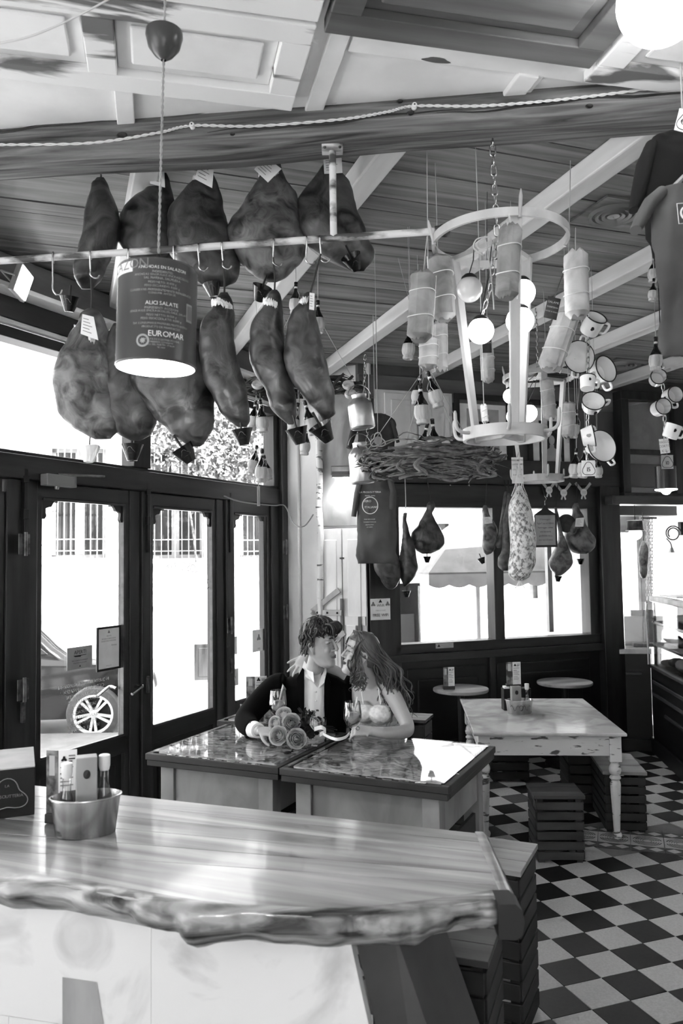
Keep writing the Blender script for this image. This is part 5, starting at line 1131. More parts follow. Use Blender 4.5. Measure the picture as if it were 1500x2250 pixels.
Yt = 2.5
tee('plain black tee shirt behind the grey one at the frame edge', Yt+.25, [(284, 1480, 1520), (296, 1450, 1570), (312, 1425, 1600), (335, 1412, 1620), (380, 1408, 1625), (440, 1412, 1620), (520, 1428, 1615), (620, 1440, 1610)], [[(1430, 318, 24), (1415, 360, 32), (1403, 420, 30), (1392, 462, 20)]], 'tee_black', None, .12, 3)
g_, og = tee('grey tee shirt with a printed peace sign at the frame edge', Yt, [(404, 1475, 1560), (416, 1446, 1590), (440, 1434, 1600), (480, 1438, 1600), (540, 1442, 1600), (620, 1450, 1600), (700, 1455, 1600), (750, 1454, 1600), (782, 1456, 1600)], [[(1452, 424, 28), (1428, 446, 32), (1410, 478, 30), (1396, 506, 24)]], 'tee_mid', [(1475, 415), (1500, 390), (1515, 375)], .16, 4)
dd = .082; c_ = at(1487, 492, Yt)-og; q = MB(); q.tube([(c_.x+.022*math.cos(a), -dd, c_.z+.022*math.sin(a)) for a in np.linspace(0, 2*PI, 25)[:-1]], .0032, 5, closed=True)
for a in (PI/2, -PI/2, -PI/4, -3*PI/4): q.tube([(c_.x, -dd, c_.z), (c_.x+.022*math.cos(a), -dd, c_.z+.022*math.sin(a))], .003, 5)
q.tube([(c_.x-.03, -dd, c_.z-.034), (c_.x+.034, -dd, c_.z-.03), (c_.x+.03, -dd, c_.z+.034), (c_.x-.034, -dd, c_.z+.03)], .0016, 4, closed=True); q.build('peace_print', m_['paper'], g_); onshirt(g_, og, 1497, 523, Yt, dd, 'peace', .02)
tee('dark tee shirt on a hanger above the wreath end', 5.5, [(908, 820, 838), (916, 795, 858), (930, 782, 868), (950, 785, 868), (980, 790, 866), (1010, 792, 864)], [[(790, 925, 12), (776, 950, 15), (766, 985, 12)], [(860, 925, 10), (868, 950, 10), (874, 972, 8)]], 'tee_grey', None, .16, 5)
t2, og = tee('grey tee shirt with round printed crest hanging before the cream door', 5.75, [(1038, 800, 850), (1048, 788, 862), (1070, 786, 866), (1100, 786, 868), (1140, 787, 868), (1180, 786, 868), (1220, 785, 868), (1238, 788, 868)], [[(792, 1052, 12), (784, 1085, 13), (777, 1135, 11)], [(855, 1050, 14), (862, 1080, 15), (858, 1120, 13)]], 'tee_mid', None, .2, 6)
dd = .075
for s_, x, y, sz in (('LA PROSCIUTTERIA', 812, 1085, .018), ('FIRENZE - ROMA', 812, 1092, .010), ('VERO', 806, 1105, .022), ('ITALIANO', 815, 1118, .022), ('PANE VINO SALUMI', 811, 1143, .009), ('TAGLIERI E FORMAGGI', 811, 1149, .009), ('DAL MATTINO', 811, 1155, .009), ('ALLA SERA', 811, 1160, .009)): onshirt(t2, og, x, y, 5.75, dd, s_, sz)
q = MB(); c_ = at(812, 1112, 5.75)-og; q.tube([(c_.x+.055*math.cos(a), -dd, c_.z+.06*math.sin(a)) for a in np.linspace(0, 2*PI, 29)[:-1]], .003, 5, closed=True); q.build('crest_ring', m_['paper'], t2)
# ================================================================ back wall pieces
def YBx(x, o=.2): return onpl(x, 1200, B0+bn*o, bn).y
def zc(l): return [(1090+y*.16, 860+a*.16, 860+c*.16) for y, a, c in l]
def zd(l): return [(1090+y*.17333, 1080+a*.17333, 1080+c*.17333) for y, a, c in l]
D('net_meat', .45, .85, rough=.6, scale=38, detail=4, lo=.42, hi=.55, bump=.3)
D('sausage', .2, .36, rough=.6, scale=20, bump=.3)
BKG = 'hams and sausages before the back window'
def nail(x, Y=0): p = onpl(x, 1070, B0+bn*.1, bn); return V((p.x, p.y, 2.66))
ham('dark ham half hidden by the grey tee shirt with crest', [(1180, 838, 856), (1195, 830, 862), (1210, 822, 868), (1230, 819, 874), (1250, 823, 878), (1270, 834, 878), (1288, 846, 870), (1295, 854, 862)], YBx(846), nail(846), .5, 21, 'ham_skin', group=BKG)
ham('long narrow ham on a twisted rope at the edge of the back window', zc([(230, 165, 215), (300, 152, 205), (340, 150, 205), (420, 150, 230), (480, 155, 240), (560, 150, 262), (650, 140, 300), (760, 122, 328), (860, 105, 345), (960, 100, 352), (1040, 105, 345), (1120, 122, 310), (1200, 150, 240), (1237, 172, 195)]), YBx(890), nail(890), .7, 22, 'ham_skin', group=BKG, strmat='string')
ham('broad drop shaped ham in the left half of the back window', zc([(75, 515, 575), (120, 482, 594), (180, 475, 588), (240, 448, 562), (320, 405, 602), (400, 358, 642), (480, 300, 682), (560, 266, 716), (620, 270, 728), (680, 300, 716), (740, 335, 665), (792, 430, 540)]), YBx(938), nail(938), .5, 23, 'ham_skin', group=BKG)
ham('small pale ham with a dark label beside the window mullion', zc([(125, 1262, 1305), (200, 1242, 1330), (280, 1250, 1352), (350, 1248, 1400), (420, 1250, 1440), (500, 1250, 1452), (580, 1245, 1440), (660, 1245, 1420), (720, 1250, 1410), (780, 1268, 1380), (807, 1295, 1325)]), YBx(1070), nail(1070), .6, 24, 'ham_light', tags=[(((1060, 1137), (1077, 1136), (1079, 1150), (1062, 1152)), .06, '')], group=BKG)
ham('slim smoked sausage tucked beside the mullion', zd([(-60, 165, 195), (0, 150, 200), (100, 135, 200), (300, 110, 180), (500, 80, 170), (600, 50, 140), (660, 70, 110)]), YBx(1108, .26), nail(1108), .8, 25, 'sausage', name='sausage', cat='sausage', group=BKG)
ham('thick brown sausage hanging against the netted mortadella', zd([(-40, 205, 230), (0, 195, 240), (100, 185, 250), (300, 150, 250), (500, 135, 250), (700, 130, 245), (780, 88, 232), (880, 80, 222), (948, 135, 205)]), YBx(1116, .32), nail(1116), .9, 26, 'sausage', name='sausage', cat='sausage', group=BKG)
# netted mortadella
Ym = 5.33; sil = zd([(-130, 340, 360), (-60, 305, 400), (0, 270, 440), (60, 240, 460), (150, 220, 490), (250, 220, 515), (400, 230, 535), (550, 240, 555), (700, 240, 548), (850, 220, 545), (950, 218, 500), (1020, 235, 470), (1075, 300, 410)])
b, og, rows = blob(sil, Ym, .95, 30, .004, 32, 5, dmax=.12); mo = thing('mortadella', 'big pale speckled mortadella in a string net before the window', 'mortadella', og, 0, BKG); b.build('body', m_['net_meat'], mo, smooth=True)
nb_ = MB(); n = len(rows)
for s_ in (1, -1):
    for k in range(14):
        pts = []
        for i, r in enumerate(rows):
            a = 2*PI*k/14+s_*i*.085; w = r.y+.002; d = min(max(r.y, .004)*.95+.012, .12)+.002; e = min(1, math.sin(PI*i/(n-1))*3+.15)
            pts.append(V((r.x+w*math.cos(a), Ym+d*math.sin(a)*e, r.z))-og)
        nb_.tube(pts, .0013, 4, caps=False)
nb_.build('string_net', m_['paper'], mo)
b = MB(); p = at(1140, 1070, Ym)-og; q = at(1140, 1010, Ym)-og
for k in range(10): a = 2*PI*k/10; b.tube([q+V((.0, 0, -.01)), p+V((.03*math.cos(a), .03*math.sin(a), .0)), p+V((.055*math.cos(a), .055*math.sin(a), -.06))], .0015, 4)
b.build('gathered_net', m_['paper'], mo)
b = MB(); p = rows[-1]-V((0, 0, 0)); p = V((p.x, Ym, p.z))-og
for k in range(9): a = 2*PI*k/9; b.tube([p+V((0, 0, .01)), p+V((.02*math.cos(a), .02*math.sin(a), -.03)), p+V((.035*math.cos(a), .03*math.sin(a), -.05))], .002, 4)
b.build('net_tail', m_['paper'], mo)
b = MB(); b.tube([at(1140, 1015, Ym)-og, V((at(1140, 1015, Ym).x-og.x, 0, 3.7-og.z))], .0025, 5); b.build('string', m_['string'], mo)
ham('pale ham in a paper collar hanging behind the round bottomed one', zd([(140, 795, 822), (250, 802, 850), (350, 822, 870), (450, 842, 895), (540, 845, 925), (620, 815, 962), (700, 775, 990), (780, 742, 1010), (850, 732, 1010), (920, 752, 980), (980, 795, 915), (1010, 800, 870)]), YBx(1226), nail(1226), .6, 27, 'ham_light', group=BKG)
ham('round bottomed ham with stamped label at the end of the back window', zd([(88, 1045, 1095), (140, 1018, 1105), (190, 1022, 1120), (260, 1012, 1160), (330, 988, 1182), (400, 950, 1215), (470, 925, 1260), (540, 918, 1308), (600, 930, 1320), (660, 965, 1300), (710, 1025, 1245), (732, 1090, 1200)]), YBx(1268), nail(1268), .5, 28, 'ham_light', tags=[(((1259, 1140), (1277, 1138), (1275, 1158), (1257, 1158)), .09, '')], group=BKG)
for x, y, Y, ty, lab in ((938, 1236, YBx(938), 0, 'small black drip cup under the broad ham in the back window'), (1061, 1238, YBx(1061), -20, 'small black drip cup under the small pale ham by the mullion'), (893, 1312, YBx(893), 0, 'small black drip cup under the long narrow roped ham'), (1275, 1240, YBx(1275), 0, 'small black drip cup under the round bottomed ham'), (1225, 1278, YBx(1225), 5, 'small drip cup under the ham in a paper collar')):
    dup(cp, at(x, y, Y), 0, lab, 'small drip cups at the back window', (0, math.radians(ty), 0), .85)
p = at(1244, 1150, YBx(1244)); b = MB(); b.M = Matrix.Rotation(PI/2, 4, 'X'); b.lathe([(.002, -.006), (.085, -.006), (.09, 0), (.085, .006), (.002, .006)], 28); tag(b.build('black_board', m_['slate'], None, loc=p), 'round black board hanging behind the stamped ham', 'board')
# hanging sign
Ys = YBx(1198); a = at(1173, 1131, Ys); c = at(1224, 1202, Ys); t = thing('hanging_sign', 'black framed notice on a hanger beside the mortadella', 'sign', V(((a.x+c.x)/2, Ys, c.z))); w = c.x-a.x; h_ = a.z-c.z
b = MB(); b.box((-w/2, -.006, 0), (w/2, .006, h_)); b.build('frame', m_['black'], t)
b = MB(); b.box((-w/2+.006, -.008, .02), (w/2-.016, -.006, h_-.006)); b.build('sheet', m_['paper_grey'], t)
for k, s_ in enumerate(('Il formaggio', '"light" sta al VERO', 'formaggio..come', 'una bambola', 'gonfiabile sta a', 'una vera Donna')): q = MB(); q.M = Matrix.Translation((-.004, -.0086, h_*(.83-k*.125))); q.text(s_, .021); q.build('lettering', m_['ink'], t)
b = MB(); b.prism([(-w/2, h_), (w/2, h_), (.03, h_+.05), (.012, h_+.09), (-.012, h_+.09), (-.03, h_+.05)], -.005, .005); b.build('hanger_arms', m_['black'], t)
b = MB(); b.tube(smooth_pts([(0, 0, h_+.08), (0, 0, h_+.13), (.015, 0, h_+.15), (.0, 0, h_+.18), (-.01, .06, 2.6-c.z)], 4), .003, 6); b.build('hook', m_['steel'], t)
# ---- things fixed on the wall above the lintel
def wall_thing(name, label, cat, x0, y0, x1, y1, off, group=None):
    u0, z0 = bpx(x0, y1, off); u1, z1 = bpx(x1, y0, off); t = thing(name, label, cat, BW(u0, z0, off), TY, group); return t, u1-u0, z1-z0
def pbox(t, name, mt, a, c, bevel=0): b = MB(); b.box(a, c); return b.build(name, m_[mt], t, bevel=bevel)
t, w, h_ = wall_thing('picture_frame', 'large black framed picture above the back window', 'picture', 998, 872, 1120, 1056, .01)
for q in (((0, -.03, 0), (w, 0, .06)), ((0, -.03, h_-.06), (w, 0, h_)), ((0, -.03, .06), (.06, 0, h_-.06)), ((w-.06, -.03, .06), (w, 0, h_-.06))): pbox(t, 'frame_rail', 'black', *q, .004)
pbox(t, 'mount', 'paper', (.06, -.012, .06), (w-.06, -.002, h_-.06)); pbox(t, 'print', 'paper_grey', (.14, -.014, .16), (w-.14, -.01, h_-.14)); pbox(t, 'dark_print', 'ink', (.24, -.016, .3), (w-.24, -.012, h_-.26))
t, w, h_ = wall_thing('picture_frame', 'black framed vintage portrait of a woman in a pale dress', 'picture', 1160, 885, 1256, 1058, .01)
for q in (((0, -.03, 0), (w, 0, .05)), ((0, -.03, h_-.05), (w, 0, h_)), ((0, -.03, .05), (.05, 0, h_-.05)), ((w-.05, -.03, .05), (w, 0, h_-.05))): pbox(t, 'frame_rail', 'black', *q, .004)
pbox(t, 'mount', 'paper', (.05, -.012, .05), (w-.05, -.002, h_-.05)); pbox(t, 'portrait_ground', 'slate', (.13, -.014, .16), (w-.12, -.01, h_-.2)); pbox(t, 'caption_strip', 'paper_grey', (.13, -.0142, .08), (w-.12, -.01, .16))
cx = w/2+.01
def disc(name, mt, x, z, rx, rz_, y=-.016, poly=None):
    b = MB(); P = poly or [(x+rx*math.cos(k*PI/12), z+rz_*math.sin(k*PI/12)) for k in range(24)]; b.prism(P, y, y+.002); return b.build(name, m_[mt], t)
disc('portrait_dress', 'paper_grey', 0, 0, 0, 0, -.0162, [(cx-.1, .165), (cx+.11, .165), (cx+.1, .25), (cx+.06, .32), (cx+.02, .34), (cx+.02, .37), (cx-.03, .37), (cx-.03, .34), (cx-.07, .31), (cx-.1, .25)])
disc('portrait_hair', 'ink', cx, .44, .062, .062, -.0166); disc('portrait_face', 'paper_grey', cx-.005, .415, .034, .048, -.0172)
t, w, h_ = wall_thing('wall_cupboard', 'cream painted cupboard with two panelled doors above the back window', 'cupboard', 826, 866, 990, 1052, .02)
pbox(t, 'carcass', 'cream', (0, -.02, 0), (w, .02, h_))
for k in range(2):
    x0 = .08+k*(w-.1)/2; x1 = x0+(w-.1)/2-.02; d = MB(); d.box((x0, -.045, .03), (x1, -.02, h_-.03)); d = d.build('door', m_['cream'], t, bevel=.004); pbox(d, 'door_panel', 'cream', (x0+.06, -.038, .09), (x1-.06, -.052, h_-.09), .008); pbox(d, 'hinge', 'steel', (x0-.006, -.055, h_*.6), (x0+.006, -.04, h_*.72)); pbox(d, 'latch', 'iron', (x1-.02, -.055, h_*.36), (x1+.03, -.045, h_*.4))
# rosette bottle openers in a row
for k, (x, y) in enumerate(((1206, 1077), (1238, 1083), (1282, 1082))):
    p = onpl(x, y, B0+bn*.115, bn); t = thing('rosette_badge', ['white rosette badge with straps, nearest the far chandelier', 'white rosette badge with straps, middle of the row of three', 'white rosette badge with straps, last in the row towards the deli'][k], 'badge', p, TY, 'rosette badges on the lintel')
    b = MB(); b.M = Matrix.Rotation(PI/2, 4, 'X'); b.lathe([(.001, -.004), (.036, -.004), (.036, .004), (.001, .004)], 24); b.build('disc', m_['paper'], t)
    for s_ in (-1, 1):
        b = MB(); b.M = Matrix.Rotation(s_*.75, 4, 'Y'); b.box((-.014, .006, 0), (.014, .01, .13)); b.build('strap', m_['paper_grey'], t)
        b = MB(); b.M = Matrix.Rotation(PI-s_*.35, 4, 'Y'); b.box((-.008, .005, .02), (.008, .008, .07)); b.build('ribbon', m_['paper'], t)
    for s_, z in (('MADE IN', .004), ('FIRENZE', -.01)): q = MB(); q.M = Matrix.Translation((0, -.005, z)); q.text(s_, .013); q.build('lettering', m_['ink_grey'], t)
for k, x in enumerate((988, 1028, 1068)):
    b = MB(); u, z = bpx(x, 1066, .1); b.M = Matrix.Translation((u, -.1, z)) @ Matrix.Rotation(PI/2, 4, 'X'); b.lathe([(.004, 0), (.008, .01), (.003, .014)], 10); b.build('wall_knob', m_['steel'], wb)
# glazed wall cabinet over the deli opening
t, w, h_ = wall_thing('wall_cabinet', 'dark glazed cabinet above the deli opening', 'cabinet', 1366, 872, 1560, 1098, .12)
for q in (((0, -.04, 0), (w, .1, .07)), ((0, -.04, h_-.09), (w, .1, h_)), ((0, -.04, .07), (.09, .1, h_-.09)), ((w*.56, -.04, .07), (w*.66, .1, h_-.09)), ((w-.08, -.04, .07), (w, .1, h_-.09)), ((.09, -.02, h_*.42), (w-.08, .02, h_*.42+.05))): pbox(t, 'frame_rail', 'dark_wood', *q, .005)
pbox(t, 'back_board', 'paper_grey', (.05, .06, .05), (w-.05, .1, h_-.05)); pbox(t, 'pane', 'case_glass', (.09, .0, .07), (w*.56, .003, h_-.09)); pbox(t, 'pane', 'case_glass', (w*.66, .0, .07), (w-.08, .003, h_-.09))
t, w, h_ = wall_thing('cornice_shelf', 'polished dark shelf moulding under the glazed cabinet', 'shelf', 1340, 1092, 1560, 1108, .2); pbox(t, 'board', 'moulding', (0, -.04, 0), (w, .18, h_), .004)
# ---- corner wall: hide panel, bark log, cream door and notices
def cw_thing(name, label, cat, x0, y0, x1, y1, off, kind=None):
    u0, z0 = cpx(x0, y1, off); u1, z1 = cpx(x1, y0, off); p = MCW @ V((u0, -off, z0)); t = thing(name, label, cat, p, math.atan2(cx_.y, cx_.x))
    return t, u1-u0, z1-z0
D('sheet', .42, .62, rough=.5, scale=4, stretch=(1, 1, .5), dist=.7, bump=.15)
t, w, h_ = cw_thing('wall_sheet', 'mottled grey sheet on the wall behind the floodlight', 'panel', 706, 850, 800, 1157, .03); pbox(t, 'sheet', 'sheet', (0, 0, 0), (w, .02, h_), .004)
p0 = MCW @ V((cpx(703, 1200, .08)[0], -.08, cpx(703, 1480, .08)[1])); t = thing('bark_log', 'rough bark edged upright log between pier and cream door', 'log', p0); b = MB(); L_ = cpx(703, 905, .08)[1]-p0.z
rg = []
for k in range(30):
    z = L_*k/29; rg.append([V(((.03+.008*NZ.noise(V((k*.5, j*.9, 1))))*math.cos(2*PI*j/12)+.012*NZ.noise(V((k*.3, 0, 5))), (.03+.008*NZ.noise(V((k*.5, j*.9, 3))))*math.sin(2*PI*j/12), z)) for j in range(12)])
b.rings(rg); b.build('trunk', m_['chalk_paint'], t, smooth=True)
t, w, h_ = cw_thing('shutter_door', 'cream two leaf shutter door with wooden arrow boards', 'door', 708, 1160, 806, 1640, .03); t['category'] = 'shutter'
for k in range(2):
    x0 = k*w/2+.004; x1 = x0+w/2-.008; d = MB(); d.box((x0, -.03, 0), (x1, 0, h_)); d = d.build('shutter_leaf', m_['cream'], t, bevel=.004)
    for z0, z1 in ((.1, h_*.45), (h_*.5, h_-.1)): pbox(d, 'shutter_panel', 'cream', (x0+.05, -.036, z0), (x1-.05, -.02, z1), .006)
    for z in (h_*.86, h_*.3): pbox(d, 'strap_hinge', 'iron', (w/2-.02, -.04, z), (w/2+.02, -.03, z+.015))
pbox(t, 'latch_bar', 'grey_board', (w*.5-.012, -.06, h_*.3), (w*.5+.012, -.04, h_*.68)); pbox(t, 'latch_bar', 'grey_board', (w*.84, -.06, h_*.3), (w*.84+.03, -.04, h_*.6)); pbox(t, 'cross_board', 'cream', (w*.56, -.05, h_*.56), (w*.98, -.035, h_*.6))
pbox(t, 'meter_box', 'white_plastic', (w*.6, -.07, h_*.42), (w*.8, -.03, h_*.56), .006); pbox(t, 'door_closer', 'grey_plastic', (w*.66, -.05, h_*.28), (w*.7, -.03, h_*.38), .003)
for ang, x0, z0, L_ in ((.62, -.06, h_*.62, .34), (-.75, -.06, h_*.62, .38), (.0, -.06, h_*.615, .3), (.62, .02, h_*.44, .3)):
    b = MB(); b.M = Matrix.Translation((x0, -.055, z0)) @ Matrix.Rotation(-ang, 4, 'Y'); b.box((0, -.012, -.025), (L_, .012, .025)); b.build('arrow_board', m_['pale_wood'], t, bevel=.003)
for x in (.0, .1, .2): b = MB(); b.ball((x, -.07, h_*.615), .01, 8, 6); b.build('bolt', m_['black'], t)
def poster(name, label, cat, p, rot, w, h_, mt, lines, frame=None, par=None):
    t = thing(name, label, cat, p, rot); b = MB(); b.box((-w/2, -.002, 0), (w/2, .002, h_)); b.build('sheet', m_[mt], t)
    if frame:
        f = frame
        for q in (((-w/2-f, -.006, -f), (w/2+f, .004, 0)), ((-w/2-f, -.006, h_), (w/2+f, .004, h_+f)), ((-w/2-f, -.006, 0), (-w/2, .004, h_)), ((w/2, -.006, 0), (w/2+f, .004, h_))): pbox(t, 'frame_rail', 'black', *q)
    for s_, x, z, sz, mm in lines: q = MB(); q.M = Matrix.Translation((x*w, -.0028, z*h_)); q.text(s_, sz*h_); q.build('lettering', m_[mm], t)
    return t
def emblem(t, x, z, r, mt='ink', y=-.0032):   # three lobed badge
    b = MB(); b.add([(x+r*(.8-.28*math.sin(3*a))*math.cos(a), y, z+r*(.8-.28*math.sin(3*a))*math.sin(a)) for a in np.linspace(0, 2*PI, 31)[:-1]], [tuple(range(30))]); return b.build('badge', m_[mt], t)
u, z = bpx(836, 1362, .07); Wf = .19; t = poster('wifi_notice', 'white FREE WIFI notice on the dark window post', 'notice', BW(u, z, .068), TY, Wf, .19, 'paper', [('WI-FI', 0, .62, .17, 'ink'), ('CHIEDI LO STAFF', 0, .42, .07, 'ink_grey'), ('FREE WIFI', 0, .16, .19, 'ink')]); emblem(t, 0, .165, .016)
for s_ in (-1, 1): emblem(t, s_*.07, .14, .022, 'ink_grey')
u, z = bpx(977, 1424, .07); t = poster('sill_sticker', 'small white sticker on the back window sill', 'sticker', BW(u, z, .066), TY, .18, .045, 'paper_grey', [('LA PROSCIUTTERIA', .1, .55, .22, 'ink_grey'), ('WWW.FIRENZE', .1, .2, .2, 'ink_grey')]); emblem(t, -.06, .022, .014)
# wall floodlight in the corner, with lamp
def flood(label, p, direc, size, en):
    q = V(direc).to_track_quat('-Z', 'Y'); t = thing('floodlight', label, 'floodlight', p, 0, 'slim floodlights', rot=q.to_euler()); s_ = size
    b = MB(); b.box((-s_, -s_*.75, 0), (s_, s_*.75, .03)); b.build('housing', m_['grey_plastic'], t, bevel=.006)
    b = MB(); b.box((-s_*.88, -s_*.64, -.006), (s_*.88, s_*.64, .002)); b.build('lens', m_['lit_strong'], t)
    b = MB(); b.tube([(-s_*1.06, 0, .01), (-s_*1.06, 0, .09), (s_*1.06, 0, .09), (s_*1.06, 0, .01)], .006, 6); b.build('bracket', m_['grey_plastic'], t)
    if en:
        l_ = bpy.data.lights.new('floodlight_beam', 'SPOT'); l_.energy = en; l_.spot_size = 2.2; l_.spot_blend = .8; l_.shadow_soft_size = .06; o = bpy.data.objects.new('floodlight_beam', l_); COL.objects.link(o); o.parent = t; o.location = (0, 0, -.03)
u, z = cpx(750, 1046, .12); flood('slim floodlight lighting the grey sheet beside the cream door', MCW @ V((u, -.14, z)), (.0, .35, -1), .08, 14)
flood('slim floodlight under the ceiling at the shopfront corner', at(52, 622, 4.35), (.93, .1, -.3), .11, 10)
# ceiling air diffusers
for x, y, rx, lab in ((1347, 470, 54, 'round ceiling air diffuser near the tee shirts'), (1362, 802, 36, 'round ceiling air diffuser farther back')):
    p = atz(x, y, CEIL-.012); r = S(rx, p.y); t = thing('air_diffuser', lab, 'vent', p, TY, 'ceiling air diffusers'); b = MB(); b.box((-r*1.25, -r*1.25, .0), (r*1.25, r*1.25, .012)); b.build('panel', m_['plank'], t)
    for k, f in enumerate((1.0, .74, .48)): b = MB(); b.lathe([(r*f, 0), (r*f*.98, -.02), (r*(f-.14), -.012), (r*(f-.16), .0)], 40, caps=False); b.build('ring', m_['grey_plastic'], t, smooth=True)
    b = MB(); b.lathe([(r*.26, -.016), (.002, -.018)], 24, caps=False); b.build('disc', m_['grey_plastic'], t)
# ================================================================ on the shopfront glass
LR = math.atan2(ld.y, ld.x)
def gpos(x, y): t_, z_ = lpx(x, y, .0); return LW(t_, z_, -.005), t_, z_
def gsize(x0, y0, x1, y1): a_, za = lpx(x0, y1, 0); c_, zc_ = lpx(x1, y0, 0); return LW((a_+c_)/2, za, .0), abs(c_-a_), zc_-za
p, w, h_ = gsize(147, 1417, 202, 1474); t = poster('opening_sign', 'grey APERTI opening hours sign stuck on the door glass', 'sign', p, LR, w, h_, 'paper_grey', [('APERTI', 0, .68, .24, 'ink'), ('DAL LUNEDI A DOMENICA', 0, .36, .085, 'ink'), ('DALLE 11.30 ALLE 23.00', 0, .25, .085, 'ink')]); emblem(t, 0, .12*h_, .05*h_)
b = MB(); b.prism([(-.18*w, .6*h_), (.26*w, .6*h_), (.26*w, .63*h_), (.02*w, .63*h_)][::-1] if False else [(-.26*w, .62*h_), (.26*w, .62*h_), (.26*w, .6*h_), (.04*w, .59*h_), (.02*w, .54*h_), (-.2*w, .56*h_)], -.003, -.0025); b.build('knife_mark', m_['ink'], t)
p, w, h_ = gsize(215, 1378, 261, 1472); t = poster('framed_notice', 'black framed white notice on the door glass beside the opening sign', 'notice', p, LR, w, h_, 'paper', [('GELATO', 0, .8, .045, 'ink_grey'), ('BUONA SCHIACCIATA', 0, .73, .05, 'ink_grey'), ('BUON VINO TOSCANO', 0, .67, .05, 'ink_grey'), ('firenze', .25, .55, .07, 'ink_grey'), ('il locale e aperto', 0, .06, .03, 'ink_grey')], .014); emblem(t, 0, .91*h_, .04*h_, 'ink_grey')
p, w, h_ = gsize(504, 1468, 523, 1510); t = poster('small_notice', 'small white notice low on the third door pane', 'notice', p, LR, w, h_, 'paper', [('SERVIZIO', 0, .88, .07, 'ink_grey'), ('QUALITA', 0, .1, .07, 'ink_grey')]); emblem(t, 0, .55*h_, .16*h_, 'ink_grey')
p, w, h_ = gsize(505, 1398, 520, 1440); poster('price_list', 'narrow printed price list on the third door pane', 'notice', p, LR, w, h_, 'paper', [('MENU', 0, .85, .1, 'ink_grey'), ('taglieri', 0, .7, .08, 'ink_grey'), ('panini', 0, .55, .08, 'ink_grey'), ('vini', 0, .4, .08, 'ink_grey')])
p, w, h_ = gsize(549, 1380, 586, 1435); t = poster('wine_poster', 'pale poster with a dark grape picture on the third door pane', 'poster', p, LR, w*.7, h_, 'paper', [('VINO', 0, .1, .1, 'ink_grey')]); emblem(t, 0, .62*h_, .16*h_, 'ink_grey')
# shop name on the glass, seen from inside
def arc_sign(label, x, y, wpx, first):
    c_, t0, z0 = gpos(x, y); a_, _ = lpx(x-wpx/2, y, 0); e_, _ = lpx(x+wpx/2, y, 0); R_ = abs(e_-a_)/2
    t = thing('window_lettering', label, 'lettering', LW((a_+e_)/2, z0, -.008), LR); b = MB(); s_ = 'LA PROSCIUTTERIA'; n = len(s_)
    for k, ch in enumerate(s_):
        if ch == ' ': continue
        an = PI-(k+.5)*PI*.86/n-.22; vs_, fs = glyphs(ch); M0 = Matrix.Translation((-R_*math.cos(an), 0, R_*.62*math.sin(an))) @ Matrix.Rotation(an-PI/2, 4, 'Y') @ Matrix.Scale(-1, 4, (1, 0, 0)); b.M = M0; b.add([(vx*.1, 0, vy*.1) for vx, vy in vs_], fs)
    b.build('arched_letters', m_['window_ink'], t)
    b = MB(); b.M = Matrix.Scale(-1, 4, (1, 0, 0)); vs_, fs = glyphs('FIRENZE'); b.add([(vx*.09, 0, vy*.1-.02) for vx, vy in vs_], fs); b.build('letters', m_['window_ink'], t)
MT['window_ink'] = glassmat('window_ink', .9, .0)
arc_sign('faint LA PROSCIUTTERIA FIRENZE lettering on the first door pane, mirrored', 172, 1335, 175, True)
arc_sign('faint LA PROSCIUTTERIA FIRENZE lettering on the second door pane, mirrored', 397, 1312, 118, False)
c_, w, h_ = gsize(133, 1487, 232, 1620); t = thing('door_lettering', 'white mirrored lines of lettering low on the door glass', 'lettering', c_, LR)
for k, s_ in enumerate(('IN QUESTA BOTTEGA ASSAGGERAI', "C'E CHI VI ACCOMPAGNERA", 'VERSI O CURIOSI PIACERI', 'CHI PUO BERE E FETTE', 'SALUMI DI CINTA', 'SENZA FOCACCIA', 'BUON VINO E PANE', 'CHI ENTRA PIANO', 'SOTTO IL CAMPANILE')):
    q = MB(); q.M = Matrix.Translation((0, -.004, h_*(.93-k*.112))) @ Matrix.Scale(-1, 4, (1, 0, 0)); q.text(s_, h_*.088); q.build('text_line', m_['white_ink'], t)
# door closer, cable, thermometer
p, w, h_ = gsize(70, 1042, 136, 1068); t = thing('door_closer', 'silver door closer box on the shopfront transom', 'door closer', p+ln*.07, LR); b = MB(); b.box((-w/2, -.06, 0), (w/2, .0, h_*.75)); b.build('housing', m_['grey_plastic'], t, bevel=.004)
b = MB(); b.lathe([(.014, -.02), (.02, 0)], 12, (-.02, -.03, 0)); b.build('spindle', m_['steel'], t); b = MB(); b.tube([(-.02, -.04, h_*.78), (.05, -.05, h_*.82), (.3, -.12, h_*.9)], .008, 6); b.tube([(-.02, -.03, h_*.75), (.28, -.11, h_*.86)], .006, 6); b.build('arm', m_['steel'], t)
pts = [at(492, 1090, 6.2), at(520, 1100, 6.4), at(555, 1106, 6.7), at(600, 1111, 7.0), at(626, 1112, 7.15), at(645, 1150, 7.0), at(668, 1156, 6.95), at(688, 1130, 6.95)]; b = MB(); b.tube([q-pts[0] for q in smooth_pts(pts, 5)], .006, 6); tag(b.build('loose_cable', m_['grey_plastic'], None, loc=pts[0], smooth=True), 'loose grey cable drooping across the white pier', 'cable')
p = at(568, 1112, 6.4); t = thing('thermometer', 'slim thermometer strip hanging below the window flasks', 'thermometer', p); pbox(t, 'strip', 'paper_grey', (-.012, -.004, 0), (.012, .004, .16)); b = MB(); b.tube([(0, -.006, .01), (0, -.006, .13)], .003, 6); b.build('tube', m_['ink_grey'], t); b = MB(); b.tube([(0, 0, .16), (0, 0, .36)], .002, 5); b.build('string', m_['string'], t)
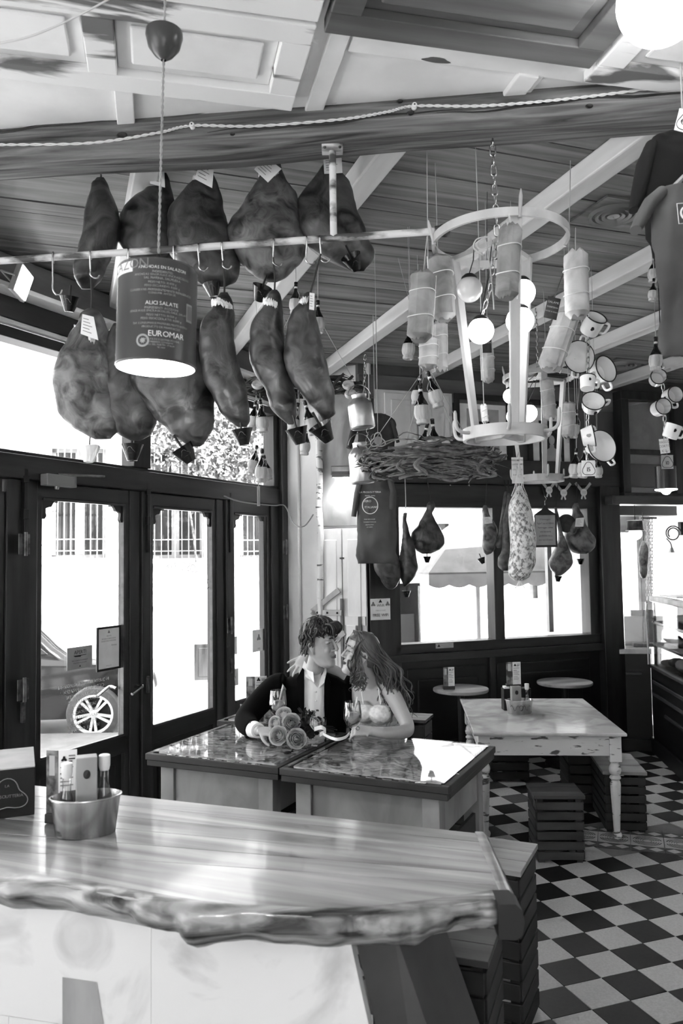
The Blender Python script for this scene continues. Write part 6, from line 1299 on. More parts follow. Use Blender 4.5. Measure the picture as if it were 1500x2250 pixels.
# ================================================================ table ware
def bottle(label, p, h_, group='oil and vinegar bottles'):
    t = thing('glass_bottle', label, 'bottle', p, 0, group); s_ = h_/.2; b = MB(); b.lathe([(.026*s_, 0), (.029*s_, .004*s_), (.028*s_, .05*s_), (.02*s_, .085*s_), (.012*s_, .12*s_), (.0115*s_, .165*s_), (.014*s_, .17*s_)], 20, caps=False); b.lathe([(.026*s_, 0), (.001, .003)], 20, caps=False); b.build('glass', m_['thin_glass'], t, smooth=True)
    b = MB(); b.lathe([(.023*s_, .004), (.026*s_, .01*s_), (.024*s_, .04*s_), (.001, .041*s_)], 20); b.build('liquid', m_['oil'], t, smooth=True)
    b = MB(); b.lathe([(.0125*s_, .158*s_), (.0155*s_, .17*s_), (.0155*s_, .198*s_), (.013*s_, .2*s_), (.001, .2*s_)], 18); b.build('cap', m_['white_plastic'], t, smooth=True, ang=40)
MT['oil'] = glassmat('oil', .62, .03)
D('menu_photo', .12, .5, rough=.5, scale=18, lo=.4, hi=.6)
def menu(label, p, rot, w, h_, a=.5):   # folded two-face card
    t = thing('menu_card', label, 'menu', p, rot, 'folded menu cards'); 
    b = MB(); b.M = Matrix.Rotation(a, 4, 'Z'); b.box((0, -.0015, 0), (w, .0015, h_)); f1 = b.build('text_face', m_['paper'], t)
    b = MB(); b.M = Matrix.Rotation(PI-a, 4, 'Z'); b.box((0, -.0015, 0), (w*.75, .0015, h_)); f2 = b.build('photo_face', m_['menu_photo'], t)
    M1 = Matrix.Rotation(a, 4, 'Z')
    b = MB(); b.M = M1; b.add([(w*.3+w*.16*(.8-.28*math.sin(3*q))*math.cos(q), -.003, h_*.86+w*.16*(.8-.28*math.sin(3*q))*math.sin(q)) for q in np.linspace(0, 2*PI, 31)[:-1]], [tuple(range(30))]); b.build('badge', m_['ink'], f1)
    for z, x0, x1, mm in ((.9, .55, .9, 'ink_grey'), (.85, .55, .9, 'ink'), (.81, .55, .75, 'ink'), (.72, .1, .8, 'ink_grey'), (.62, .1, .5, 'ink'), (.55, .1, .8, 'ink_grey'), (.49, .1, .7, 'ink_grey'), (.43, .1, .8, 'ink_grey'), (.33, .1, .6, 'ink_grey'), (.27, .1, .75, 'ink_grey'), (.21, .1, .7, 'ink_grey')):
        b = MB(); b.M = M1; b.box((w*x0, -.0028, h_*z), (w*x1, -.0016, h_*(z+.018))); b.build('print_line', m_[mm], f1)
    b = MB(); b.M = Matrix.Rotation(PI-a, 4, 'Z') @ Matrix.Scale(-1, 4, (0, 1, 0)); b.box((w*.2, -.003, h_*.6), (w*.55, -.0016, h_*.92)); b.build('picture', m_['paper_grey'], f2)
    b = MB(); b.box((-w*.75, -.005, -.03), (w, .06, .0)); b.build('wooden_foot', m_['old_dark'], t, bevel=.003)
    return t
def bucket(label, p, rot, a_, b_, h_, deco=True):
    t = thing('tin_bucket', label, 'bucket', p, rot, 'oval tin buckets'); q = MB(); q.lathe([(.84, 0), (.86, .002), (1.0, h_), (1.05, h_+.002), (1.05, h_+.006), (1.0, h_+.007), (.97, h_), (.83, .005), (.01, .004)], 44, ex=a_, ey=b_, caps=False); q.lathe([(.84, 0), (.01, .0005)], 44, ex=a_, ey=b_, caps=False); q.build('tin_wall', m_['steel'], t, smooth=True, ang=50)
    if deco:
        d = MB(); 
        for s_ in (-1, 1):
            P = []
            for k in range(12): f = k/11; an = -PI/2+s_*(.12+f*.75); z = h_*(.5+.2*math.sin(f*9)); rr_ = .86+.14*z/h_+.006; P.append((a_*rr_*math.cos(an), b_*rr_*math.sin(an), z))
            d.tube(P, .0022, 5)
        P = [(a_*.95*math.cos(-PI/2+.14*math.cos(q_)), b_*.945*math.sin(-PI/2+.14*math.cos(q_))-.001, h_*(.5+.2*math.sin(q_))) for q_ in np.linspace(0, 2*PI, 17)[:-1]]; d.tube(P, .002, 5, closed=True)
        d.build('embossed_scroll', m_['iron'], t)
    return t
def block(label, p, rot, w, d, h_):
    t = thing('wooden_cutlery_block', label, 'cutlery block', p, rot); b = MB(); b.box((-w/2, -d/2, 0), (w/2, d/2, h_)); b.build('block', m_['pine'], t, bevel=.003); b = MB(); b.M = Matrix.Translation((0, -d/2-.001, h_*.78)) @ Matrix.Rotation(PI/2, 4, 'X'); b.lathe([(w*.17, 0), (w*.001, .001)], 18, ey=1.3); b.build('hole', m_['black'], t)
# on the bar counter
pb = atz(174, 1846, CZ); pb = V((pb.x, pb.y+.06, CZ)); ra = math.radians(14)
bucket('oval tin bucket of condiments on the bar counter', pb, ra, S(76, 2.4), S(50, 2.4), S(80, 2.42), False)
ca, sa = math.cos(ra), math.sin(ra)
def loc(x, y, z=.006): return pb+V((x*ca-y*sa, x*sa+y*ca, z))
bottle('blurred oil bottle with white cap at the bucket front on the bar', loc(-.055, -.012), S(158, 2.4)); bottle('clear oil bottle with white cap at the bucket back on the bar', loc(.055, .015), S(166, 2.4))
block('wooden cutlery block with a round hole in the bar bucket', loc(.002, .0), ra+.1, S(46, 2.4), .05, S(168, 2.4))
pm_ = at(128, 1752, 2.62); pm_.z = CZ+.032; menu('folded menu card standing behind the bar bucket', pm_, math.radians(2), S(38, 2.62), S(134, 2.6), .25)
bx0 = atz(76, 1790, CZ); t = thing('logo_box', 'dark cardboard box with outlined logo at the end of the bar', 'box', V((bx0.x, bx0.y, CZ)), math.radians(22)); hB = S(112, 2.45)
pbox(t, 'side', 'matt_black', (-.42, -.0, 0), (0, .3, hB), .003); pbox(t, 'lid', 'paper_grey', (-.42, 0, hB), (0, .3, hB+.004))
b = MB(); b.tube([(-.085+.055*(.85-.2*math.sin(3*a))*math.cos(a)*1.2, -.002, hB*.45+.055*(.85-.2*math.sin(3*a))*math.sin(a)) for a in np.linspace(0, 2*PI, 41)[:-1]], .0016, 4, closed=True); b.M = Matrix.Translation((-.085, -.002, hB*.42)); b.text('PROSCIUTTERIA', .014); b.M = Matrix.Translation((-.085, -.002, hB*.64)); b.text('LA', .012); b.build('printed_logo', m_['ink_grey'], t)
# on the marble table
pmt = atz(1146, 1572, MZ); pmt.y += .08; pmt.z = MZ
bucket('oval tin bucket of condiments on the marble table', pmt, 0, S(31, 5.9), S(21, 5.9), S(30, 5.9))
block('small wooden cutlery block in the marble table bucket', pmt+V((-.025, 0, .006)), .1, S(22, 5.9), .05, S(60, 5.9)); bottle('clear oil bottle in the marble table bucket', pmt+V((.062, 0, .006)), S(66, 5.9))
t = thing('napkin_box', 'black napkin box behind the marble table bucket', 'napkin box', pmt+V((.012, .16, 0)), .05); pbox(t, 'body', 'matt_black', (-.11, -.045, 0), (.11, .045, .17), .004); pbox(t, 'napkins', 'paper', (-.1, -.035, .17), (-.06, .035, .185))
menu('folded menu card standing on the napkin box of the marble table', pmt+V((-.015, .14, .2)), 0, S(20, 5.9), S(52, 5.9), .2)
p = at(984, 1503, 7.1); menu('folded menu card on the round wall table', V((p.x, p.y-.02, at(1012, 1512, 7.15).z+.03)), 0, S(14, 7.2), S(40, 7.2), .2)
T3c = V(T3.location); p = at(560, 1512, 5.0); p.z = OZ+.07
t = thing('wooden_box', 'small wooden menu box on the chipboard table behind the suited person', 'box', V((p.x-.03, p.y, OZ)), .2); pbox(t, 'body', 'old_dark', (-.06, -.05, 0), (.08, .05, .07), .003)
menu('folded menu card on the wooden box behind the suited person', V((p.x+.0, p.y, OZ+.1)), .1, .075, S(50, 5.0), .25)
# ================================================================ deli corner contents
p = at(1395, 1166, 8.1); t = thing('deli_lamp', 'dark pendant lamp with round bulb over the deli corner', 'lamp', p); R_ = S(20, 8.1); b = MB(); b.lathe([(R_*1.05, 0), (R_*.9, .02), (R_*.85, .1), (.01, .11)], 24); b.build('shade', m_['iron'], t, smooth=True, ang=40); b = MB(); b.ball((0, 0, -.03), S(14, 8.1), 20, 12); b.build('bulb', m_['lit'], t, smooth=True); b = MB(); b.tube([(0, 0, .1), (0, 0, 2.45-p.z)], .004, 6); b.build('cord', m_['black'], t)
Yd = 8.3
ham('pale sausage with a white band hanging in the deli corner', [(1188, 1411, 1416), (1196, 1408, 1420), (1208, 1405, 1424), (1222, 1403, 1424), (1240, 1404, 1423), (1256, 1405, 1423), (1266, 1408, 1420), (1272, 1411, 1417)], Yd, V((at(1413, 1180, Yd).x, Yd, 2.37)), .8, 41, 'ham_light', name='sausage', cat='sausage', group='sausages in the deli corner')
for k, x in enumerate((1421, 1427, 1432)):
    chain(['chain hanging by the pale sausage in the deli corner', 'middle chain of three in the deli corner', 'chain nearest the bell in the deli corner'][k], [at(x, 1140, Yd+.1), at(x, 1318, Yd+.1)], 1.3)
b = MB(); b.tube([at(1408, 1138, Yd+.1)-at(1420, 1138, Yd), at(1442, 1138, Yd+.1)-at(1420, 1138, Yd)], .012, 8); t = b.build('hanging_bar', m_['iron'], None, loc=at(1420, 1138, Yd)); tag(t, 'iron bar carrying chains in the deli corner', 'bar')
p = at(1478, 1172, 8.3); t = thing('spring_bell', 'brass bell on a coiled spring bracket by the deli', 'bell', p); b = MB(); b.tube([(S(17, 8.3)*(1-k*.012)*math.cos(.3+k*.3), 0, .0+S(17, 8.3)*(1-k*.012)*math.sin(.3+k*.3)) for k in range(34)], .008, 6); b.tube(smooth_pts([(-.07, 0, -.05), (-.03, 0, -.1), (-.02, 0, -.14)], 4), .007, 6); b.build('spring', m_['iron'], t, smooth=True)
b = MB(); b.lathe([(.035, -.2), (.03, -.19), (.02, -.16), (.008, -.14)], 18, (-.02, 0, 0)); b.build('bell_cup', m_['alu'], t, smooth=True); b = MB(); b.box((.08, -.01, -.02), (.16, .06, .12)); b.build('wall_plate', m_['black'], t)
# plexiglass guard and boards on the far worktop
k0v = k0; kd = (k1-k0).normalized(); kl = (k1-k0).length; t = thing('counter_guard', 'clear upright guard on the white deli worktop', 'screen', k0+kd*.05+V((0, .05, 1.0)), math.atan2(kd.y, kd.x)); pbox(t, 'panel', 'case_glass', (0, 0, 0), (kl-.05, .006, .46)); pbox(t, 'post', 'steel', (kl-.06, -.005, 0), (kl-.04, .015, .46))
t = thing('chopping_board', 'white chopping boards leaning behind the deli guard', 'board', k0+kd*.2+V((0, .28, 1.0)), math.atan2(kd.y, kd.x)); pbox(t, 'board', 'enamel', (0, 0, 0), (.2, .03, .3)); pbox(t, 'board_behind', 'paper_grey', (.08, .05, 0), (.3, .07, .36))
t = thing('plastic_tray', 'grey plastic tray lying on the white deli worktop', 'tray', k0+kd*.24+V((0, .14, 1.0)), math.atan2(kd.y, kd.x)); pbox(t, 'tray', 'grey_plastic', (0, 0, 0), (.24, .1, .04), .008)
# display case on the ledge
base = k1+kx*.06; t = thing('display_case', 'glass deli display case with dark frame and shelves', 'display case', V((base.x, base.y, .85)), math.atan2(kx.y, kx.x)); Lc = 1.6; Wc = .45; Hc = .62
for x in (0, Lc-.03):
    for y in (.02, Wc): pbox(t, 'post', 'black_wood', (x, y, 0), (x+.03, y+.025, Hc))
for z in (.22, .43): s_ = pbox(t, 'shelf', 'old_dark', (0, .02, z-.03), (Lc, Wc, z), .003); pbox(s_, 'edge_strip', 'steel', (0, .012, z-.02), (Lc, .02, z-.002))
pbox(t, 'top_glass', 'case_glass', (-.01, .0, Hc), (Lc, Wc+.03, Hc+.008)); pbox(t, 'front_glass', 'case_glass', (.03, .012, 0), (Lc, .016, Hc)); pbox(t, 'top_rail', 'pale_wood', (-.02, .0, Hc+.008), (Lc, .1, Hc+.05), .006); pbox(t, 'side_glass', 'case_glass', (-.004, .03, 0), (.0, Wc, Hc))
MW = t.matrix_basis.copy(); MW = Matrix.Translation(t.location) @ rz(t.rotation_euler.z)
def deli(label, name, cat, x, y, z, L_, R_, ang, mt, seed):
    b = MB(); rn = random.Random(seed); rg = []
    for k in range(13):
        f = k/12; e = max(.25, min(1, math.sin(PI*f)**.35)); rg.append([V((-L_/2+L_*f, R_*e*(1+.08*rn.uniform(-1, 1))*math.cos(2*PI*j/16), R_*(1+e*(1+.08*rn.uniform(-1, 1))*math.sin(2*PI*j/16)))) for j in range(16)])
    b.rings(rg); p = MW @ V((x, y, z)); o = b.build(name, m_[mt], None, smooth=True, ang=60, loc=p, rot=(0, 0, t.rotation_euler.z+ang)); tag(o, label, cat, 'meats in the display case'); return o
for args in (('pale floury salami on the case floor at the glass', 'salami_piece', 'salami', .16, .14, .002, .2, .035, 1.2, 'wrap', 1), ('cut round salami end on the case floor', 'salami_piece', 'salami', .3, .16, .002, .18, .05, .9, 'ham_light', 2), ('speckled salami lying at the back of the case floor', 'salami_piece', 'salami', .28, .32, .002, .5, .05, .1, 'net_meat', 3), ('white wrapped cheese at the front of the case floor', 'cheese_piece', 'cheese', .58, .15, .002, .3, .06, .2, 'wrap', 4),
             ('dark cured loin on the middle shelf', 'cured_loin', 'meat', .16, .16, .222, .26, .045, .4, 'ham_flesh', 5), ('pale salami on the middle shelf', 'salami_piece', 'salami', .4, .14, .222, .3, .035, .1, 'wrap', 6), ('tall wrapped piece on the middle shelf', 'cheese_piece', 'cheese', .7, .18, .222, .2, .06, .3, 'ham_light', 7), ('white paper parcel on the top shelf', 'paper_parcel', 'parcel', .4, .2, .432, .4, .04, .1, 'paper', 8)): deli(*args)
p = MW @ V((.3, .2, Hc+.055)); b = MB(); b.add([(-.25, -.12, .0), (.4, -.14, .012), (.42, .12, .005), (-.22, .1, .01), (-.25, -.12, .008), (.4, -.14, .02), (.42, .12, .013), (-.22, .1, .018)], [(0, 1, 2, 3), (4, 5, 6, 7), (0, 1, 5, 4), (1, 2, 6, 5), (2, 3, 7, 6), (3, 0, 4, 7)]); tag(b.build('paper_sheet', m_['paper'], None, loc=p, rot=(0, 0, t.rotation_euler.z)), 'crumpled white paper on top of the display case', 'paper')
pts = [MW @ V((-.03, -.02, .6)), MW @ V((-.05, -.03, .45)), MW @ V((-.02, -.03, .3)), MW @ V((-.03, -.03, .0))]; b = MB(); b.tube([q-pts[0] for q in smooth_pts(pts, 6)], .008, 6); tag(b.build('white_flex', m_['white_plastic'], None, loc=pts[0], smooth=True), 'white flex trailing down the display case corner', 'cable')

# ---- small extras
p = at(830, 968, 4.5); t = thing('cloud_ornament', 'three lobed wire ornament hanging at the wreath end', 'ornament', p); b = MB()
b.tube([(.045*(.8-.22*math.sin(3*a))*math.cos(a), 0, .045*(.8-.22*math.sin(3*a))*math.sin(a)) for a in np.linspace(0, 2*PI, 33)[:-1]], .0035, 6, closed=True); b.build('wire_outline', m_['paper_grey'], t)
b = MB(); b.M = Matrix.Rotation(PI/2, 4, 'X'); b.lathe([(.001, -.002), (.024, -.002), (.024, .002), (.001, .002)], 18); b.build('medal', m_['sheet'], t); b = MB(); b.tube([(0, 0, .035), (0, 0, CEIL-.002-p.z)], .0015, 5); b.build('string', m_['string'], t)
pts = [at(x, y, 2.32) for x, y in ((-30, 100), (60, 82), (150, 45), (250, -8), (330, -60))]; b = MB(); b.tube([q-pts[0] for q in smooth_pts(pts, 6)], .003, 6); tag(b.build('swagged_flex', m_['white_plastic'], None, loc=pts[0], smooth=True), 'white flex swagged across the ceiling near the pendant cup', 'cable')
# ================================================================ the couple at the chipboard tables
D('skin', .62, .68, rough=.5, scale=5)
D('skin_w', .68, .74, rough=.48, scale=5)
D('suit', .015, .03, rough=.95, scale=30, spec=.15)
D('shirt', .93, .98, rough=.8, scale=5, bump=.1)
D('dress', .85, .95, rough=.7, scale=45, bump=.7)
D('hair_dark', .06, .2, rough=.42, scale=20)
D('hair_brown', .16, .42, rough=.36, scale=12, stretch=(1, 1, .3))
D('lip', .3, rough=.4); D('lip_m', .45, rough=.5); D('brow', .12, rough=.7)
def remesh(o, vox, sm=6):
    r = o.modifiers.new('remesh', 'REMESH'); r.mode = 'VOXEL'; r.voxel_size = vox; r.use_smooth_shade = True
    s_ = o.modifiers.new('smooth', 'SMOOTH'); s_.factor = .5; s_.iterations = sm
    return o
def loft(b, rows, n=24, p=2.3):   # rows: centre, half-width vector, half-depth vector
    rg = []
    for c, u, w in rows:
        ring = []
        for k in range(n):
            a = 2*PI*k/n; ca_, sa_ = math.cos(a), math.sin(a)
            ring.append(V(c)+V(u)*math.copysign(abs(ca_)**(2/p), ca_)+V(w)*math.copysign(abs(sa_)**(2/p), sa_))
        rg.append(ring)
    b.rings(rg)
def limb(b, pts, rs, n=16, sub=5):
    q = smooth_pts([(*p,) for p in pts], sub); m = len(q); k = len(rs)-1
    b.tube(q, [lerp(rs[min(int(i/(m-1)*k), k-1)], rs[min(int(i/(m-1)*k), k-1)+1], i/(m-1)*k-min(int(i/(m-1)*k), k-1)) for i in range(m)], n)
def hand(b, wrist, d, n, s=1.0, curl=(.5, .5, .5, .5), spread=.1, thumb=1, tcurl=.4, tdir=None):
    """palm plus five separate bent fingers; d finger direction, n back of the hand"""
    d = V(d).normalized(); n = V(n); n = (n-d*n.dot(d)).normalized(); sd = d.cross(n)*thumb; w = V(wrist)
    P = lambda x, y, z: w+(d*x+sd*y+n*z)*s
    rows = [(P(-.01, 0, 0), sd*.027*s, n*.019*s), (P(.02, .002, 0), sd*.034*s, n*.018*s), (P(.05, .002, .001), sd*.040*s, n*.016*s), (P(.082, .002, 0), sd*.041*s, n*.0135*s), (P(.092, .002, 0), sd*.038*s, n*.01*s)]
    loft(b, rows, 16)
    for k, (y, L_, r) in enumerate(((.030, .072, .0088), (.010, .080, .009), (-.011, .074, .0086), (-.030, .058, .0076))):
        a = spread*(1.5-k)/1.5; f = (d*math.cos(a)+sd*math.sin(a)).normalized(); p = P(.082, y, 0); pts = [p-f*.02*s, p]; ang = 0; c = curl[k]
        for j, seg in enumerate((.45, .32, .23)):
            ang += c*(1, 1.1, .7)[j]; p = p+(f*math.cos(ang)-n*math.sin(ang))*(L_*seg*s); pts.append(p)
        b.tube(pts, [r*s, r*s*1.05, r*s, r*s*.92, r*s*.72], 10); b.ball(pts[-1], r*s*.74, 8, 6)
    t0 = P(.018, .028, -.004); td = (tdir if tdir is not None else (d*.55+sd*.75-n*.25)).normalized(); t1 = t0+td*.042*s; t2 = t1+(td*math.cos(tcurl)+d*math.sin(tcurl)*.8).normalized()*.03*s; t3 = t2+(td*math.cos(tcurl*1.6)+d*math.sin(tcurl*1.6)).normalized()*.024*s
    b.tube([t0-td*.012*s, t0, t1, t2, t3], [.012*s, .0125*s, .0105*s, .0095*s, .0075*s], 10); b.ball(t3, .0078*s, 8, 6)
def head(b, M, s=1.0, fem=False):
    """skull, jaw, nose, lips, brow and ears in local space: x forward, y to the left, z up; origin between the ears"""
    b.M = M @ Matrix.Scale(s, 4)
    j = .9 if fem else 1.0
    rows = [(-.118, .064, .02, .02), (-.110, .087, .005, .031*j), (-.098, .096, -.012, .041*j), (-.08, .093, -.03, .05*j), (-.062, .088, -.046, .056), (-.045, .09, -.06, .061), (-.028, .088, -.08, .067), (-.008, .086, -.088, .07), (.014, .083, -.094, .073), (.034, .078, -.098, .075), (.05, .086, -.1, .075), (.066, .089, -.1, .074), (.09, .086, -.097, .072), (.112, .073, -.088, .066), (.13, .048, -.068, .052), (.142, .012, -.04, .03)]
    rg = []
    for z, f, bk_, w in rows:
        ring = []; c = (f+bk_)/2; a_ = (f-bk_)/2
        for k in range(32):
            t = 2*PI*k/32; x = math.cos(t); y = math.sin(t); ring.append(V((c+a_*math.copysign(abs(x)**.9, x), w*math.copysign(abs(y)**.86, y), z)))
        rg.append(ring)
    b.rings(rg)
    b.tube([(.080, 0, .052), (.093, 0, .03), (.104, 0, .012), (.112, 0, -.004), (.106, 0, -.014)], [.007, .0085, .0105, .0115, .009] if not fem else [.006, .007, .009, .0095, .008], 10)
    for sy in (-1, 1):
        b.ball((.094, sy*.011, -.013), (.011, .008, .007), 10, 8); b.ball((.068, sy*.036, -.006), (.019, .019, .02), 12, 8); b.ball((.076, sy*.034, .058), (.014, .024, .009), 10, 8)
        b.ball((.070, sy*.033, .036), (.013, .016, .011), 12, 8)
        b.tube(smooth_pts([(-.004, sy*.072, -.024), (-.008, sy*.078, -.012), (-.022, sy*.084, .012), (-.016, sy*.086, .034), (.0, sy*.08, .036), (.006, sy*.074, .02)], 4), .0058, 8); b.ball((-.006, sy*.074, .004), (.013, .007, .024), 10, 8); b.ball((-.002, sy*.073, -.026), (.007, .006, .009), 8, 6)
    b.ball((.093, 0, -.042), (.008, .021, .0055), 12, 8); b.ball((.09, 0, -.053), (.0085, .018, .0065), 12, 8); b.ball((.083, 0, -.093), (.015, .02, .014), 12, 8)
    b.M = None
def hM(p, yaw, pitch, roll):  # yaw about z (0 = facing +x), pitch lifts the chin
    return Matrix.Translation(p) @ Matrix.Rotation(yaw, 4, 'Z') @ Matrix.Rotation(-pitch, 4, 'Y') @ Matrix.Rotation(roll, 4, 'X')
# ---------------------------------------------------------------- the man
mh = at(702, 1420, 4.58); MH = hM(mh, math.radians(-27), math.radians(-4), math.radians(6)); HS = 1.0
mo_ = V((-.2, 4.95, 0)); man = thing('person', 'person in dark suit and open white shirt leaning towards the person in white', 'person', mo_)
def rel(v): return Matrix.Translation(-mo_)
b = MB()
head(b, Matrix.Translation(-mo_) @ MH, HS)
A_ = lambda x, y, Y: at(x, y, Y)-mo_
limb(b, [mh-mo_+V((-.012, .01, -.05)), A_(694, 1455, 4.63), A_(690, 1480, 4.68), A_(688, 1500, 4.74)], [.047, .05, .057, .085], 20)
b.ball(A_(712, 1464, 4.57), (.012, .014, .012), 10, 8)
rows = []
for y, w, d, Y in ((1492, .10, .07, 4.74), (1505, .17, .095, 4.75), (1530, .19, .11, 4.76), (1580, .175, .11, 4.78), (1640, .16, .105, 4.83), (1700, .17, .11, 4.88)): rows.append((A_(690, y, Y), V((w, -.02, 0)), V((.0, d, 0))))
loft(b, rows)
limb(b, [A_(618, 1508, 4.74), A_(575, 1545, 4.66), A_(540, 1585, 4.52), A_(556, 1603, 4.40), A_(572, 1605, 4.31)], [.05, .046, .042, .034, .026])
limb(b, [A_(762, 1515, 4.76), A_(782, 1560, 4.74), A_(790, 1610, 4.66), A_(770, 1640, 4.52)], [.05, .045, .04, .03])
for sx in (-1, 1):
    limb(b, [A_(690+sx*36, 1700, 4.86), A_(690+sx*48, 1722, 4.6)+V((0, 0, 0)), A_(690+sx*50, 1740, 4.42)], [.09, .085, .065]); kn = A_(690+sx*50, 1740, 4.42)
    limb(b, [kn, kn+V((0, .08, -.22)), V((kn.x, kn.y+.12, .1))], [.062, .055, .042]); ft = V((kn.x, kn.y+.12, .06)); limb(b, [ft+V((0, .04, -.015)), ft+V((0, -.06, -.02)), ft+V((0, -.17, -.03))], [.04, .042, .03])
hand(b, A_(572, 1605, 4.31), V((.75, -.25, -.05)), V((-.1, -.35, .9)), .95, (.55, .6, .65, .7), .12, 1, .5)
hand(b, A_(770, 1640, 4.52), V((-.3, -.8, -.3)), V((0, .2, .9)), .95, (.4, .4, .4, .4), .1, -1)
remesh(b.build('body', m_['skin'], man, smooth=True), .0042, 5)
# eyes, brows, lips
def face(par, M, org_, fem):
    Ml = Matrix.Translation(-org_) @ M
    for sy in (-1, 1):
        q = MB(); q.M = Ml
        if fem: q.tube(smooth_pts([(.082, sy*.018, .034), (.087, sy*.03, .029), (.08, sy*.044, .032)], 5), [.0012]*5+[.0018]*3+[.0022]*3, 6); q.build('closed_lashes', m_['brow'], par)
        else:
            q.ball((.0755, sy*.031, .035), (.0085, .0125, .0042), 12, 8); q.build('eye', m_['brow'], par, smooth=True); q = MB(); q.M = Ml; q.tube(smooth_pts([(.084, sy*.017, .041), (.087, sy*.031, .0425), (.079, sy*.046, .037)], 5), .0026, 6); q.build('eyelid', m_['skin'], par, smooth=True)
        q = MB(); q.M = Ml; q.tube(smooth_pts([(.092, sy*.012, .058), (.094, sy*.03, .066 if fem else .064), (.08, sy*.052, .058)], 5), [.003]*4+[.0038]*4+[.002]*3, 6); q.build('eyebrow', m_['brow'] if not fem else m_['hair_brown'], par, smooth=True)
    q = MB(); q.M = Ml; q.tube(smooth_pts([(.086, -.024, -.047), (.097, -.01, -.043), (.099, 0, -.044), (.097, .01, -.043), (.086, .024, -.047)], 4), [.002]+[.0042]*15+[.002], 7); q.tube(smooth_pts([(.086, -.021, -.05), (.097, -.008, -.053), (.098, 0, -.0535), (.097, .008, -.053), (.086, .021, -.05)], 4), [.002]+[.0048]*15+[.002], 7); q.build('lips', m_['lip' if fem else 'lip_m'], par, smooth=True)
face(man, MH, mo_, False)
# hair: short wavy crop with forelock
hr = MB(); Ml = Matrix.Translation(-mo_) @ MH; rg = []; rn = random.Random(2)
for z, f, bk_, w in ((-.05, -.06, -.082, .04), (-.025, -.048, -.098, .07), (.0, -.04, -.104, .076), (.025, -.03, -.11, .079), (.045, .028, -.114, .083), (.065, .052, -.116, .085), (.085, .082, -.114, .085), (.1, .095, -.11, .083), (.118, .092, -.105, .08), (.14, .078, -.09, .068), (.158, .045, -.064, .048), (.166, .0, -.03, .02)):
    c = (f+bk_)/2; a_ = (f-bk_)/2; rg.append([V((c+a_*math.cos(2*PI*k/28)*(1+.03*rn.uniform(-1, 1)), w*math.sin(2*PI*k/28)*(1+.03*rn.uniform(-1, 1)), z)) for k in range(28)])
hr.M = Ml; hr.rings(rg)
for i in range(260):   # wavy locks sweeping from the crown
    u = rn.uniform(0, 2*PI); v0 = rn.uniform(0, .7); pts = []; ph = rn.uniform(0, 6.28); lift = rn.uniform(.004, .014); sw = rn.uniform(-.25, .35)
    for k in range(8):
        v = v0+(.55 if math.cos(u) > .1 else .5)*k/7; uu = u+sw*k/7+.1*math.sin(ph+k*1.0); e_ = min(v, 1.15)*PI/2; zlow = .088 if math.cos(uu) > .25 else (.056 if math.cos(uu) > -.5 else .02)
        x = -.01+.104*math.sin(e_)*math.cos(uu); y = .088*math.sin(e_)*math.sin(uu); z = zlow+(.162-zlow)*math.cos(min(e_, PI/2))-max(0, v-1)*.1; o_ = V((math.sin(e_)*math.cos(uu), math.sin(e_)*math.sin(uu), math.cos(e_)))
        pts.append(V((x, y, z))+o_*(lift*math.sin(PI*(k+.5)/8)+.0015*math.sin(ph+k*2.1)))
    r = rn.uniform(.0035, .0065); pts = smooth_pts(pts, 2); hr.tube(pts, [r*.7, r, r, r, r, r, r, r, r, r, r*.9, r*.8, r*.7, r*.5, r*.3], 6)
for i in range(26):    # forelock over the brow
    y = rn.uniform(-.05, .045); p0 = V((.065, y, .14)); pts = [p0, V((.1, y*1.05-.004, .142)), V((.122+rn.uniform(-.006, .008), y*1.08-.01, .118)), V((.119+rn.uniform(-.008, .006), y*1.1-.016, .092+rn.uniform(-.012, .01)))]; hr.tube(smooth_pts(pts, 4), [.0075]*8+[.006, .005, .004, .003, .002], 6)
for i in range(160):    # cropped sides and nape
    u = rn.uniform(1.35, 4.93); z = rn.uniform(-.03, .05) if math.cos(u) < -.2 else rn.uniform(.02, .06); p = V((-.012+.095*math.cos(u)*1.0, .08*math.sin(u), z)); out = V((math.cos(u), math.sin(u), -.3)); hr.tube([p, p+out*.006+V((0, 0, -.006)), p+out*.007+V((-.002, 0, -.018))], [.006, .005, .002], 5)
hr.build('hair', m_['hair_dark'], man, smooth=True)
# jacket, shirt
jk = MB(); rows = []
for x, y, w, d, Y in ((690, 1478, .085, .06, 4.745), (690, 1486, .14, .085, 4.75), (690, 1500, .196, .108, 4.755), (689, 1530, .208, .124, 4.76), (690, 1580, .195, .126, 4.78), (690, 1640, .185, .12, 4.83), (690, 1700, .19, .125, 4.88)): rows.append((A_(x, y, Y), V((w, -.03, 0)), V((.0, d, 0))))
loft(jk, rows, 28, 2.4)
limb(jk, [A_(625, 1506, 4.74), A_(604, 1512, 4.74), A_(566, 1548, 4.66), A_(541, 1580, 4.54), A_(545, 1594, 4.46), A_(557, 1602, 4.395)], [.075, .078, .07, .066, .058, .05], 20)
limb(jk, [A_(752, 1508, 4.77), A_(768, 1518, 4.77), A_(784, 1560, 4.74), A_(790, 1612, 4.67), A_(774, 1636, 4.56)], [.07, .075, .066, .06, .05], 20)
remesh(jk.build('jacket', m_['suit'], man, smooth=True), .007, 4)
